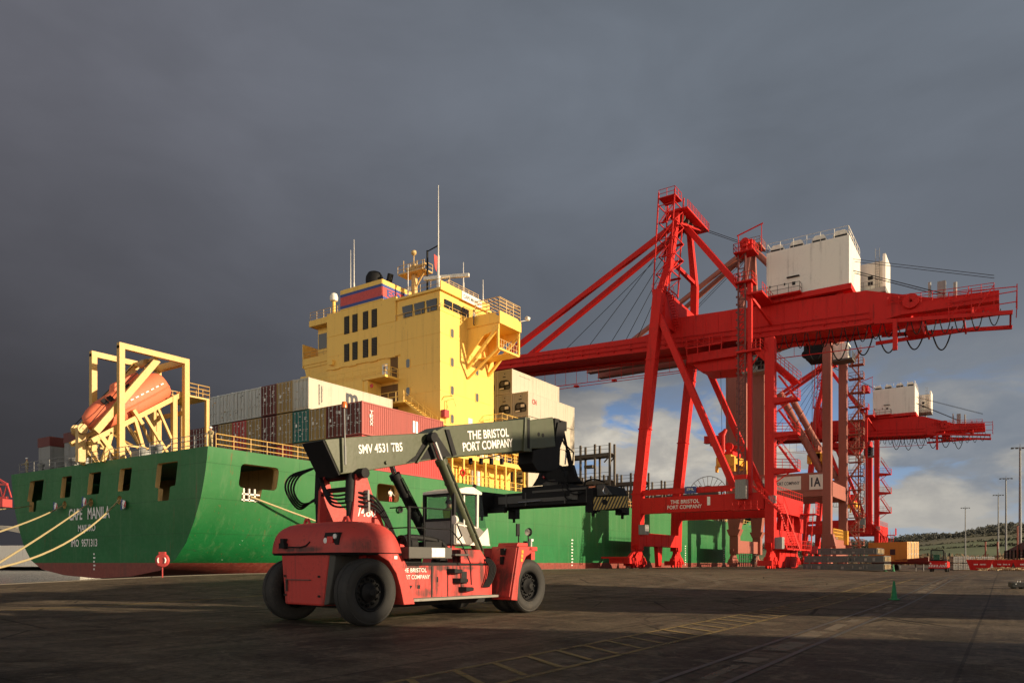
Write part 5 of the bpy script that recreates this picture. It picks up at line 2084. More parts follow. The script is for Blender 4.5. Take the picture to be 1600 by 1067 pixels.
    for i in range(n):
        z = 12 + i
        b.beam((mx - .45, ya - 1.0, z), (mx + .45, ya - 1.0, z), .10, .10)
        b.beam((mx - .45, ya - 1.0, z), (mx + .45, ya - 1.0, z + 1), .07, .07)
        b.box(mx - .75, mx - .45, ya - 1.1, ya - .9, z + .3, z + .5)
    b.build('lift_mast', M['maroon'], root)
    b = MB()
    b.beam((20.45, ya - .6, 10.6), (20.45, ya - .6, 38.5), .55, .6, up=(0, 1, 0))
    b.build('rear_post', red, root, bevel=.03)
    b = MB()
    b.box(18.9, 20.3, ya - 2.0, ya - .9, 9.9, 12.4)
    for i in range(5):
        b.box(19.0 + i * .26, 19.14 + i * .26, ya - 2.03, ya - 2.0, 10.0, 12.3)
    b.box(18.8, 20.4, ya - 2.1, ya - .8, 12.4, 13.0, 1)
    b.build('lift_car', [M['grey'], M['red']], root)
    b = MB()
    b.box(18.6, 21.8, ya - 2.2, ya - .7, 8.4, 8.55)
    b.rail([(18.6, ya - 2.2, 8.5), (21.8, ya - 2.2, 8.5)], 1.1, .8, .035, 2)
    b.beam((18.6, ya - 1, 8.5), (19.6, ya - .7, 9.6), .15, .15)
    b.stair((21.2, ya - 1.6, 11.4), (24.5, ya - 1.6, 8.0), (0, 1, 0), .8)
    b.rail([(18.9, ya - .5, 11.9), (22.4, ya - .5, 11.9)], 1.0, .6, .03, 2)
    b.build('access_platform', red, root)
    # platforms up the mast head
    for z, x0, x1 in ((38.0, 18.7, 21.0), (41.9, 18.6, 21.2)):
        b = MB()
        b.box(x0, x1, ya - 1.7, ya + .6, z, z + .15)
        b.rail([(x0, ya + .5, z + .1), (x0, ya - 1.7, z + .1), (x1, ya - 1.7, z + .1), (x1, ya + .5, z + .1)], 1.1, .8, .04, 2)
        b.build('mast_platform', red, root)
    b = MB()
    b.box(19.2, 20.8, ya - 1.0, ya + .2, 42.2, 43.6)
    b.beam((18.7, ya - .5, 44.6), (22.0, ya - .2, 45.6), .14, .14)
    b.beam((18.9, ya - .5, 42), (18.9, ya - .5, 44.6), .10, .10)
    b.beam((21.8, ya - .2, 42), (21.8, ya - .2, 45.5), .08, .08)
    b.lathe([(.1, -.3), (.55, -.3), (.55, .3), (.1, .3)], (20.0, ya - 1.2, 43.2), 'y', 12)
    b.build('lift_head', red, root)
    # walkway from post to leg and zig-zag landings on the landside leg
    b = MB()
    b.box(20.2, 22.2, ya - 1.4, ya + 4.6, 36.3, 36.55)
    b.beam((20.6, ya - 1.0, 36.2), (22.0, ya + 4, 33.6), .3, .3)
    b.rail([(22.2, ya - 1.4, 36.5), (22.2, ya + 4.6, 36.5)], 1.1, 1.0, .035, 2)
    b.build('boom_landing', red, root)
    b = MB()
    b.hexa([(20.9, ya - 1.0, 29.0), (21.9, ya - 1.0, 29.0), (26.2, ya + 1.8, 24.6), (25.2, ya + 1.8, 24.6)],
           [(20.9, ya - 1.0, 29.25), (21.9, ya - 1.0, 29.25), (26.2, ya + 1.8, 24.85), (25.2, ya + 1.8, 24.85)])
    b.rail([(21.9, ya - 1.2, 29.2), (26.3, ya + 1.6, 24.8)], 1.2, .7, .035, 3)
    b.box(18.8, 22.0, ya - 1.6, ya + .2, 28.9, 29.15)
    b.rail([(20.9, ya - 1.6, 29.15), (22.0, ya - 1.6, 29.15)], 1.2, .6, .035, 3)
    b.beam((20.6, ya - .6, 27.2), (21.8, ya - .6, 28.9), .15, .15)
    b.build('sloping_gangway', red, root)
    for z in (13.0, 17.6, 22.0):
        b = MB()
        b.prism([(23.5, z), (26.4, z + .2), (26.4, z + .45), (23.5, z + .75)], 'y', ya - .7, ya + .8)
        b.rail([(23.6, ya - .7, z + .7), (26.4, ya - .7, z + .45), (26.4, ya + .8, z + .45)], 1.15, .9, .035, 3)
        b.beam((23.6, ya, z - 1.0), (25.4, ya, z + .2), .12, .12)
        b.stair((23.9, ya + .4, z + 3.6), (26.0, ya + .4, z + .5), (0, 1, 0), .7)
        b.build('leg_landing', red, root)
    # ground level access on the landside sill
    b = MB()
    b.stair((23.9, ya + .9, 9.2), (25.2, ya + 4.4, 3.2), (1, 0, 0), .8)
    b.stair((24.6, yb + .4, 8.6), (25.0, yb - 3.6, 2.0), (1, 0, 0), .8)
    b.box(23.5, 25.6, yb - 1.0, yb + 1.5, 8.5, 8.65)
    b.rail([(25.6, yb - 1, 8.65), (25.6, yb + 1.5, 8.65)], 1.6, .7, .04, 3)
    b.rail([(23.4, ya + 1, 10.5), (23.4, yb + .8, 10.5)], 1.1, 1.2, .035, 2)
    b.box(23.4, 24.8, ya + .8, yb, 3.3, 3.5)
    b.rail([(24.8, ya + .8, 3.5), (24.8, yb, 3.5)], 1.1, 1.1, .04, 2)
    b.build('access_stair', red, root)
    b = MB()
    for y in (ya + 3.4, ya + 6.4, ya + 9.4):
        b.beam((23.2, y - 1.2, 1.0), (23.2, y + .4, 5.9), .5, .6)
        b.prism([(y - .8, 5.9), (y + .9, 5.9), (y + .2, 8.0)], 'x', 22.9, 23.5)
    b.box(22.6, 23.4, ya + 2.4, yb - 2.6, 1.0, 3.6)
    b.build('storm_brace', red, root)
    b = MB()
    b.box(23.4, 24.4, ya - .3, ya + 1.0, 3.4, 4.9)
    b.box(4.9, 5.9, ya - .9, ya + .4, 5.6, 7.0)
    b.box(22.9, 23.8, ya - 1.0, ya - .64, 9.2, 10.2)
    b.build('junction_box', M['grey'], root, split=True)
    b = MB()
    b.box(2.4, 5.2, ya - 5.2, ya - 3.0, 1.5, 2.3)
    b.box(1.4, 5.4, ya - 5.6, ya - 5.4, 2.2, 2.45)
    b.beam((4.4, ya - 3.2, 2.2), (4.4, ya - 1, 3.4), .4, .4)
    b.build('buffer', red, root)
    # the mast is a little lower and further landwards than its first setting out
    for o in root.children:
        nm = o.name.split('.')[0]
        if nm in ('mast_leg', 'mast_tie', 'stair_tower', 'stair_flight', 'head_platform', 'sheave', 'forestay', 'backstay', 'wire_rope'):
            rz = root.location.z
            for v in o.data.vertices:
                z = v.co.z + rz
                if z > 40:
                    if nm != 'backstay' or z > 45:
                        v.co.x += .9 * min(1, (z - 40) / 6)
                    v.co.z = 40 + (z - 40) * .83 - rz
    return root


crane = sts_crane(97.6)
far = copy_tree(crane, None, skip=('lettering', 'sign_plate', 'sloping_gangway'))
far.location.y += 95
far.location.x += 1.2
far.scale = (.87, 1, 1)
tag(far, 'distant red quay crane with small looking white house, partly hidden behind the faded crane', 'crane')

# ---------------------------------------------------------------- the taller faded crane between them
ya, yb = 137.0, 152.0
ym = 144.5
bk = M['brick']
c2 = empty('quay_crane', (14, ym, .8), 0, 'tall faded brick red quay crane with pale 1A sign, standing between the other two', 'crane')
for y, h in ((ya, 43), (yb, 43)):
    b = MB()
    b.beam((22.4, y, 1.2), (22.4, y, h), 1.4, 1.5, up=(0, 1, 0))
    b.prism([(21.4, 4.4), (23.9, 4.4), (23.4, 6.6), (21.6, 6.6)], 'y', y - .8, y + .8)
    b.build('leg', bk, c2, bevel=.04)
for y, x0, x1, h in ((ya, 4.9, 8.5, 48.5), (yb, 4.9, 7.9, 44.0)):
    b = MB()
    b.box(x0, x1, y - 1.0, y + 1.0, 14.0, h)
    b.prism([(x0, 14.0), (x1, 14.0), (x0 + 2.3, 7.5), (x0 + .5, 7.5)], 'y', y - .9, y + .9)
    b.prism([(x0 + .1, 7.8), (x0 + 2.7, 7.8), (x0 + 2.2, 6.6), (x0 + .6, 6.6)], 'y', y - 1, y + 1)
    b.box(x0 + .6, x0 + 2.2, y - .7, y + .7, 3.2, 6.6)
    for k in range(3):
        b.box(x0 + .5 + k, x0 + .56 + k, y - 1.04, y - 1.0, 14, h)
    b.box(x0 - .05, x1 + .05, y - 1.05, y + 1.05, h - 6.2, h - 6.0)
    b.build('leg', bk, c2, bevel=.04)
for y in (ya, yb):
    b = MB()
    b.box(5.0, 21.8, y - .8, y + .8, 13.2, 17.4)
    b.box(4.95, 21.85, y - .88, y + .88, 14.1, 14.25)
    pbm = b.build('portal_beam', bk, c2, bevel=.04)
    if y == ya:
        b = MB()
        b.box(11.6, 18.2, y - .92, y - .8, 14.5, 16.9)
        s1 = b.build('sign_plate', M['white'], pbm)
        lettering('lettering', 'BRISTOL PORT COMPANY', M['letter_dark'], s1, (11.7, y - .94, 15.4), (1, 0, 0), (0, 0, 1), 6.3, .6, bold=.02)
        b = MB()
        b.box(19.6, 21.8, y - .92, y - .8, 14.4, 17.0)
        s2 = b.build('sign_plate', M['white'], pbm)
        lettering('lettering', '1A', M['letter_dark'], s2, (19.9, y - .94, 14.9), (1, 0, 0), (0, 0, 1), 1.6, 1.6, bold=.03)
        b = MB()
        b.box(5.2, 7.6, y - .92, y - .8, 14.6, 16.6)
        s3 = b.build('sign_plate', M['white'], pbm)
        lettering('lettering', 'KC', M['cbright'], s3, (5.5, y - .94, 15.0), (1, 0, 0), (0, 0, 1), 1.7, 1.2, bold=.03)
b = MB()
b.box(21.7, 23.1, ya, yb, 13.2, 15.8)
b.build('portal_beam', bk, c2, bevel=.04)
for x in (6.0, 22.4):
    b = MB()
    b.box(x - .6, x + .6, ya + .8, yb - .8, 3.4, 5.8)
    b.build('sill_beam', bk, c2, bevel=.04)
    for y in (ya, yb):
        b = MB()
        bogie(b, x, y, .8)
        b.build('bogie', bk, c2)
b = MB()
for k in range(10):
    b.box(6.7, 6.8, ya + 1.5 + k * 1.2, ya + 1.6 + k * 1.2, .9, 3.4)
b.rail([(6.7, ya + 1.5, .9), (6.7, yb - 1.5, .9)], 2.2, 1.2, .06, 3)
b.build('guard_fence', M['dgrey'], c2)
for y, p, q in ((ya, (14.4, 32.0), (21.4, 17.6)), (yb, (12.8, 34.5), (21.0, 18.0))):
    b = MB()
    b.tube((p[0], y, p[1]), (q[0], y, q[1]), .62, 14)
    a_, c_ = Vector((p[0], y, p[1])), Vector((q[0], y, q[1]))
    ax = (c_ - a_).normalized()
    u_ = Vector((0, 1, 0))
    v_ = ax.cross(u_)
    hel = [a_.lerp(c_, i / 90) + (u_ * math.cos(i * .42) + v_ * math.sin(i * .42)) * .64 for i in range(91)]
    b.path(hel, .09, 5)
    b.prism([(q[0] - .5, q[1] + .4), (q[0] + .9, q[1] + .2), (q[0] + 1.0, q[1] - .6), (q[0] - .1, q[1] - .5)], 'y', y - .4, y + .4)
    b.build('tube_brace', bk, c2)
zq = lambda x: 42.6
crane_girders(c2, bk, ym - 2.6, ym + 2.6, zq, -27, 6, 26, 3.0, 2.2)
b = MB()
b.box(5.0, 8.2, ya + .9, yb - .9, 40.0, 42.4)
b.build('cross_girder', bk, c2)
b = MB()
b.box(21.4, 23.4, ya + .6, yb - .6, 40.6, 42.4)
b.build('cross_girder', bk, c2)
for y in (ya + .8, yb - .8):
    b = MB()
    b.beam((6.6, y, 44.5), (7.2, ym + (-.8 if y < ym else .8), 62.5), 1.0, 1.0, up=(1, 0, 0))
    b.build('mast_leg', bk, c2)
b = MB()
b.box(5.6, 9.4, ym - 2, ym + 2, 62.2, 62.6)
b.rail([(5.6, ym - 2, 62.6), (9.4, ym - 2, 62.6), (9.4, ym + 2, 62.6)], 1.1, .9, .05, 2)
b.lathe([(.1, -.4), (.9, -.4), (.9, .4), (.1, .4)], (7.2, ym, 63.2), 'y', 14)
b.build('head_platform', bk, c2)
for dy in (-2.6, 2.6):
    b = MB()
    b.tube((7.0, ym + dy * .3, 62.4), (-22, ym + dy, 45.0), .5, 10)
    b.build('forestay', bk, c2)
    b = MB()
    b.tube((7.4, ym + dy * .3, 62.4), (21.5, ym + dy, 45.6), .55, 10)
    b.build('backstay', bk, c2)
b = MB()
for dy in (0, .8):
    b.tube((7.0, ym + dy, 62), (-14, ym + dy, 45), .05, 4)
b.build('wire_rope', M['black'], c2, split=True)
# zig-zag stair up the far landside leg
b = MB()
for k in range(15):
    z = 2.2 + k * 2.62
    b.box(23.4, 26.0, yb - .9, yb + .9, z, z + .12)
    b.rail([(26.0, yb - .9, z + .1), (26.0, yb + .9, z + .1)], 1.1, .9, .05, 2)
    b.rail([(23.5, yb - .9, z + .1), (26.0, yb - .9, z + .1)], 1.1, 1.0, .05, 2)
    s_ = 1 if k % 2 else -1
    b.stair((24.7 + s_ * .9, yb - .4, z), (24.7 - s_ * .9, yb - .4, z + 2.62), (0, 1, 0), .7)
b.beam((25.0, yb + .6, .9), (25.0, yb + .6, 42), .25, .25)
b.build('stair_tower', bk, c2)
b = MB()
b.box(22.9, 26.3, ym - 7.0, ym - 4.0, 36.6, 36.9)
b.box(23.2, 25.6, ym - 6.9, ym - 4.2, 36.9, 39.6, 1)
b.box(25.6, 25.66, ym - 6.6, ym - 4.5, 37.4, 39.2, 2)
b.rail([(26.3, ym - 7, 36.9), (26.3, ym - 4, 36.9)], 1.1, .8, .04, 2)
b.build('operator_cabin', [M['dgrey'], M['white'], M['glass']], c2)
b = MB()
b.box(17.6, 22.0, ym - 3.4, ym + 3.0, 39.0, 42.2)
b.box(18.2, 21.4, ym - 4.4, ym - 3.4, 38.2, 39.8)
for x in (18, 19.6, 21.2):
    b.lathe([(.1, -.3), (.7, -.3), (.7, .3), (.1, .3)], (x, ym - 3.6, 39.4), 'y', 12)
b.build('trolley', M['black'], c2)
b = MB()
for dx in (-1.0, 1.0):
    for dy in (-1.2, 1.2):
        b.tube((19.6 + dx, ym + dy, 39), (19.6 + dx, ym + dy, 23.2), .04, 4)
b.build('hoist_rope', M['black'], c2, split=True)
b = MB()
b.box(18.8, 20.4, ym - 3.2, ym + 3.2, 20.4, 21.6)
for dy in (-3.2, 2.7):
    b.box(18.3, 20.9, ym + dy, ym + dy + .5, 19.9, 21.4)
b.box(18.2, 18.8, ym - 3.6, ym - 2.6, 19.6, 21.2)
sp = b.build('spreader', M['spry'], c2, bevel=.03)
b = MB()
for dy in (-1.8, 0, 1.8):
    b.lathe([(.1, -.3), (.65, -.3), (.65, .3), (.1, .3)], (19.6, ym + dy, 22.4), 'x', 14)
b.box(18.9, 20.3, ym - 2.2, ym + 2.2, 21.6, 22.1)
b.build('head_block', bk, sp)
# wheel-house kiosk low on the landside leg
b = MB()
b.box(22.2, 23.6, yb - 2.6, yb - 1.4, 5.0, 7.6)
b.rail([(23, ya + 2, 5.8), (23, yb - 4, 5.8)], 1.8, 1.2, .08, 3)
b.build('gantry_kiosk', M['spry'], c2)
b = MB()
b.prism([(ya + .8, 5.2), (ya + 1.6, 2.0), (yb - 3, 2.0), (yb - 5, 4.8)], 'x', 22.8, 23.6)
b.build('sill_skirt', bk, c2)
# cable reels standing on the portal beams
for root_, x, y, z, rr_ in ((crane, 9.2, 112.5 + 1.2, 11.4, 3.2), (c2, 21.0, 153.4, 14.0, 2.2)):
    b = MB()
    b.lathe([(rr_ * .55, -.3), (rr_ * .55, .3)], (x, y, z + .6), 'y', 24)
    b.lathe([(.05, -.32), (rr_ * .55, -.32), (rr_ * .55, -.30), (.05, -.30)], (x, y, z + .6), 'y', 24)
    for k in range(24):
        a = 2 * math.pi * k / 24
        b.tube((x, y - .3, z + .6), (x + math.cos(a) * rr_, y - .3, z + .6 + math.sin(a) * rr_), .04, 4)
    b.path([(x + math.cos(2 * math.pi * k / 36) * rr_, y - .3, z + .6 + math.sin(2 * math.pi * k / 36) * rr_) for k in range(37)], .05, 5)
    b.build('cable_reel', M['dgrey'], root_)

# ================================================================== the reach stacker
rs = empty('reach_stacker', (32.7, 13.56, 0), R(-5), 'red reach stacker with grey green boom reaching forward, large in the middle of the apron', 'reach stacker')
L = dict(parent=rs, local=True)


def wheel(x, y, r=.86, wd=.52, face=1, name='wheel'):
    """face = +1: dish towards +x"""
    w_ = wd / 2
    b = MB()
    prof = [(r * .60, -w_ + .04), (r * .74, -w_), (r * .93, -w_ + .02), (r * .985, -w_ + .07), (r, -w_ + .14), (r, -.06), (r - .02, -.05), (r - .02, .05), (r, .06),
            (r, w_ - .14), (r * .985, w_ - .07), (r * .93, w_ - .02), (r * .90, w_ - .025), (r * .88, w_ - .012), (r * .80, w_ + .004), (r * .74, w_), (r * .60, w_ - .04), (r * .57, w_ - .07)]
    prof = [(a, h * face) for a, h in prof]
    b.lathe(prof, (x, y, r), 'x', 48)
    tyre = b.build('tyre', M['rubber'], recalc=True, **L)
    b = MB()
    f = face
    b.lathe([(r * .58, f * (w_ - .06)), (r * .55, f * (w_ - .03)), (r * .52, f * (w_ - .05)), (r * .50, f * (w_ - .16)), (r * .44, f * (w_ - .20)), (r * .30, f * (w_ - .19)),
             (r * .28, f * (w_ - .12)), (r * .20, f * (w_ - .08)), (r * .12, f * (w_ - .02)), (r * .10, f * (w_ + .01)), (.0, f * (w_ + .015))], (x, y, r), 'x', 32)
    for k in range(12):
        a = 2 * math.pi * k / 12
        c = (x, y + math.sin(a) * r * .385, r + math.cos(a) * r * .385)
        b.lathe([(.05, f * (w_ - .20)), (.055, f * (w_ - .155)), (.03, f * (w_ - .15)), (.028, f * (w_ - .10)), (0, f * (w_ - .10))], c, 'x', 6, 1)
    rim = nut = b.build('rim', [M['black'], M['black']], recalc=True, **L)
    root = tyre
    return tyre, rim, nut


def wheel_set(x, y, face, name='wheel'):
    t_, r_, n_ = wheel(x, y, face=face)
    hub = MB().lathe([(.0, -.2 * face), (.30, -.2 * face), (.30, .05 * face), (0, .05 * face)], (x, y, .86), 'x', 16).build('wheel', M['black'], **L)
    for q in (t_, r_):
        q.parent = hub
    return hub


wheel_set(1.84, .05, 1)
wheel_set(-1.42, .15, -1)
for x, f in ((1.84, 1), (1.22, 1), (-1.22, -1), (-1.84, -1)):
    wheel_set(x, 6.62, f)
b = MB()
b.box(-1.3, 1.55, -.2, .35, .55, 1.05)
b.box(-1.7, 1.7, 6.35, 6.9, .55, 1.15)
b.build('axle', M['black'], **L)

# counterweight slab between the rear wheels
b = MB()
b.hexa([(-.66, -.62, .50), (.98, -.62, .50), (1.02, .9, .50), (-.72, .9, .50)], [(-.78, -.66, 1.84), (1.28, -.66, 1.84), (1.28, .9, 1.84), (-.78, .9, 1.84)])
b.build('counterweight', M['vred'], bevel=.05, **L)
b = MB()
b.hexa([(.99, -.60, .52), (1.10, -.52, .56), (1.10, .3, .56), (.99, .3, .52)], [(1.285, -.64, 1.82), (1.42, -.54, 1.82), (1.42, .3, 1.82), (1.285, .3, 1.82)])
b.build('counterweight_edge', M['dgrey'], bevel=.02, **L)
b = MB()
b.box(-.52, .52, -.70, -.64, 1.15, 1.17)
b.box(-.52, -.50, -.70, -.64, .85, 1.17)
for x in (-.58, .88):
    for z in (.75, 1.25):
        b.lathe([(.03, -.03), (.03, .02)], (x, -.66, z), 'y', 8)
b.build('panel_joint', M['dgrey'], **L)

# domed engine hood
b = MB()
rings_ = [(1.86, 0.0), (2.0, .012), (2.15, .04), (2.30, .09), (2.42, .17), (2.52, .29), (2.60, .45), (2.655, .68), (2.68, .95)]
PLAN = 44
def hood_pt(a, inset, z):
    # rounded rectangle plan: x -1.95..2.12, y -0.80..1.0 ; front edge left straight
    cx, cy, hx, hy = .29, .32, 1.83, 1.06
    hx2, hy2 = hx - inset * .95, hy - inset * .62
    c, s = math.cos(a), math.sin(a)
    e = .42
    x = math.copysign(abs(c) ** e, c) * hx2
    y = math.copysign(abs(s) ** e, s) * hy2
    return (cx + x, cy + y + inset * .12 - (max(0, s) ** .5) * (z - 1.86) * .42, z)
vs = [hood_pt(2 * math.pi * k / PLAN, i_, z) for z, i_ in rings_ for k in range(PLAN)]
n = len(rings_)
fs = [(i * PLAN + k, i * PLAN + (k + 1) % PLAN, (i + 1) * PLAN + (k + 1) % PLAN, (i + 1) * PLAN + k) for i in range(n - 1) for k in range(PLAN)]
fs.append(tuple(range((n - 1) * PLAN, n * PLAN)))
b.add(vs, fs, 0, True)
hood = b.build('hood', M['hoodred'], smooth=50, **L)
b = MB()
vs = [hood_pt(2 * math.pi * k / PLAN, i_, z) for z, i_ in ((1.80, .05), (1.86, .0), (1.86, .3)) for k in range(PLAN)]
fs = [(i * PLAN + k, i * PLAN + (k + 1) % PLAN, (i + 1) * PLAN + (k + 1) % PLAN, (i + 1) * PLAN + k) for i in range(2) for k in range(PLAN)]
b.add(vs, fs)
b.build('hood_skirt', M['black'], **L)
b = MB()
for k in range(9):
    y = -.42 + k * .09
    z = 2.40 + .28 * smooth01(-.45, .30, y) - .05
    b.hexa([(-.55, y, z), (.55, y, z), (.55, y + .05, z + .02), (-.55, y + .05, z + .02)],
           [(-.55, y, z + .06), (.55, y, z + .06), (.55, y + .05, z + .08), (-.55, y + .05, z + .08)])
b.build('grille', M['black'], **L)
for x in (-.75, .95):
    b = MB()
    b.path([(x - .09, .15, 2.50), (x - .10, .15, 2.70), (x - .05, .15, 2.79), (x + .05, .15, 2.79), (x + .10, .15, 2.70), (x + .09, .15, 2.50)], .045, 8)
    b.build('lifting_eye', M['vred'], **L)
# rear lamp pocket
b = MB()
b.prism([(1.02, 2.05), (1.68, 2.05), (1.68, 2.36), (1.16, 2.36)], 'y', -.68, -.1)
lp_ = b.build('lamp_pocket', M['black'], **L)
b = MB()
b.lathe([(.0, -.03), (.07, -.02), (.08, .03)], (1.19, -.69, 2.16), 'y', 14, 0)
b.lathe([(.0, -.03), (.06, -.02), (.07, .03)], (1.56, -.69, 2.26), 'y', 14, 0)
b.box(1.26, 1.49, -.71, -.67, 2.10, 2.26, 1)
for q in (b,):
    o = q.build('rear_lamp', [M['letter'], M['redlens']], **L)
    o.parent = lp_
b = MB()
b.box(-.62, -.38, -.84, -.60, 1.98, 2.12)
b.box(-.58, -.44, -.82, -.62, 2.12, 2.24)
b.path([(-.40, -.76, 2.02), (.2, -.77, 2.0), (.45, -.75, 2.04), (.58, -.72, 2.14)], .018, 6)
b.build('rear_camera', M['black'], split=False, **L)

# rear mudguards
for s, x0, x1 in ((1, 1.62, 2.1), (-1, -1.7, -1.2)):
    b = MB()
    outer = [(.92, 1.84), (1.10, 1.55), (1.33, .98), (1.52, .50), (1.12, .50), (1.0, .95), (.86, 1.32), (.60, 1.64), (.25, 1.80), (.25, 1.84)]
    b.prism(outer, 'x', x0, x1)
    b.build('mudguard', M['vred'], bevel=.015, **L)
b = MB()
b.box(2.1, 2.108, .78, .88, 1.70, 1.78)
b.build('number_tag', M['letter'], **L)

# chassis
b = MB()
b.prism([(.2, .62), (.2, 1.80), (1.6, 1.80), (1.8, 1.52), (5.4, 1.52), (5.4, .55), (1.9, .55)], 'x', -1.45, 1.50)
ch = b.build('chassis', M['vred_dirty'], bevel=.02, **L)
b = MB()
b.box(-1.3, 1.3, .3, 6.0, .38, .60)
b.prism([(1.6, 1.52), (1.7, 1.62), (5.2, 1.60), (5.3, 1.52)], 'x', -1.3, 1.45)
b.box(-1.2, 1.45, 1.0, 2.4, 1.5, 1.95)
b.build('underframe', M['black'], **L)
b = MB()
b.prism([(1.35, 1.82), (1.35, 2.15), (1.75, 2.1), (1.95, 1.56)], 'x', 1.0, 1.44)
b.prism([(4.0, 1.58), (4.0, 2.0), (4.9, 2.0), (5.3, 1.58)], 'x', .9, 1.47)
b.build('side_tank', M['vred_dirty'], bevel=.03, split=True, **L)
lettering('lettering', 'THE BRISTOL', M['letter'], ch, (1.51, 1.54, 1.34), (0, 1, 0), (0, 0, 1), 1.0, .115, local=True)
lettering('lettering', 'PORT COMPANY', M['letter'], ch, (1.51, 1.54, 1.15), (0, 1, 0), (0, 0, 1), 1.12, .115, local=True)
# oil streaked panel, pockets and rungs cut into the side
b = MB()
b.box(1.50, 1.512, 2.72, 2.76, .62, 1.5)
b.box(1.50, 1.512, 3.38, 3.42, .62, 1.5)
b.box(1.50, 1.512, 2.95, 3.0, 1.05, 1.2)
b.box(1.50, 1.512, 2.18, 2.28, .88, .98)
b.prism([(1.75, .98), (2.0, .98), (1.88, .84)], 'x', 1.50, 1.515)
b.box(1.50, 1.514, 4.0, 4.22, .98, 1.34)
b.build('side_pocket', M['dark'], **L)
for y, z in ((3.35, 1.36), (3.6, 1.08), (3.85, .82)):
    b = MB()
    b.hexa([(1.50, y, z - .07), (1.50, y + .62, z - .07), (1.72, y + .45, z - .05), (1.72, y + .12, z - .06)], [(1.50, y, z + .07), (1.50, y + .62, z + .05), (1.72, y + .45, z + .04), (1.72, y + .12, z + .07)])
    b.build('step', M['black'], **L)
b = MB()
b.box(1.42, 2.02, 1.55, 5.1, .56, .63)
b.build('running_board', M['concrete'], bevel=.01, **L)

# front fenders carry the drive axle
for s in (1, -1):
    b = MB()
    xa, xb = (1.0, 2.1) if s > 0 else (-2.1, -1.0)
    b.prism([(5.98, 2.12), (6.75, 2.12), (6.60, 1.90), (6.36, 1.80), (6.16, 1.55), (5.98, 1.1), (5.90, .42), (5.60, .45)], 'x', xb if s < 0 else xa, (xa if s < 0 else xb) + .02 * (s > 0))
    b.prism([(6.02, 2.12), (6.6, 2.12), (6.6, 2.24), (6.08, 2.24)], 'x', min(s * 1.2, s * 2.0), max(s * 1.2, s * 2.0))
    b.box(min(s * 1.15, s * 2.12), max(s * 1.15, s * 2.12), 6.5, 6.95, 1.98, 2.12)
    fd = b.build('front_fender', M['vred'], bevel=.02, **L)
    if s > 0:
        b = MB()
        for k in range(3):
            b.box(2.12, 2.132, 6.10 - k * .02, 6.20 - k * .02, 1.90 - k * .13, 2.0 - k * .13)
        o = b.build('warning_sticker', M['spry'], **L)
        b = MB()
        b.hexa([(1.06, 5.555, .55), (2.06, 5.555, .55), (2.06, 5.59, .55), (1.06, 5.59, .55)], [(1.06, 5.93, 2.08), (2.06, 5.93, 2.08), (2.06, 5.97, 2.08), (1.06, 5.97, 2.08)])
        o = b.build('oil_stained_plate', M['hoodred'], **L)
        b = MB()
        b.box(1.5, 1.66, 5.80, 5.9, 1.85, 2.06)
        b.box(1.52, 1.64, 5.76, 5.86, 1.55, 1.8)
        b.build('fuse_box', M['black'], **L)
b = MB()
b.box(-1.0, 1.0, 5.6, 7.1, .7, 1.5)
b.box(-1.9, 1.9, 6.9, 7.1, 1.7, 2.1)
b.build('front_frame', M['vred'], **L)
# hoses down the front fender
b = MB()
for k in range(5):
    y = 5.05 + k * .07
    b.path(curve([(1.1, 4.9 + k * .05, 1.75), (1.45, y, 1.72), (1.62, y + .1, 1.45), (1.6, y, 1.1), (1.55, y - .15, .85)]), .025, 6)
b.build('front_hose', M['black'], **L)

# boom mast plates
b = MB()
near = [(.50, 2.45), (1.75, 2.45), (1.60, 2.75), (1.42, 3.15), (1.22, 3.52), (1.06, 3.92), (.80, 4.12), (.66, 4.0), (.60, 3.3)]
for x in (.62, ):
    b.prism(near, 'x', x, x + .10)
mp = b.build('mast_plate', M['vred'], bevel=.012, **L)
lettering('lettering', '/480', M['letter'], mp, (.725, .72, 2.86), (0, 1, 0), (0, 0, 1), .62, .26, local=True, bold=.01)
b = MB()
b.prism([(.45, 2.45), (1.95, 2.45), (1.72, 2.88), (.95, 3.45), (.78, 4.0), (.66, 4.1), (.5, 3.6)], 'x', -.72, -.62)
b.build('mast_plate', M['vred'], bevel=.012, **L)
for x in (-.80, .55):
    b = MB()
    b.tube((x, .60, 2.45), (x, .58, 3.3), .10, 12)
    b.tube((x, .58, 3.25), (x, .62, 4.15), .13, 12)
    b.build('mast_column', M['black'], **L)
b = MB()
b.tube((-.95, .80, 4.02), (.95, .80, 4.02), .14, 16)
b.tube((-.7, .75, 3.62), (.7, .75, 3.62), .07, 10)
b.build('boom_pin', M['black'], **L)
b = MB()
for k in range(4):
    x = -.85 - .05 * k
    b.path(curve([(x, .45, 4.25), (x - .12, .05 - .06 * k, 4.0), (x - .14, -.12 - .05 * k, 3.6), (x - .08, .1, 3.25 - .05 * k), (x, .5, 3.35), (-.6, .55, 3.5)]), .028, 6)
for k in range(4):
    b.path(curve([(-.55, .48 - .03 * k, 4.0), (-.2, .40, 3.55 - .06 * k), (.2, .42, 3.42 - .1 * k), (.74, .78, 3.50 - .12 * k), (.80, 1.30, 3.35 - .1 * k), (.86, 1.72, 2.75 - .06 * k), (.95, 1.95 + .04 * k, 2.1), (1.1, 2.0 + .05 * k, 1.7)]), .032, 6)
b.build('hydraulic_hose', M['black'], **L)
b = MB()
for y, z in ((.98, 3.52), (1.0, 3.2), (1.7, 2.78)):
    b.box(.72, .86, y - .03, y + .03, z - .22, z + .06)
b.build('hose_clamp', M['grey'], **L)

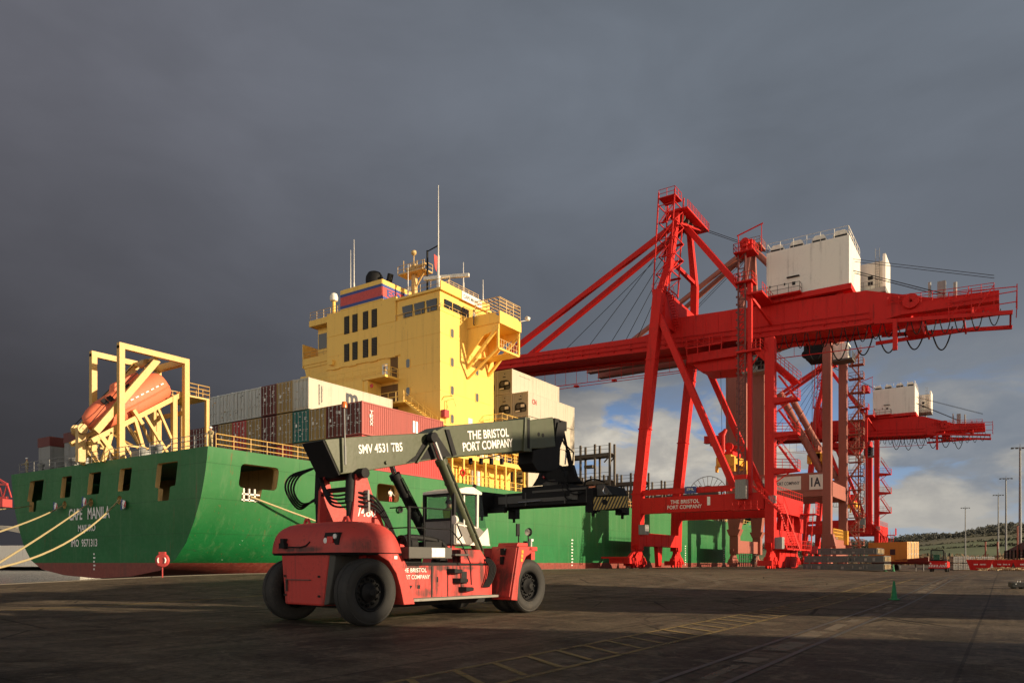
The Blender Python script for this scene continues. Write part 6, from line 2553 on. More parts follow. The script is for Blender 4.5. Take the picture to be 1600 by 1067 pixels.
# main boom: tapering heel, deep front part with a collar
def ytop(y):
    return 4.79 + (5.49 - 4.79) * (y + .34) / (3.6 + .34)
HW = .68
HL = -.20
b = MB()
prof_ = [(-.34, 4.80), (.17, 3.94), (1.2, 4.15), (2.29, 4.40), (3.42, 4.66), (4.40, 4.86), (8.05, 5.50), (8.2, 6.63), (4.16, 5.80), (3.64, 5.53), (3.34, 5.47), (.69, 5.01)]
b.prism(prof_, 'x', HL, HW)
boom = b.build('boom', M['olive'], bevel=.02, **L)
b = MB()
b.hexa([(HL - .01, -.36, 4.78), (HW + .01, -.36, 4.78), (HW + .01, .15, 3.93), (HL - .01, .15, 3.93)],
       [(HL - .01, -.40, 4.76), (HW + .01, -.40, 4.76), (HW + .01, .11, 3.91), (HL - .01, .11, 3.91)])
b.build('boom_heel', M['black'], **L)
# recessed pin housing and stiffener on the near flank
b = MB()
b.prism([(3.36, 5.40), (3.74, 5.52), (4.25, 5.05), (4.42, 4.90), (3.3, 4.68), (2.5, 4.48), (2.9, 4.75)], 'x', HW, HW + .012)
b.prism([(4.12, 5.68), (4.28, 5.70), (4.62, 4.96), (4.45, 4.90)], 'x', HW, HW + .05)
b.build('pin_housing', M['black'], **L)
b = MB()
b.lathe([(.0, .0), (.13, .0), (.13, .1), (.0, .1)], (HW, 3.62, 5.46), 'x', 16)
b.lathe([(.0, .0), (.05, .0), (.05, .06), (.0, .06)], (HW, 1.75, 4.42), 'x', 12)
b.build('boom_boss', M['olive'], **L)
b = MB()
b.beam((HW + .03, 2.9, 4.53), (HW + .03, 3.55, 5.35), .05, .12, up=(1, 0, 0))
b.beam((HW + .03, .22, 4.0), (HW + .03, .18, 4.9), .05, .1, up=(1, 0, 0))
b.build('boom_stiffener', M['olive'], **L)
# the lettering follows the slope of the boom
s1 = Vector((0, 1, .165)).normalized()
s1u = Vector((0, -.165, 1)).normalized()
lettering('lettering', 'SMV 4531 TB5', M['letter'], boom, (HW + .014, .78, 4.55), s1, (0, -.1, 1), 1.62, .25, local=True, bold=.02)
s2 = Vector((0, 1, .185)).normalized()
lettering('lettering', 'THE BRISTOL', M['letter'], boom, (HW + .014, 5.18, 5.50), s2, (0, -.12, 1), 2.1, .285, local=True, bold=.02)
lettering('lettering', 'PORT COMPANY', M['letter'], boom, (HW + .014, 4.95, 5.10), s2, (0, -.12, 1), 2.55, .285, local=True, bold=.02)
b = MB()
b.prism([(8.0, 5.46), (8.45, 5.50), (8.35, 6.70), (8.08, 6.68)], 'x', HL - .07, HW + .07)
b.build('boom_collar', M['olive'], bevel=.02, **L)
b = MB()
b.box(HW + .07, HW + .08, 8.18, 8.32, 5.6, 6.62)
b.build('collar_slot', M['black'], **L)
# inner boom with its hanging head
b = MB()
b.prism([(8.4, 5.62), (8.4, 6.62), (9.95, 6.98), (10.1, 5.9), (9.2, 5.72)], 'x', HL + .08, .60)
b.build('inner_boom', M['olive'], bevel=.03, **L)
b = MB()
b.prism([(8.75, 5.6), (9.3, 5.75), (10.05, 5.95), (10.3, 6.85), (10.75, 6.9), (10.7, 6.35), (10.45, 5.9), (10.4, 5.15), (9.9, 4.95), (9.0, 4.9), (8.7, 5.15)], 'x', HL + .1, .58)
b.box(-.1, .50, 10.2, 10.55, 6.4, 7.0)
b.build('boom_head', M['black'], bevel=.03, **L)
b = MB()
for y in (9.05, 9.3):
    b.lathe([(0, 0), (.07, 0), (.07, .012), (0, .012)], (.60, y, 6.22), 'x', 12)
b.build('inspection_hole', M['dark'], **L)
b = MB()
b.path(curve([(HW, 5.9, 4.98), (HW, 6.8, 5.22), (HW, 7.3, 5.35), (HW, 7.45, 5.2), (HW - .05, 7.5, 5.05)]), .02, 5)
for k in range(4):
    b.tube((-.3 + .25 * k, 6.4 + .25 * k, 5.15), (-.3 + .25 * k, 6.4 + .25 * k, 4.95), .07, 8)
b.build('boom_hose', M['black'], **L)
# lift cylinders
for x, top, mid, bot in ((.88, (3.40, 5.32), (3.76, 4.66), (5.68, 1.58)), (-1.0, (3.30, 5.0), (3.62, 4.35), (5.62, 1.58))):
    b = MB()
    b.tube((x, mid[0], mid[1]), (x, bot[0], bot[1]), .155, 20)
    b.tube((x, mid[0] - .03, mid[1] + .05), (x, mid[0] + .06, mid[1] - .1), .18, 20)
    b.path([(x + .17, mid[0] + .1, mid[1] - .1), (x + .19, mid[0] + .3, mid[1] - .4), (x + .19, bot[0] - .2, bot[1] + .4)], .025, 6)
    b.path([(x + .12, mid[0] + .2, mid[1] - .05), (x + .14, bot[0] - .2, bot[1] + .5)], .018, 6)
    for t_ in (.2, .45, .7):
        p = Vector((x, *mid)).lerp(Vector((x, *bot)), t_)
        d_ = (Vector((x, *bot)) - Vector((x, *mid))).normalized() * .03
        b.tube(p - d_, p + d_, .175, 20)
    cy_ = b.build('lift_cylinder', M['olive'] if x > 0 else M['black'], **L)
    b = MB()
    b.tube((x, top[0], top[1]), (x, mid[0], mid[1]), .085, 16)
    o = b.build('piston_rod', M['steel'], **L)
    o.parent = cy_
    b = MB()
    b.lathe([(.0, -.10), (.15, -.10), (.15, .10), (.0, .10)], (x, top[0], top[1]), 'x', 18)
    b.lathe([(.0, -.2), (.22, -.2), (.22, .2), (.0, .2)], (x, bot[0], bot[1]), 'x', 18)
    o = b.build('cylinder_eye', M['black'], **L)
    o.parent = cy_

# driver's cab
b = MB()
cx0, cx1, cy0, cy1 = -.31, .95, 4.25, 5.30
b.prism([(cy0, 2.15), (cy1 + .55, 2.15), (cy1 + .45, 2.55), (cy1 + .1, 2.75), (cy0, 2.92)], 'x', cx0, cx1)
cabm = b.build('cab', M['cabgrey'], bevel=.03, **L)
b = MB()
b.prism([(cy1 - .35, 2.15), (cy1 + .62, 2.15), (cy1 + .50, 2.72), (cy1 + .12, 2.42)], 'x', cx1, cx1 + .03)
b.prism([(cy0 + .08, 2.2), (cy0 + .5, 2.2), (cy0 + .08, 2.85)], 'x', cx1, cx1 + .03)
o = b.build('side_panel', M['white'], **L)
o.parent = cabm
b = MB()
b.prism([(cy0 - .05, 3.82), (cy0 + .5, 3.95), (cy1 - .2, 3.98), (cy1 + .2, 3.84), (cy1 + .2, 3.76), (cy0 - .05, 3.74)], 'x', cx0 - .05, cx1 + .05)
for x, m_ in ((cx0, 0), (cx1, 0)):
    b.beam((x, cy1, 2.7), (x, cy1 + .02, 3.78), .09, .09)
b.beam((cx1, cy0 + .45, 2.7), (cx1, cy0 + .45, 3.8), .05, .06)
b.beam((cx1, cy1 + .05, 2.7), (cx1, cy0 + .1, 2.78), .05, .05)
o = b.build('cab_frame', M['white'], bevel=.015, **L)
o.parent = cabm
b = MB()
for x in (cx0, cx1):
    b.beam((x, cy0, 2.9), (x, cy0, 3.76), .10, .09)
b.box(cx0, cx1, cy0 - .03, cy0 + .04, 2.90, 2.98)
b.box(cx0 - .04, cx1 + .04, cy0 - .04, cy0 + .5, 3.70, 3.80)
o = b.build('rear_frame', M['black'], **L)
o.parent = cabm
b = MB()
b.box(cx0 + .04, cx1 - .04, cy0 + .01, cy0 + .03, 2.93, 3.74)
o = b.build('rear_window', M['cglass'], **L)
o.parent = cabm
b = MB()
b.box(cx1 - .02, cx1, cy0 + .49, cy1 - .05, 2.78, 3.76)
o = b.build('side_window', M['cglass'], **L)
o.parent = cabm
b = MB()
b.box(cx1 - .02, cx1, cy0 + .06, cy0 + .42, 2.80, 3.74)
o = b.build('side_window', M['cglass'], **L)
o.parent = cabm
b = MB()
b.hexa([(cx0 + .05, cy1 + .05, 2.72), (cx1 - .03, cy1 + .05, 2.72), (cx1 - .03, cy1 + .08, 3.76), (cx0 + .05, cy1 + .08, 3.76)], [(cx0 + .05, cy1 + .50, 2.72), (cx1 - .03, cy1 + .50, 2.72), (cx1 - .03, cy1 + .25, 3.74), (cx0 + .05, cy1 + .25, 3.74)])
o = b.build('windscreen', M['cglass'], **L)
o.parent = cabm
b = MB()
b.box(cx0 + .03, cx0 + .05, cy0 + .1, cy1, 2.95, 3.72)
o = b.build('side_window', M['cglass'], **L)
o.parent = cabm
b = MB()
b.box(.1, .6, 4.5, 5.0, 2.3, 2.75)
b.box(.1, .6, 4.42, 4.48, 2.6, 2.98)
o = b.build('seat', M['black'], **L)
o.parent = cabm
# platform, battery box, handrails
b = MB()
b.box(1.0, 1.78, 1.60, 3.30, 1.72, 2.04)
b.box(1.0, 1.9, 3.30, 3.9, 1.80, 1.86)
b.build('battery_box', M['dgrey'], bevel=.02, **L)
b = MB()
b.box(1.78, 1.80, 2.45, 2.98, 1.76, 2.02)
b.build('cover_plate', M['letter'], bevel=.005, **L)
b = MB()
for y in (1.62, 3.28):
    b.tube((1.75, y, 1.75), (1.75, y, 3.12), .022, 6)
b.tube((1.75, 2.2, 2.0), (1.75, 2.2, 3.12), .02, 6)
for z in (2.56, 3.12):
    b.tube((1.75, 1.62, z), (1.75, 3.28, z), .02, 6)
b.path([(1.75, 3.28, 2.56), (1.75, 3.7, 2.2), (1.8, 4.05, 1.6), (1.8, 4.1, .95)], .02, 6)
b.tube((1.0, 1.62, 3.12), (1.75, 1.62, 3.12), .02, 6)
b.tube((1.0, 1.62, 2.56), (1.75, 1.62, 2.56), .02, 6)
b.tube((1.72, 1.66, 1.7), (1.72, 1.66, 3.1), .05, 8)
b.build('handrail', M['black'], **L)
b = MB()
b.path(curve([(1.2, 1.9, 1.95), (1.2, 1.95, 2.25), (1.25, 2.2, 2.32), (1.3, 3.2, 2.22), (1.3, 3.6, 1.95)]), .09, 8)
b.lathe([(.18, -.25), (.26, -.22), (.26, .22), (.18, .25)], (1.15, 2.1, 2.12), 'y', 14)
b.box(.95, 1.5, 2.5, 3.2, 1.95, 2.2)
b.build('air_intake', M['black'], **L)
b = MB()
b.path([(1.2, 4.15, 2.3), (1.55, 3.95, 2.4), (1.6, 3.65, 2.82)], .022, 6)
b.lathe([(.0, .12), (.07, .10), (.13, .02), (.13, -.06), (0, -.10)][::-1], (1.6, 3.6, 2.86), 'y', 14, 1)
b.build('work_lamp', [M['black'], M['white']], **L)
# mirrors on the front fender
b = MB()
b.tube((1.85, 6.3, 2.12), (1.85, 6.3, 2.5), .02, 6)
b.box(1.80, 1.84, 6.22, 6.38, 2.45, 2.85)
b.build('mirror', M['black'], **L)
b = MB()
b.path([(1.85, 6.75, 2.1), (1.88, 6.78, 2.3), (1.85, 6.8, 2.5)], .022, 6)
b.lathe([(.0, -.05), (.10, -.04), (.14, .02), (.10, .05), (0, .06)], (1.85, 6.82, 2.6), 'y', 14, 0)
b.lathe([(.0, -.065), (.11, -.062)], (1.85, 6.82, 2.6), 'y', 14, 1)
b.box(1.8, 1.95, 6.6, 6.75, 2.12, 2.3)
b.build('mirror', [M['black'], M['steel']], **L)
b = MB()
b.tube((1.9, 6.9, 2.1), (1.9, 6.9, 2.35), .025, 6)
b.box(1.85, 1.95, 6.85, 6.95, 2.3, 2.38)
b.build('marker_lamp', M['letter'], **L)
# beacon on its pole at the boom heel
b = MB()
b.tube((HW + .06, .28, 4.2), (HW + .06, .25, 5.7), .02, 6)
b.tube((HW + .06, .28, 4.2), (HW + .06, .27, 4.7), .035, 6)
bc = b.build('beacon_pole', M['grey'], **L)
b = MB()
b.lathe([(.075, 0), (.075, .1), (.06, .16), (0, .18)], (HW + .06, .25, 5.7), n=12)
o = b.build('beacon', M['amberlens'], **L)
o.parent = bc
b = MB()
b.tube((cx0 + .2, cy1 - .1, 3.9), (cx0 + .2, cy1 - .1, 4.05), .03, 6)
b.lathe([(.06, 0), (.07, .1), (0, .14)], (.75, cy1 + .12, 3.98), n=10)
b.build('cab_lamp', M['black'], **L)

# spreader, carried crosswise under the boom head
YS = 11.7
b = MB()
for y in (YS - .55, YS + .35):
    b.box(-3.35, 2.0, y, y + .32, 3.86, 4.42)
b.box(-1.75, .55, YS - .62, YS + .75, 4.15, 4.62)
sprd = b.build('spreader', M['black'], bevel=.02, **L)


def sub(b, name, mat, **k):
    o = b.build(name, mat, **L, **k)
    o.parent = sprd
    return o


b = MB()
b.box(-3.0, .9, YS - .60, YS - .54, 4.0, 4.3)
b.box(-1.2, 1.4, YS - .66, YS - .6, 4.36, 4.44)
for x in (-2.6, -1.6, .3, 1.3):
    b.box(x, x + .06, YS - .62, YS - .55, 3.88, 4.40)
b.lathe([(.5, 0), (.5, .16), (.42, .18), (.42, .26)], (-.55, YS, 4.6), n=24)
sub(b, 'rotator', M['dgrey'])
b = MB()
b.prism([(-1.45, 4.68), (.45, 4.68), (.18, 5.0), (.02, 5.35), (-.12, 5.42), (-.95, 5.42), (-1.05, 5.3), (-1.18, 5.0)], 'y', YS - .34, YS - .26)
b.prism([(-1.3, 4.68), (.6, 4.68), (.3, 5.0), (.15, 5.45), (-.85, 5.45), (-1.0, 5.0)], 'y', YS + .26, YS + .34)
b.box(-.9, .1, YS - .3, YS + .3, 5.0, 5.2)
sub(b, 'tilt_bracket', M['black'], bevel=.01)
b = MB()
b.tube((.55, YS - .35, 4.9), (.5, YS - .7, 5.9), .09, 12)
b.tube((.5, YS - .7, 5.9), (.45, YS - .95, 6.75), .05, 10)
b.box(.25, .55, YS - 1.2, YS - .8, 6.6, 6.95)
b.prism([(.35, 4.7), (.95, 4.68), (.70, 5.0), (.62, 5.35), (.42, 5.4)], 'y', YS - .5, YS - .42)
b.path([(.35, YS - 1.0, 6.6), (.5, YS - .9, 6.1), (.72, YS - .6, 5.8), (.62, YS - .5, 5.4), (.5, YS - .5, 5.2)], .03, 6)
sub(b, 'damping_cylinder', M['black'])
b = MB()
b.tube((.42, YS - .72, 5.35), (.48, YS - .72, 5.95), .03, 8)
b.tube((-1.9, YS - .66, 4.02), (-.75, YS - .66, 4.04), .025, 8)
sub(b, 'chrome_rod', M['steel'])
b = MB()
b.path(curve([(-.1, YS - .4, 5.3), (.25, YS - .55, 5.0), (.45, YS - .7, 4.5), (.8, YS - .72, 4.2), (1.2, YS - .66, 4.25)]), .03, 6)
b.path(curve([(-.7, YS - .4, 5.3), (-.9, YS - .5, 5.0), (-.5, YS - .6, 4.8), (.1, YS - .6, 4.7), (.4, YS - .68, 4.1), (.7, YS - .7, 3.98)]), .03, 6)
b.path(curve([(1.0, YS - .3, 4.45), (1.1, YS - .3, 4.7), (1.5, YS - .3, 4.74), (1.9, YS - .3, 4.62)]), .035, 6)
sub(b, 'spreader_hose', M['black'])
b = MB()
b.lathe([(0, -.03), (.06, -.02), (.06, .02)], (-.85, YS - .4, 4.98), 'y', 10)
sub(b, 'red_lamp', M['redlens'])
# end beams: the near one has hazard stripes
b = MB()
b.prism([(1.5, 4.42), (2.15, 4.46), (2.25, 4.12), (1.7, 3.62), (1.5, 3.62)], 'y', YS - .9, YS + .8)
b.box(1.75, 2.05, YS - 1.22, YS + 1.22, 3.62, 4.05)
for y in (YS - 1.22, YS + .9):
    b.box(1.65, 2.1, y, y + .32, 3.45, 3.7)
    b.tube((1.88, y + .16, 3.3), (1.88, y + .16, 3.5), .06, 8)
sub(b, 'end_beam', M['black'], bevel=.015)
b = MB()
b.box(-3.75, -3.3, YS - 1.22, YS + 1.22, 3.85, 4.5)
b.box(-3.7, -2.6, YS - .7, YS - .5, 3.66, 3.86)
for y in (YS - 1.22, YS + .9):
    b.box(-3.7, -3.3, y, y + .32, 3.5, 3.86)
    b.tube((-3.5, y + .16, 3.34), (-3.5, y + .16, 3.5), .06, 8)
sub(b, 'end_beam', M['black'], bevel=.015)


def hazard():
    mt = bpy.data.materials.new('hazard_stripes')
    mt.use_nodes = True
    t = NT(mt.node_tree)
    bs = t.n['Principled BSDF']
    pos = t.new('ShaderNodeTexCoord').outputs['Object']
    dd = t.dot(pos, (1.0, 0.9, -.55))
    fr = t.m('FRACT', t.m('DIVIDE', dd, .135))
    n = t.noise(pos, 9, 5, .7)
    c = t.mix(t.m('GREATER_THAN', fr, .5), (.50, .36, .10), (.018, .017, .016))
    c = t.mix(t.m('MULTIPLY', t.ramp(n, .5, .7), .4), c, (.09, .075, .05))
    t.put(bs.inputs['Base Color'], c)
    bs.inputs['Roughness'].default_value = .6
    return mt


b = MB()
b.hexa([(2.02, YS - 1.24, 3.50), (3.35, YS - 1.24, 3.55), (3.35, YS - 1.06, 3.55), (2.02, YS - 1.06, 3.50)], [(2.02, YS - 1.24, 3.98), (3.35, YS - 1.24, 3.94), (3.35, YS - 1.06, 3.94), (2.02, YS - 1.06, 3.98)])
sub(b, 'hazard_plate', hazard())
b = MB()
b.lathe([(0, 0), (.10, 0), (.10, .02), (0, .02)], (2.5, YS - 1.26, 3.78), 'y', 14)
b.box(3.2, 3.36, YS - 1.24, YS - 1.0, 3.38, 3.55)
b.box(1.95, 2.02, YS - 1.28, YS - 1.0, 3.4, 4.3)
sub(b, 'guide_arm', M['black'])
b = MB()
b.path([(2.35 + .0, YS - 1.0, 4.36), (2.28, YS - 1.0, 4.22), (2.34, YS - 1.0, 4.10), (2.46, YS - 1.0, 4.07), (2.52, YS - 1.0, 4.14)], .03, 6)
b.prism([(2.0, 4.44), (2.28, 4.46), (2.62, 4.05), (2.0, 4.05)], 'y', YS - .98, YS - .90, 1)
sub(b, 'lifting_hook', [M['steel'], M['dgrey']])
b = MB()
b.box(1.62, 1.9, YS - .93, YS - .90, 4.36, 4.42)
sub(b, 'marker_lamp', M['amberlens'])

# ================================================================== people
def person(loc, rz, label, suit, top=None, helmet=None, arm=(0.25, 0.25), h=1.76, seated=False, group=None):
    """one continuous skinned body"""
    k = h / 1.76
    V, E, Rd = [], [], []

    def j(p, r, parent=None):
        V.append(tuple(c * k for c in p))
        Rd.append(r * k)
        if parent is not None:
            E.append((parent, len(V) - 1))
        return len(V) - 1
    pel = j((0, 0, .96), .15)
    wai = j((0, -.01, 1.12), .135, pel)
    che = j((0, 0, 1.34), .16, wai)
    nek = j((0, .01, 1.50), .062, che)
    hd = j((0, .02, 1.62), .095, nek)
    j((0, .025, 1.72), .07, hd)
    for s in (-1, 1):
        hip = j((s * .09, 0, .90), .10, pel)
        if seated:
            kn = j((s * .13, .46, .92), .075, hip)
            an = j((s * .13, .48, .50), .05, kn)
        else:
            kn = j((s * .11, .02, .50), .072, hip)
            an = j((s * .12, -.02, .10), .05, kn)
        j((an and V[an][0] / k, V[an][1] / k + .16, V[an][2] / k - .05), .042, an)
        sh = j((s * .19, 0, 1.42), .075, che)
        if seated:
            el = j((s * .27, .12, 1.14), .052, sh)
            wr = j((s * .20, .38, 1.16), .036, el)
            hn = j((s * .18, .46, 1.17), .038, wr)
        else:
            a = arm[0 if s < 0 else 1]
            el = j((s * .26, .02 + a * .3, 1.15 + a * .05), .052, sh)
            wr = j((s * .24, .08 + a, .93 + a * .5), .036, el)
            hn = j((s * .235, .11 + a * 1.1, .86 + a * .6), .042, wr)
    me = bpy.data.meshes.new('person')
    me.from_pydata(V, E, [])
    ob = bpy.data.objects.new('person', me)
    col.objects.link(ob)
    md = ob.modifiers.new('skin', 'SKIN')
    md.use_smooth_shade = True
    for sv, r in zip(me.skin_vertices[0].data, Rd):
        sv.radius = (r, r)
    me.skin_vertices[0].data[0].use_root = True
    sb = ob.modifiers.new('sub', 'SUBSURF')
    sb.levels = sb.render_levels = 1
    dg = bpy.context.evaluated_depsgraph_get()
    m2 = bpy.data.meshes.new_from_object(ob.evaluated_get(dg))
    bpy.data.objects.remove(ob)
    m2.name = 'person'
    for mt in (suit, top or suit, M['skin'], M['black']):
        m2.materials.append(mt)
    for p in m2.polygons:
        z = p.center.z / k
        r_ = abs(p.center.x) / k
        p.material_index = 2 if z > 1.50 else (1 if z > 1.02 else 0)
        if not seated and z < .12:
            p.material_index = 3
        if (seated and p.center.y / k > .40 and z > 1.05) or (not seated and z < .90 and r_ > .20):
            p.material_index = 2
        p.use_smooth = True
    o = bpy.data.objects.new('person', m2)
    col.objects.link(o)
    o.location = loc
    o.rotation_euler = (0, 0, rz)
    if helmet:
        b = MB()
        b.lathe([(.145, 0), (.125, .01), (.122, .07), (.09, .12), (.0, .145)], (0, .02 * k, 1.665 * k), n=14)
        hh = b.build('hard_hat', helmet, o, local=True)
    else:
        b = MB()
        b.lathe([(.108, -.05), (.112, .02), (.085, .08), (.0, .105)], (0, .0, 1.68 * k), n=12)
        b.build('hair', M['black'], o, local=True)
    return tag(o, label, 'person')


person((-1.3, 33.2, 9.98), R(200), 'person in tan overalls and white helmet standing at the starboard corner of the poop rail', M['suit'], helmet=M['helmet'])
person((-30.6, 33.1, 9.98), R(170), 'person in tan overalls and hard hat standing at the port corner of the stern', M['suit'], helmet=M['helmet'], arm=(.1, .3))
c_, s_ = math.cos(R(-5)), math.sin(R(-5))
def rsw(x, y, z):
    return (32.7 + c_ * x - s_ * y, 13.56 + s_ * x + c_ * y, z)
person(rsw(.34, 4.66, 1.86), R(-5), 'person in yellow hi vis jacket seated driving inside the reach stacker cab', M['black'], top=M['hivis'], seated=True, h=1.72)
person((-.8, 52.0, 6.95), R(-100), 'person leaning at the small side opening of the green hull', M['cbright'], top=M['white'], arm=(.3, .3))
person((-1.3, 66.0, 28.1), R(-60), 'person in white shirt on the bridge wing beside the wheelhouse door', M['dgrey'], top=M['white'], h=1.74)

# ================================================================== things on the quay
# lifebuoy post on the quay edge
x0, y0 = 2.73, 27.0
z0 = gz(x0, y0)
p_ = empty('lifebuoy_post', (x0, y0, z0), R(35), 'red lifebuoy housing on a short red post at the quay edge by the stern', 'lifebuoy')
b = MB()
b.tube((0, 0, 0), (0, 0, .75), .045, 8)
b.build('post', M['cbright'], p_, local=True)
b = MB()
n = 20
b.lathe([(.0, .10), (.40, .10), (.46, .05), (.46, -.05), (.40, -.10), (.0, -.10)], (0, 0, 1.12), 'y', 24)
b.box(-.22, .22, -.09, .09, 1.5, 1.66)
b.build('housing', M['cbright'], p_, local=True, bevel=.02)
b = MB()
for s in (-1, 1):
    arc = [(s * (.16 + .09 * math.cos(a)), -.115, 1.12 + .17 * math.sin(a)) for a in [R(-70 + 14 * k) for k in range(11)]]
    b.path(arc, .045, 6)
b.build('lifebuoy', M['letter'], p_, local=True)


def cone(loc, h, label, group=None):
    root = empty('traffic_cone', loc, rng.uniform(0, 1), label, 'cone', group)
    b = MB()
    b.lathe([(h * .19, .04), (h * .17, .06), (h * .045, h * .97), (h * .03, h), (0, h)], (0, 0, 0), n=20)
    b.build('cone_body', M['green'], root, local=True)
    b = MB()
    s = h * .24
    b.prism([(-s, -s * .7), (-s * .7, -s), (s * .7, -s), (s, -s * .7), (s, s * .7), (s * .7, s), (-s * .7, s), (-s, s * .7)], 'z', 0, .05)
    b.build('base', M['green'], root, local=True)
    return root


cone((44.13, 34.78, gz(44.13, 34.78) + .012), .80, 'green traffic cone alone on the apron beside the sunk rail')

def along_x(p, px):
    """point on the line through p across the quay that is seen at px"""
    a = (px - 800) / 1150
    rx, ry = .831 * a - .556, .556 * a + .831
    t_ = p.y / ry
    return Vector((48 + rx * t_, p.y, p.z))


# stacked hatch covers
M['hatchgrey'] = paint('hatch_cover_grey', (0.115, 0.115, 0.108), 0.6, 0.2, 0.35, 0.5, 0.3)
hg = 'hatch covers stacked on the quay'
A_, B_ = Vector((27.4, 97.2)), Vector((40.9, 93.0))


def atd(px, py, Y):
    a, b_ = (px - 800) / 1150, (879 - py) / 1150
    return Vector((48 + (.831 * a - .556) * Y, (.556 * a + .831) * Y, 1.6 + b_ * Y))


def hatch(px0, px1, zb, label, Y0=97, Y1=None, depth=6.5, seed=1):
    p = atd(px0, 879, Y0)
    q_ = along_x(p, px1)
    d2 = Vector((q_.x - p.x, q_.y - p.y))
    ln = d2.length
    root = empty('hatch_cover', (p.x, p.y, zb), math.atan2(d2.y, d2.x), label, 'hatch cover', hg)
    rg = random.Random(seed)
    b = MB()
    hgt = .76
    b.box(0, ln, 0, depth, .06, hgt)
    b.box(-.05, ln + .05, -.06, depth + .05, hgt, hgt + .08)
    b.box(-.03, ln + .03, -.05, 0, 0, .10)
    nrib = 8
    for i in range(nrib + 1):
        x = ln * i / nrib
        b.box(max(0, x - .05), min(ln, x + .05), -.05, 0, .10, hgt)
    for i in range(4):
        x = ln * (i + .5) / 4
        b.box(x - .7, x + .7, -.10, -.05, hgt - .3, hgt - .05)
    for i in range(5):
        y = depth * (i + .5) / 5
        b.box(ln, ln + .07, y - .3, y + .3, .1, hgt - .05)
    b.build('panel', M['hatchgrey'], root, local=True)
    b = MB()
    for i in range(3):
        x = ln * rg.uniform(.08, .9)
        b.box(x, x + .32, -.12, -.10, .15, .3 + .3 * rg.uniform(.2, 1))
    for i in range(5):
        x = ln * rg.uniform(.02, .95)
        b.box(x, x + .09, -.13, -.05, .2, .62)
    b.build('cleat', M['concrete'], root, local=True)
    b = MB()
    for i in range(5):
        y = depth * (i + .5) / 5
        b.box(ln + .07, ln + .12, y - .42, y + .1, .15, .72)
    b.build('edge_fitting', M['timber'], root, local=True)
    return root


hatch(1255, 1381, .66, 'lowest grey steel hatch cover of the stack on the quay', seed=1)
hatch(1257, 1381, 1.66, 'middle grey steel hatch cover of the stack, slightly set back', Y0=97.6, seed=2)
hatch(1278, 1370, 2.68, 'topmost and shortest grey steel hatch cover of the stack', Y0=98.4, seed=3)
for k, (px, h) in enumerate(((1383, .95), (1396, .95))):
    p = atd(px, 879, 96.5)
    cone((p.x, p.y, gz(p.x, p.y) + .0), h, ['small green cone at the near corner of the hatch cover stack', 'small green cone beside the trailer wheels'][k])

# terminal tractor, trailer and yellow container
tx, ty = 43.6, 104.0
tz = gz(tx, ty)
dirv = atd(1408, 879, 118) - atd(1468, 879, 99)
head = math.atan2(-dirv.y, -dirv.x)             # driving towards the camera
tp = atd(1468, 893, 99)
tt = empty('terminal_tractor', (tp.x, tp.y, gz(tp.x, tp.y)), R(40) - R(90) + R(-62) * 0, 'red terminal tractor with glazed cab coming towards the camera', 'tractor')
tt.rotation_euler = (0, 0, math.atan2(0 - tp.y, 48 - tp.x) + R(90) - R(5))     # local -y faces the camera
tt.scale = (.92, .6, 1.0)
b = MB()
b.prism([(-2.6, .55), (-2.6, 1.25), (-2.2, 1.45), (3.0, 1.3), (3.0, .6)], 'x', -1.15, 1.15)
b.box(-1.25, 1.25, -2.7, -2.45, .45, .62)
b.build('chassis', M['red'], tt, local=True, bevel=.04)
b = MB()
b.hexa([(-1.12, -2.64, .60), (1.12, -2.64, .60), (1.12, -2.60, .60), (-1.12, -2.60, .60)], [(-1.12, -2.64, .98), (1.12, -2.64, .98), (1.12, -2.60, .98), (-1.12, -2.60, .98)], 0)
bumper = b.build('bumper', M['red'], tt, local=True)
b = MB()
for k in range(11):
    x = -1.08 + k * .2
    b.add([(x, -2.65, .62), (x + .09, -2.65, .62), (x + .14 * (1 if x > 0 else -.4) + .09, -2.65, .96), (x + .14 * (1 if x > 0 else -.4), -2.65, .96)], [(0, 1, 2, 3)])
o = b.build('hazard_stripe', M['letter'], tt, local=True)
o.parent = bumper
b = MB()
b.box(-1.0, .62, -2.0, -.4, 2.82, 2.95)
for x, y in ((-.98, -1.98), (.60, -1.98), (-.98, -.42), (.60, -.42)):
    b.beam((x, y, 1.35), (x, y, 2.85), .08, .08)
b.box(-1.0, .62, -2.0, -.4, 1.3, 1.62)
cabt = b.build('cab', M['black'], tt, local=True, bevel=.02)
b = MB()
b.box(-.94, .56, -2.0, -1.98, 1.62, 2.82)
o = b.build('windscreen', M['cglass'], tt, local=True)
o.parent = cabt
b = MB()
b.box(.58, .60, -1.94, -.46, 1.62, 2.82)
o = b.build('side_window', M['cglass'], tt, local=True)
o.parent = cabt
b = MB()
b.box(-.7, .1, -1.2, -.9, 1.6, 2.3)
o = b.build('seat', M['green'], tt, local=True)
o.parent = cabt
for x in (-1.0, .92):
    b = MB()
    b.lathe([(0, -.04), (.10, -.03), (.11, .03)], (x + .04, -2.63, 1.12), 'y', 12)
    b.build('headlight', M['letter'], tt, local=True)
for x in (-.95, .95):
    for y in (-1.7, 2.0):
        b = MB()
        b.lathe([(.12, -.17), (.45, -.17), (.50, -.10), (.50, .10), (.45, .17), (.12, .17)], (x, y, .5), 'x', 18)
        b.build('wheel', M['rubber'], tt, local=True)
b = MB()
b.tube((.75, .1, 1.3), (.75, .1, 2.6), .09, 8)
b.box(.6, 1.05, -1.9, -1.0, 1.4, 1.75)
b.build('exhaust_stack', M['dgrey'], tt, local=True)
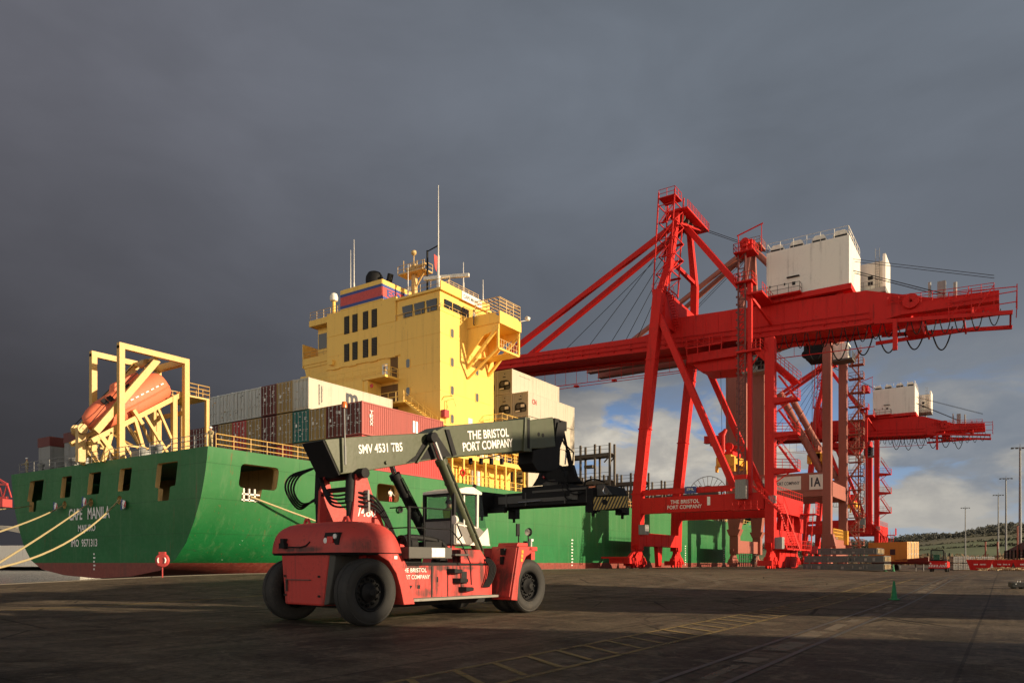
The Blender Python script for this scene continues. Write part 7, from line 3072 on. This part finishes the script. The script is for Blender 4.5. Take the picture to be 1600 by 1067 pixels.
for s in (-1, 1):
    b = MB()
    b.path([(s * 1.1 if s > 0 else -1.0, -1.9, 2.1), (s * 1.35, -2.1, 2.3)], .025, 5)
    b.box(s * 1.35 - .09, s * 1.35 + .09, -2.14, -2.08, 2.1, 2.5)
    b.build('mirror', M['black'], tt, local=True)
fwd = tt.rotation_euler.z
trp = Vector((tp.x, tp.y, 0)) + Matrix.Rotation(fwd, 3, 'Z') @ Vector((0, 2.2, 0))
dv = Vector((-.853, .52)) * 9.6
trz = math.atan2(dv.y, dv.x) - R(90)
tr_ = empty('trailer', (trp.x, trp.y, gz(trp.x, trp.y)), trz, 'long red flat trailer hitched behind the terminal tractor', 'trailer')
TL = dv.length + 1
b = MB()
b.box(-.55, -.30, 0, TL, 1.0, 1.42)
b.box(.30, .55, 0, TL, 1.0, 1.42)
for k in range(7):
    y = k * TL / 6
    b.box(-1.2, 1.2, y - .1, y + .1, 1.2, 1.42)
b.box(-1.22, -1.12, 0, TL, 1.22, 1.42)
b.box(1.12, 1.22, 0, TL, 1.22, 1.42)
b.prism([(1.0, 1.42), (6.2, 1.42), (6.2, 1.62), (1.0, 1.98)], 'x', -1.2, -1.05)
b.prism([(1.0, 1.42), (6.2, 1.42), (6.2, 1.62), (1.0, 1.98)], 'x', 1.05, 1.2)
b.build('frame', M['maroon'], tr_, local=True)
for y in (TL - 3.2, TL - 1.9):
    for x in (-.9, .9):
        b = MB()
        b.lathe([(.12, -.25), (.46, -.25), (.50, -.18), (.50, .18), (.46, .25), (.12, .25)], (x, y, .5), 'x', 18)
        b.build('wheel', M['rubber'], tr_, local=True)
b = MB()
b.beam((-.8, 3.2, .05), (-.8, 3.2, 1.1), .12, .12)
b.beam((.8, 3.2, .05), (.8, 3.2, 1.1), .12, .12)
b.build('landing_leg', M['dgrey'], tr_, local=True)
cp = Vector((trp.x, trp.y, 0)) + Matrix.Rotation(trz, 3, 'Z') @ Vector((0, TL - 6.4, 0))
ct = container(cp.x, cp.y, gz(trp.x, trp.y) + 1.43, M['camber'], 'amber yellow container riding on the trailer behind the tractor', group='containers on the quay')
ct.rotation_euler = (0, 0, trz)
ct.rotation_euler = (0, 0, trz)
ct.scale = (1.05, .55, .92)
b = MB()
b.box(-CW / 2 - .012, -CW / 2 + .02, 3.5, 5.0, 1.0, 1.9)
b.build('marking', M['letter_dark'], ct, local=True)


# red skips
def skip(px0, px1, Y, label, seed=0):
    p = atd(px0, 879, Y)
    q_ = along_x(p, px1)
    d2 = Vector((q_.x - p.x, q_.y - p.y))
    ln = d2.length
    root = empty('skip', (p.x, p.y, gz(p.x, p.y)), math.atan2(d2.y, d2.x), label, 'skip', 'red skips at the edge of the yard')
    b = MB()
    h, dp = 1.65, 2.0
    out = [(0, h), (.55, 0), (ln - .55, 0), (ln, h)]
    b.add([(x, 0, z) for x, z in out] + [(x, dp, z) for x, z in out], [(0, 1, 2, 3), (7, 6, 5, 4), (0, 4, 5, 1), (1, 5, 6, 2), (2, 6, 7, 3)])
    b.box(-.03, ln + .03, -.05, .04, h - .1, h + .04)
    b.box(-.03, ln + .03, dp - .04, dp + .05, h - .1, h + .04)
    for x in (.9, ln / 2, ln - .9):
        b.beam((x, -.03, .05), (x, -.03, h - .1), .1, .06)
    b.build('body', M['red'], root, local=True)
    b = MB()
    for i in range(9):
        if i != 3:
            b.box(ln * .28 + i * .2, ln * .28 + i * .2 + .13, -.03, -.01, .85, 1.05)
    b.build('marking', M['letter'], root, local=True)
    b = MB()
    rg = random.Random(seed)
    for i in range(26):
        x = rg.uniform(.4, ln - .8)
        y = rg.uniform(.3, dp - .4)
        b.beam((x, y, h - .2), (x + rg.uniform(-.8, .8), y + rg.uniform(-.4, .4), h + rg.uniform(0, .35)), .09, .06)
    b.build('rubbish', M['timber'], root, local=True)
    return root


skip(1510, 1552, 118, 'red steel skip of scrap timber beside the strapped silver bundles', 1)
skip(1548, 1585, 122, 'red steel skip standing between two others', 2)
skip(1582, 1626, 116, 'red steel skip at the end of the row by the sleeper wall', 3)
b = MB()
rg = random.Random(8)
c0 = atd(1572, 890, 112)
for i in range(150):
    x, y = c0.x + rg.gauss(0, 1.9), c0.y + rg.gauss(0, 1.2)
    z = .45 + max(0, .5 - .12 * math.hypot(x - c0.x, y - c0.y)) * rg.random()
    a = rg.uniform(0, 3.14)
    ln = rg.uniform(.5, 1.9)
    b.beam((x, y, z), (x + math.cos(a) * ln, y + math.sin(a) * ln, z + rg.uniform(-.05, .25)), .12, .06)
tag(b.build('timber_pile', M['timber']), 'heap of broken timber lying in front of the red skips', 'timber pile', kind='stuff')


# palletised ingots
def bundle(px, zb, Y, label):
    p = atd(px, 879, Y)
    root = empty('ingot_bundle', (p.x, p.y, gz(p.x, p.y) + zb), R(36), label, 'bundle', 'strapped metal bundles in the yard')
    b = MB()
    for i in range(4):
        for j in range(4):
            b.box(-.62 + i * .32, -.62 + i * .32 + .26, -.6, .6, .10 + j * .26, .10 + j * .26 + .2)
    b.build('ingots', M['grey'], root, local=True)
    b = MB()
    for x in (-.4, .3):
        b.box(x, x + .1, -.63, .63, .0, .10)
    b.box(-.66, .66, -.62, -.60, .55, .60)
    b.build('strap', M['dgrey'], root, local=True)


for k, px in enumerate((1492, 1500, 1508)):
    for lv in range(2):
        bundle(px, 1.18 * lv, 122, '%s bundle of strapped silver ingots between tractor and skips, %s' % (['tractor side', 'central', 'skip side'][k], ['lower row', 'upper row'][lv]))
for k, px in enumerate((1518, 1527, 1536, 1545)):
    bundle(px, 1.18, 128, '%s bundle of silver ingots showing above the first skip' % ['first', 'second', 'third', 'fourth'][k])
    bundle(px, 0, 128, '%s bundle of silver ingots hidden behind the first skip' % ['first', 'second', 'third', 'fourth'][k])

# small block on the right of the apron
bx, by = 48.6, 48.9
p_ = empty('kerb_block', (bx, by, gz(bx, by)), R(20), 'dark timber block lying alone on the empty apron', 'block')
b = MB()
b.box(-.35, .32, -.3, .3, .08, .36)
for k in (-.25, .15):
    b.box(k, k + .1, -.28, .28, 0, .08)
b.build('block', M['dgrey'], p_, local=True, bevel=.03)
b = MB()
b.tube((-.2, -.31, .24), (-.2, -.31, .3), .05, 8)
b.path([(.0, 0, .36), (.0, .0, .45), (.12, 0, .45), (.12, 0, .36)], .02, 6)
b.build('lifting_loop', M['steel'], p_, local=True)

# storage bay wall of sleepers
p0, p1 = atd(1571, 879, 150), atd(1620, 879, 128)
wl = empty('bay_wall', (p0.x, p0.y, .4), math.atan2(p1.y - p0.y, p1.x - p0.x), 'dark timber sleeper wall of a storage bay by the lamp masts', 'wall')
ln = Vector((p1.x - p0.x, p1.y - p0.y)).length
b = MB()
for k in range(7):
    b.box(0, ln, 0, .3, .02 + k * .52, .5 + k * .52)
b.prism([(0, 3.6), (ln, 3.6), (ln, 5.4), (ln * .6, 5.1), (ln * .3, 4.3)], 'y', .02, .28)
b.build('sleepers', M['dgrey'], wl, local=True)
b = MB()
for k in range(9):
    x = ln * k / 8
    b.box(x - .12, x + .12, -.2, 0, 0, 3.7)
b.build('steel_post', M['black'], wl, local=True)
for k, px in enumerate((1540, 1559, 1590)):
    p = atd(px, 879, 140)
    o = tag(MB().tube((p.x, p.y, .3), (p.x, p.y, 5.5 + 3 * (k == 2)), .13, 8).lathe([(.2, 0), (.2, .1), (.0, .12)], (p.x, p.y, 5.5 + 3 * (k == 2)), n=8).build('marker_post', M['brick']),
            ['thin orange red marker post left of the sleeper wall', 'thin orange red marker post beside the second lamp mast', 'tall orange red marker post rising over the sleeper wall'][k], 'post')


def mast(px, Y, top, label, r):
    p = atd(px, top, Y)
    root = empty('lamp_mast', (p.x, p.y, .3), 0, label, 'lamp mast', 'floodlight masts in the yard')
    h = p.z - .3
    b = MB()
    b.tube((0, 0, 0), (0, 0, 1.2), r * 1.3, 12)
    b.tube((0, 0, 1.2), (0, 0, h), r, 12, r2=r * .55)
    b.build('pole', M['grey'], root, local=True)
    b = MB()
    b.beam((-1.7, -.6, h), (1.7, .6, h), .12, .12)
    for s in (-1.5, -.6, .6, 1.5):
        b.box(s - .3, s + .3, s * .35 - .25, s * .35 + .25, h - .28, h - .05)
    b.tube((0, 0, h), (0, 0, h + .8), .05, 6)
    b.build('floodlight_head', M['dgrey'], root, local=True)


mast(1508.5, 330, 793, 'shortest looking floodlight mast, standing alone above the first skip', .30)
mast(1560, 280, 773, 'slender floodlight mast second from the cranes', .30)
mast(1572, 235, 747, 'floodlight mast rising just behind the second one', .32)
mast(1594, 170, 699, 'tallest looking floodlight mast, beside the sleeper wall', .34)
p = atd(1269, 838, 260)
root = empty('lamp_mast', (p.x, p.y, .3), 0, 'short thin lamp post far behind, seen between the crane legs', 'lamp mast', 'floodlight masts in the yard')
MB().tube((0, 0, 0), (0, 0, p.z), .12, 8, r2=.08).build('pole', M['grey'], root, local=True)
MB().box(-.6, .6, -.3, .3, p.z - .1, p.z + .5).build('floodlight_head', M['dgrey'], root, local=True)

# across the dock, far left
fc = empty('bulk_crane', (-268, 122, 0), R(20), 'distant orange red lattice crane across the dock', 'crane')
b = MB()
for z in (26, 31):
    b.beam((-36, 0, z), (6, 0, z), .8, .8)
for k in range(11):
    x = -34 + k * 3.8
    b.beam((x, 0, 26), (x + 1.9, 0, 31), .4, .4)
    b.beam((x + 1.9, 0, 31), (x + 3.8, 0, 26), .4, .4)
b.beam((6, 0, 31), (-8, 0, 38), .6, .6)
b.box(-20, 6, -2, 2, 22.5, 25.4)
b.build('boom', M['cbright'], fc, local=True)
b = MB()
for x in (-30, -14):
    b.beam((x, -4, 0), (x, 0, 26), 1.2, 1.2)
    b.beam((x, 4, 0), (x, 0, 26), 1.2, 1.2)
b.build('leg', M['cbright'], fc, local=True)
s_h = empty('storage_shed', (-282, 150, 0), R(20), 'pale domed storage shed across the dock beyond the stern', 'shed')
b = MB()
pts = [(-40, 0), (12, 0), (12, 9)] + [(12 - 52 * k / 12, 9 + 9 * math.sin(math.pi * k / 12 * .5 + math.pi * .0) * (1 if k < 12 else 1)) for k in range(1, 12)] + [(-40, 18)]
b.box(-40, 12, 0, 60, 0, 9)
b.build('wall', M['white'], s_h, local=True)
b = MB()
b.prism(pts[2:], 'y', -.3, 60.3)
b.build('roof', M['reefer'], s_h, local=True)
hb_ = empty('barge', (-225, 78, -1.5), R(25), 'black and red hulled barge lying across the dock beyond the stern', 'barge')
b = MB()
b.prism([(-60, 0), (6, 0), (9, 5.6), (-60, 5.6)], 'y', -5, 5)
b.build('hull', M['cbright'], hb_, local=True)
b = MB()
b.prism([(-60.2, 2.6), (7.6, 2.6), (8.8, 5.0), (-60.2, 5.0)], 'y', -5.1, 5.1)
b.build('band', M['black'], hb_, local=True)
b = MB()
b.prism([(-60, 5.6), (2, 5.6), (0, 8.2), (-60, 8.2)], 'y', -4, 4)
b.build('hold_cover', M['cred'], hb_, local=True)
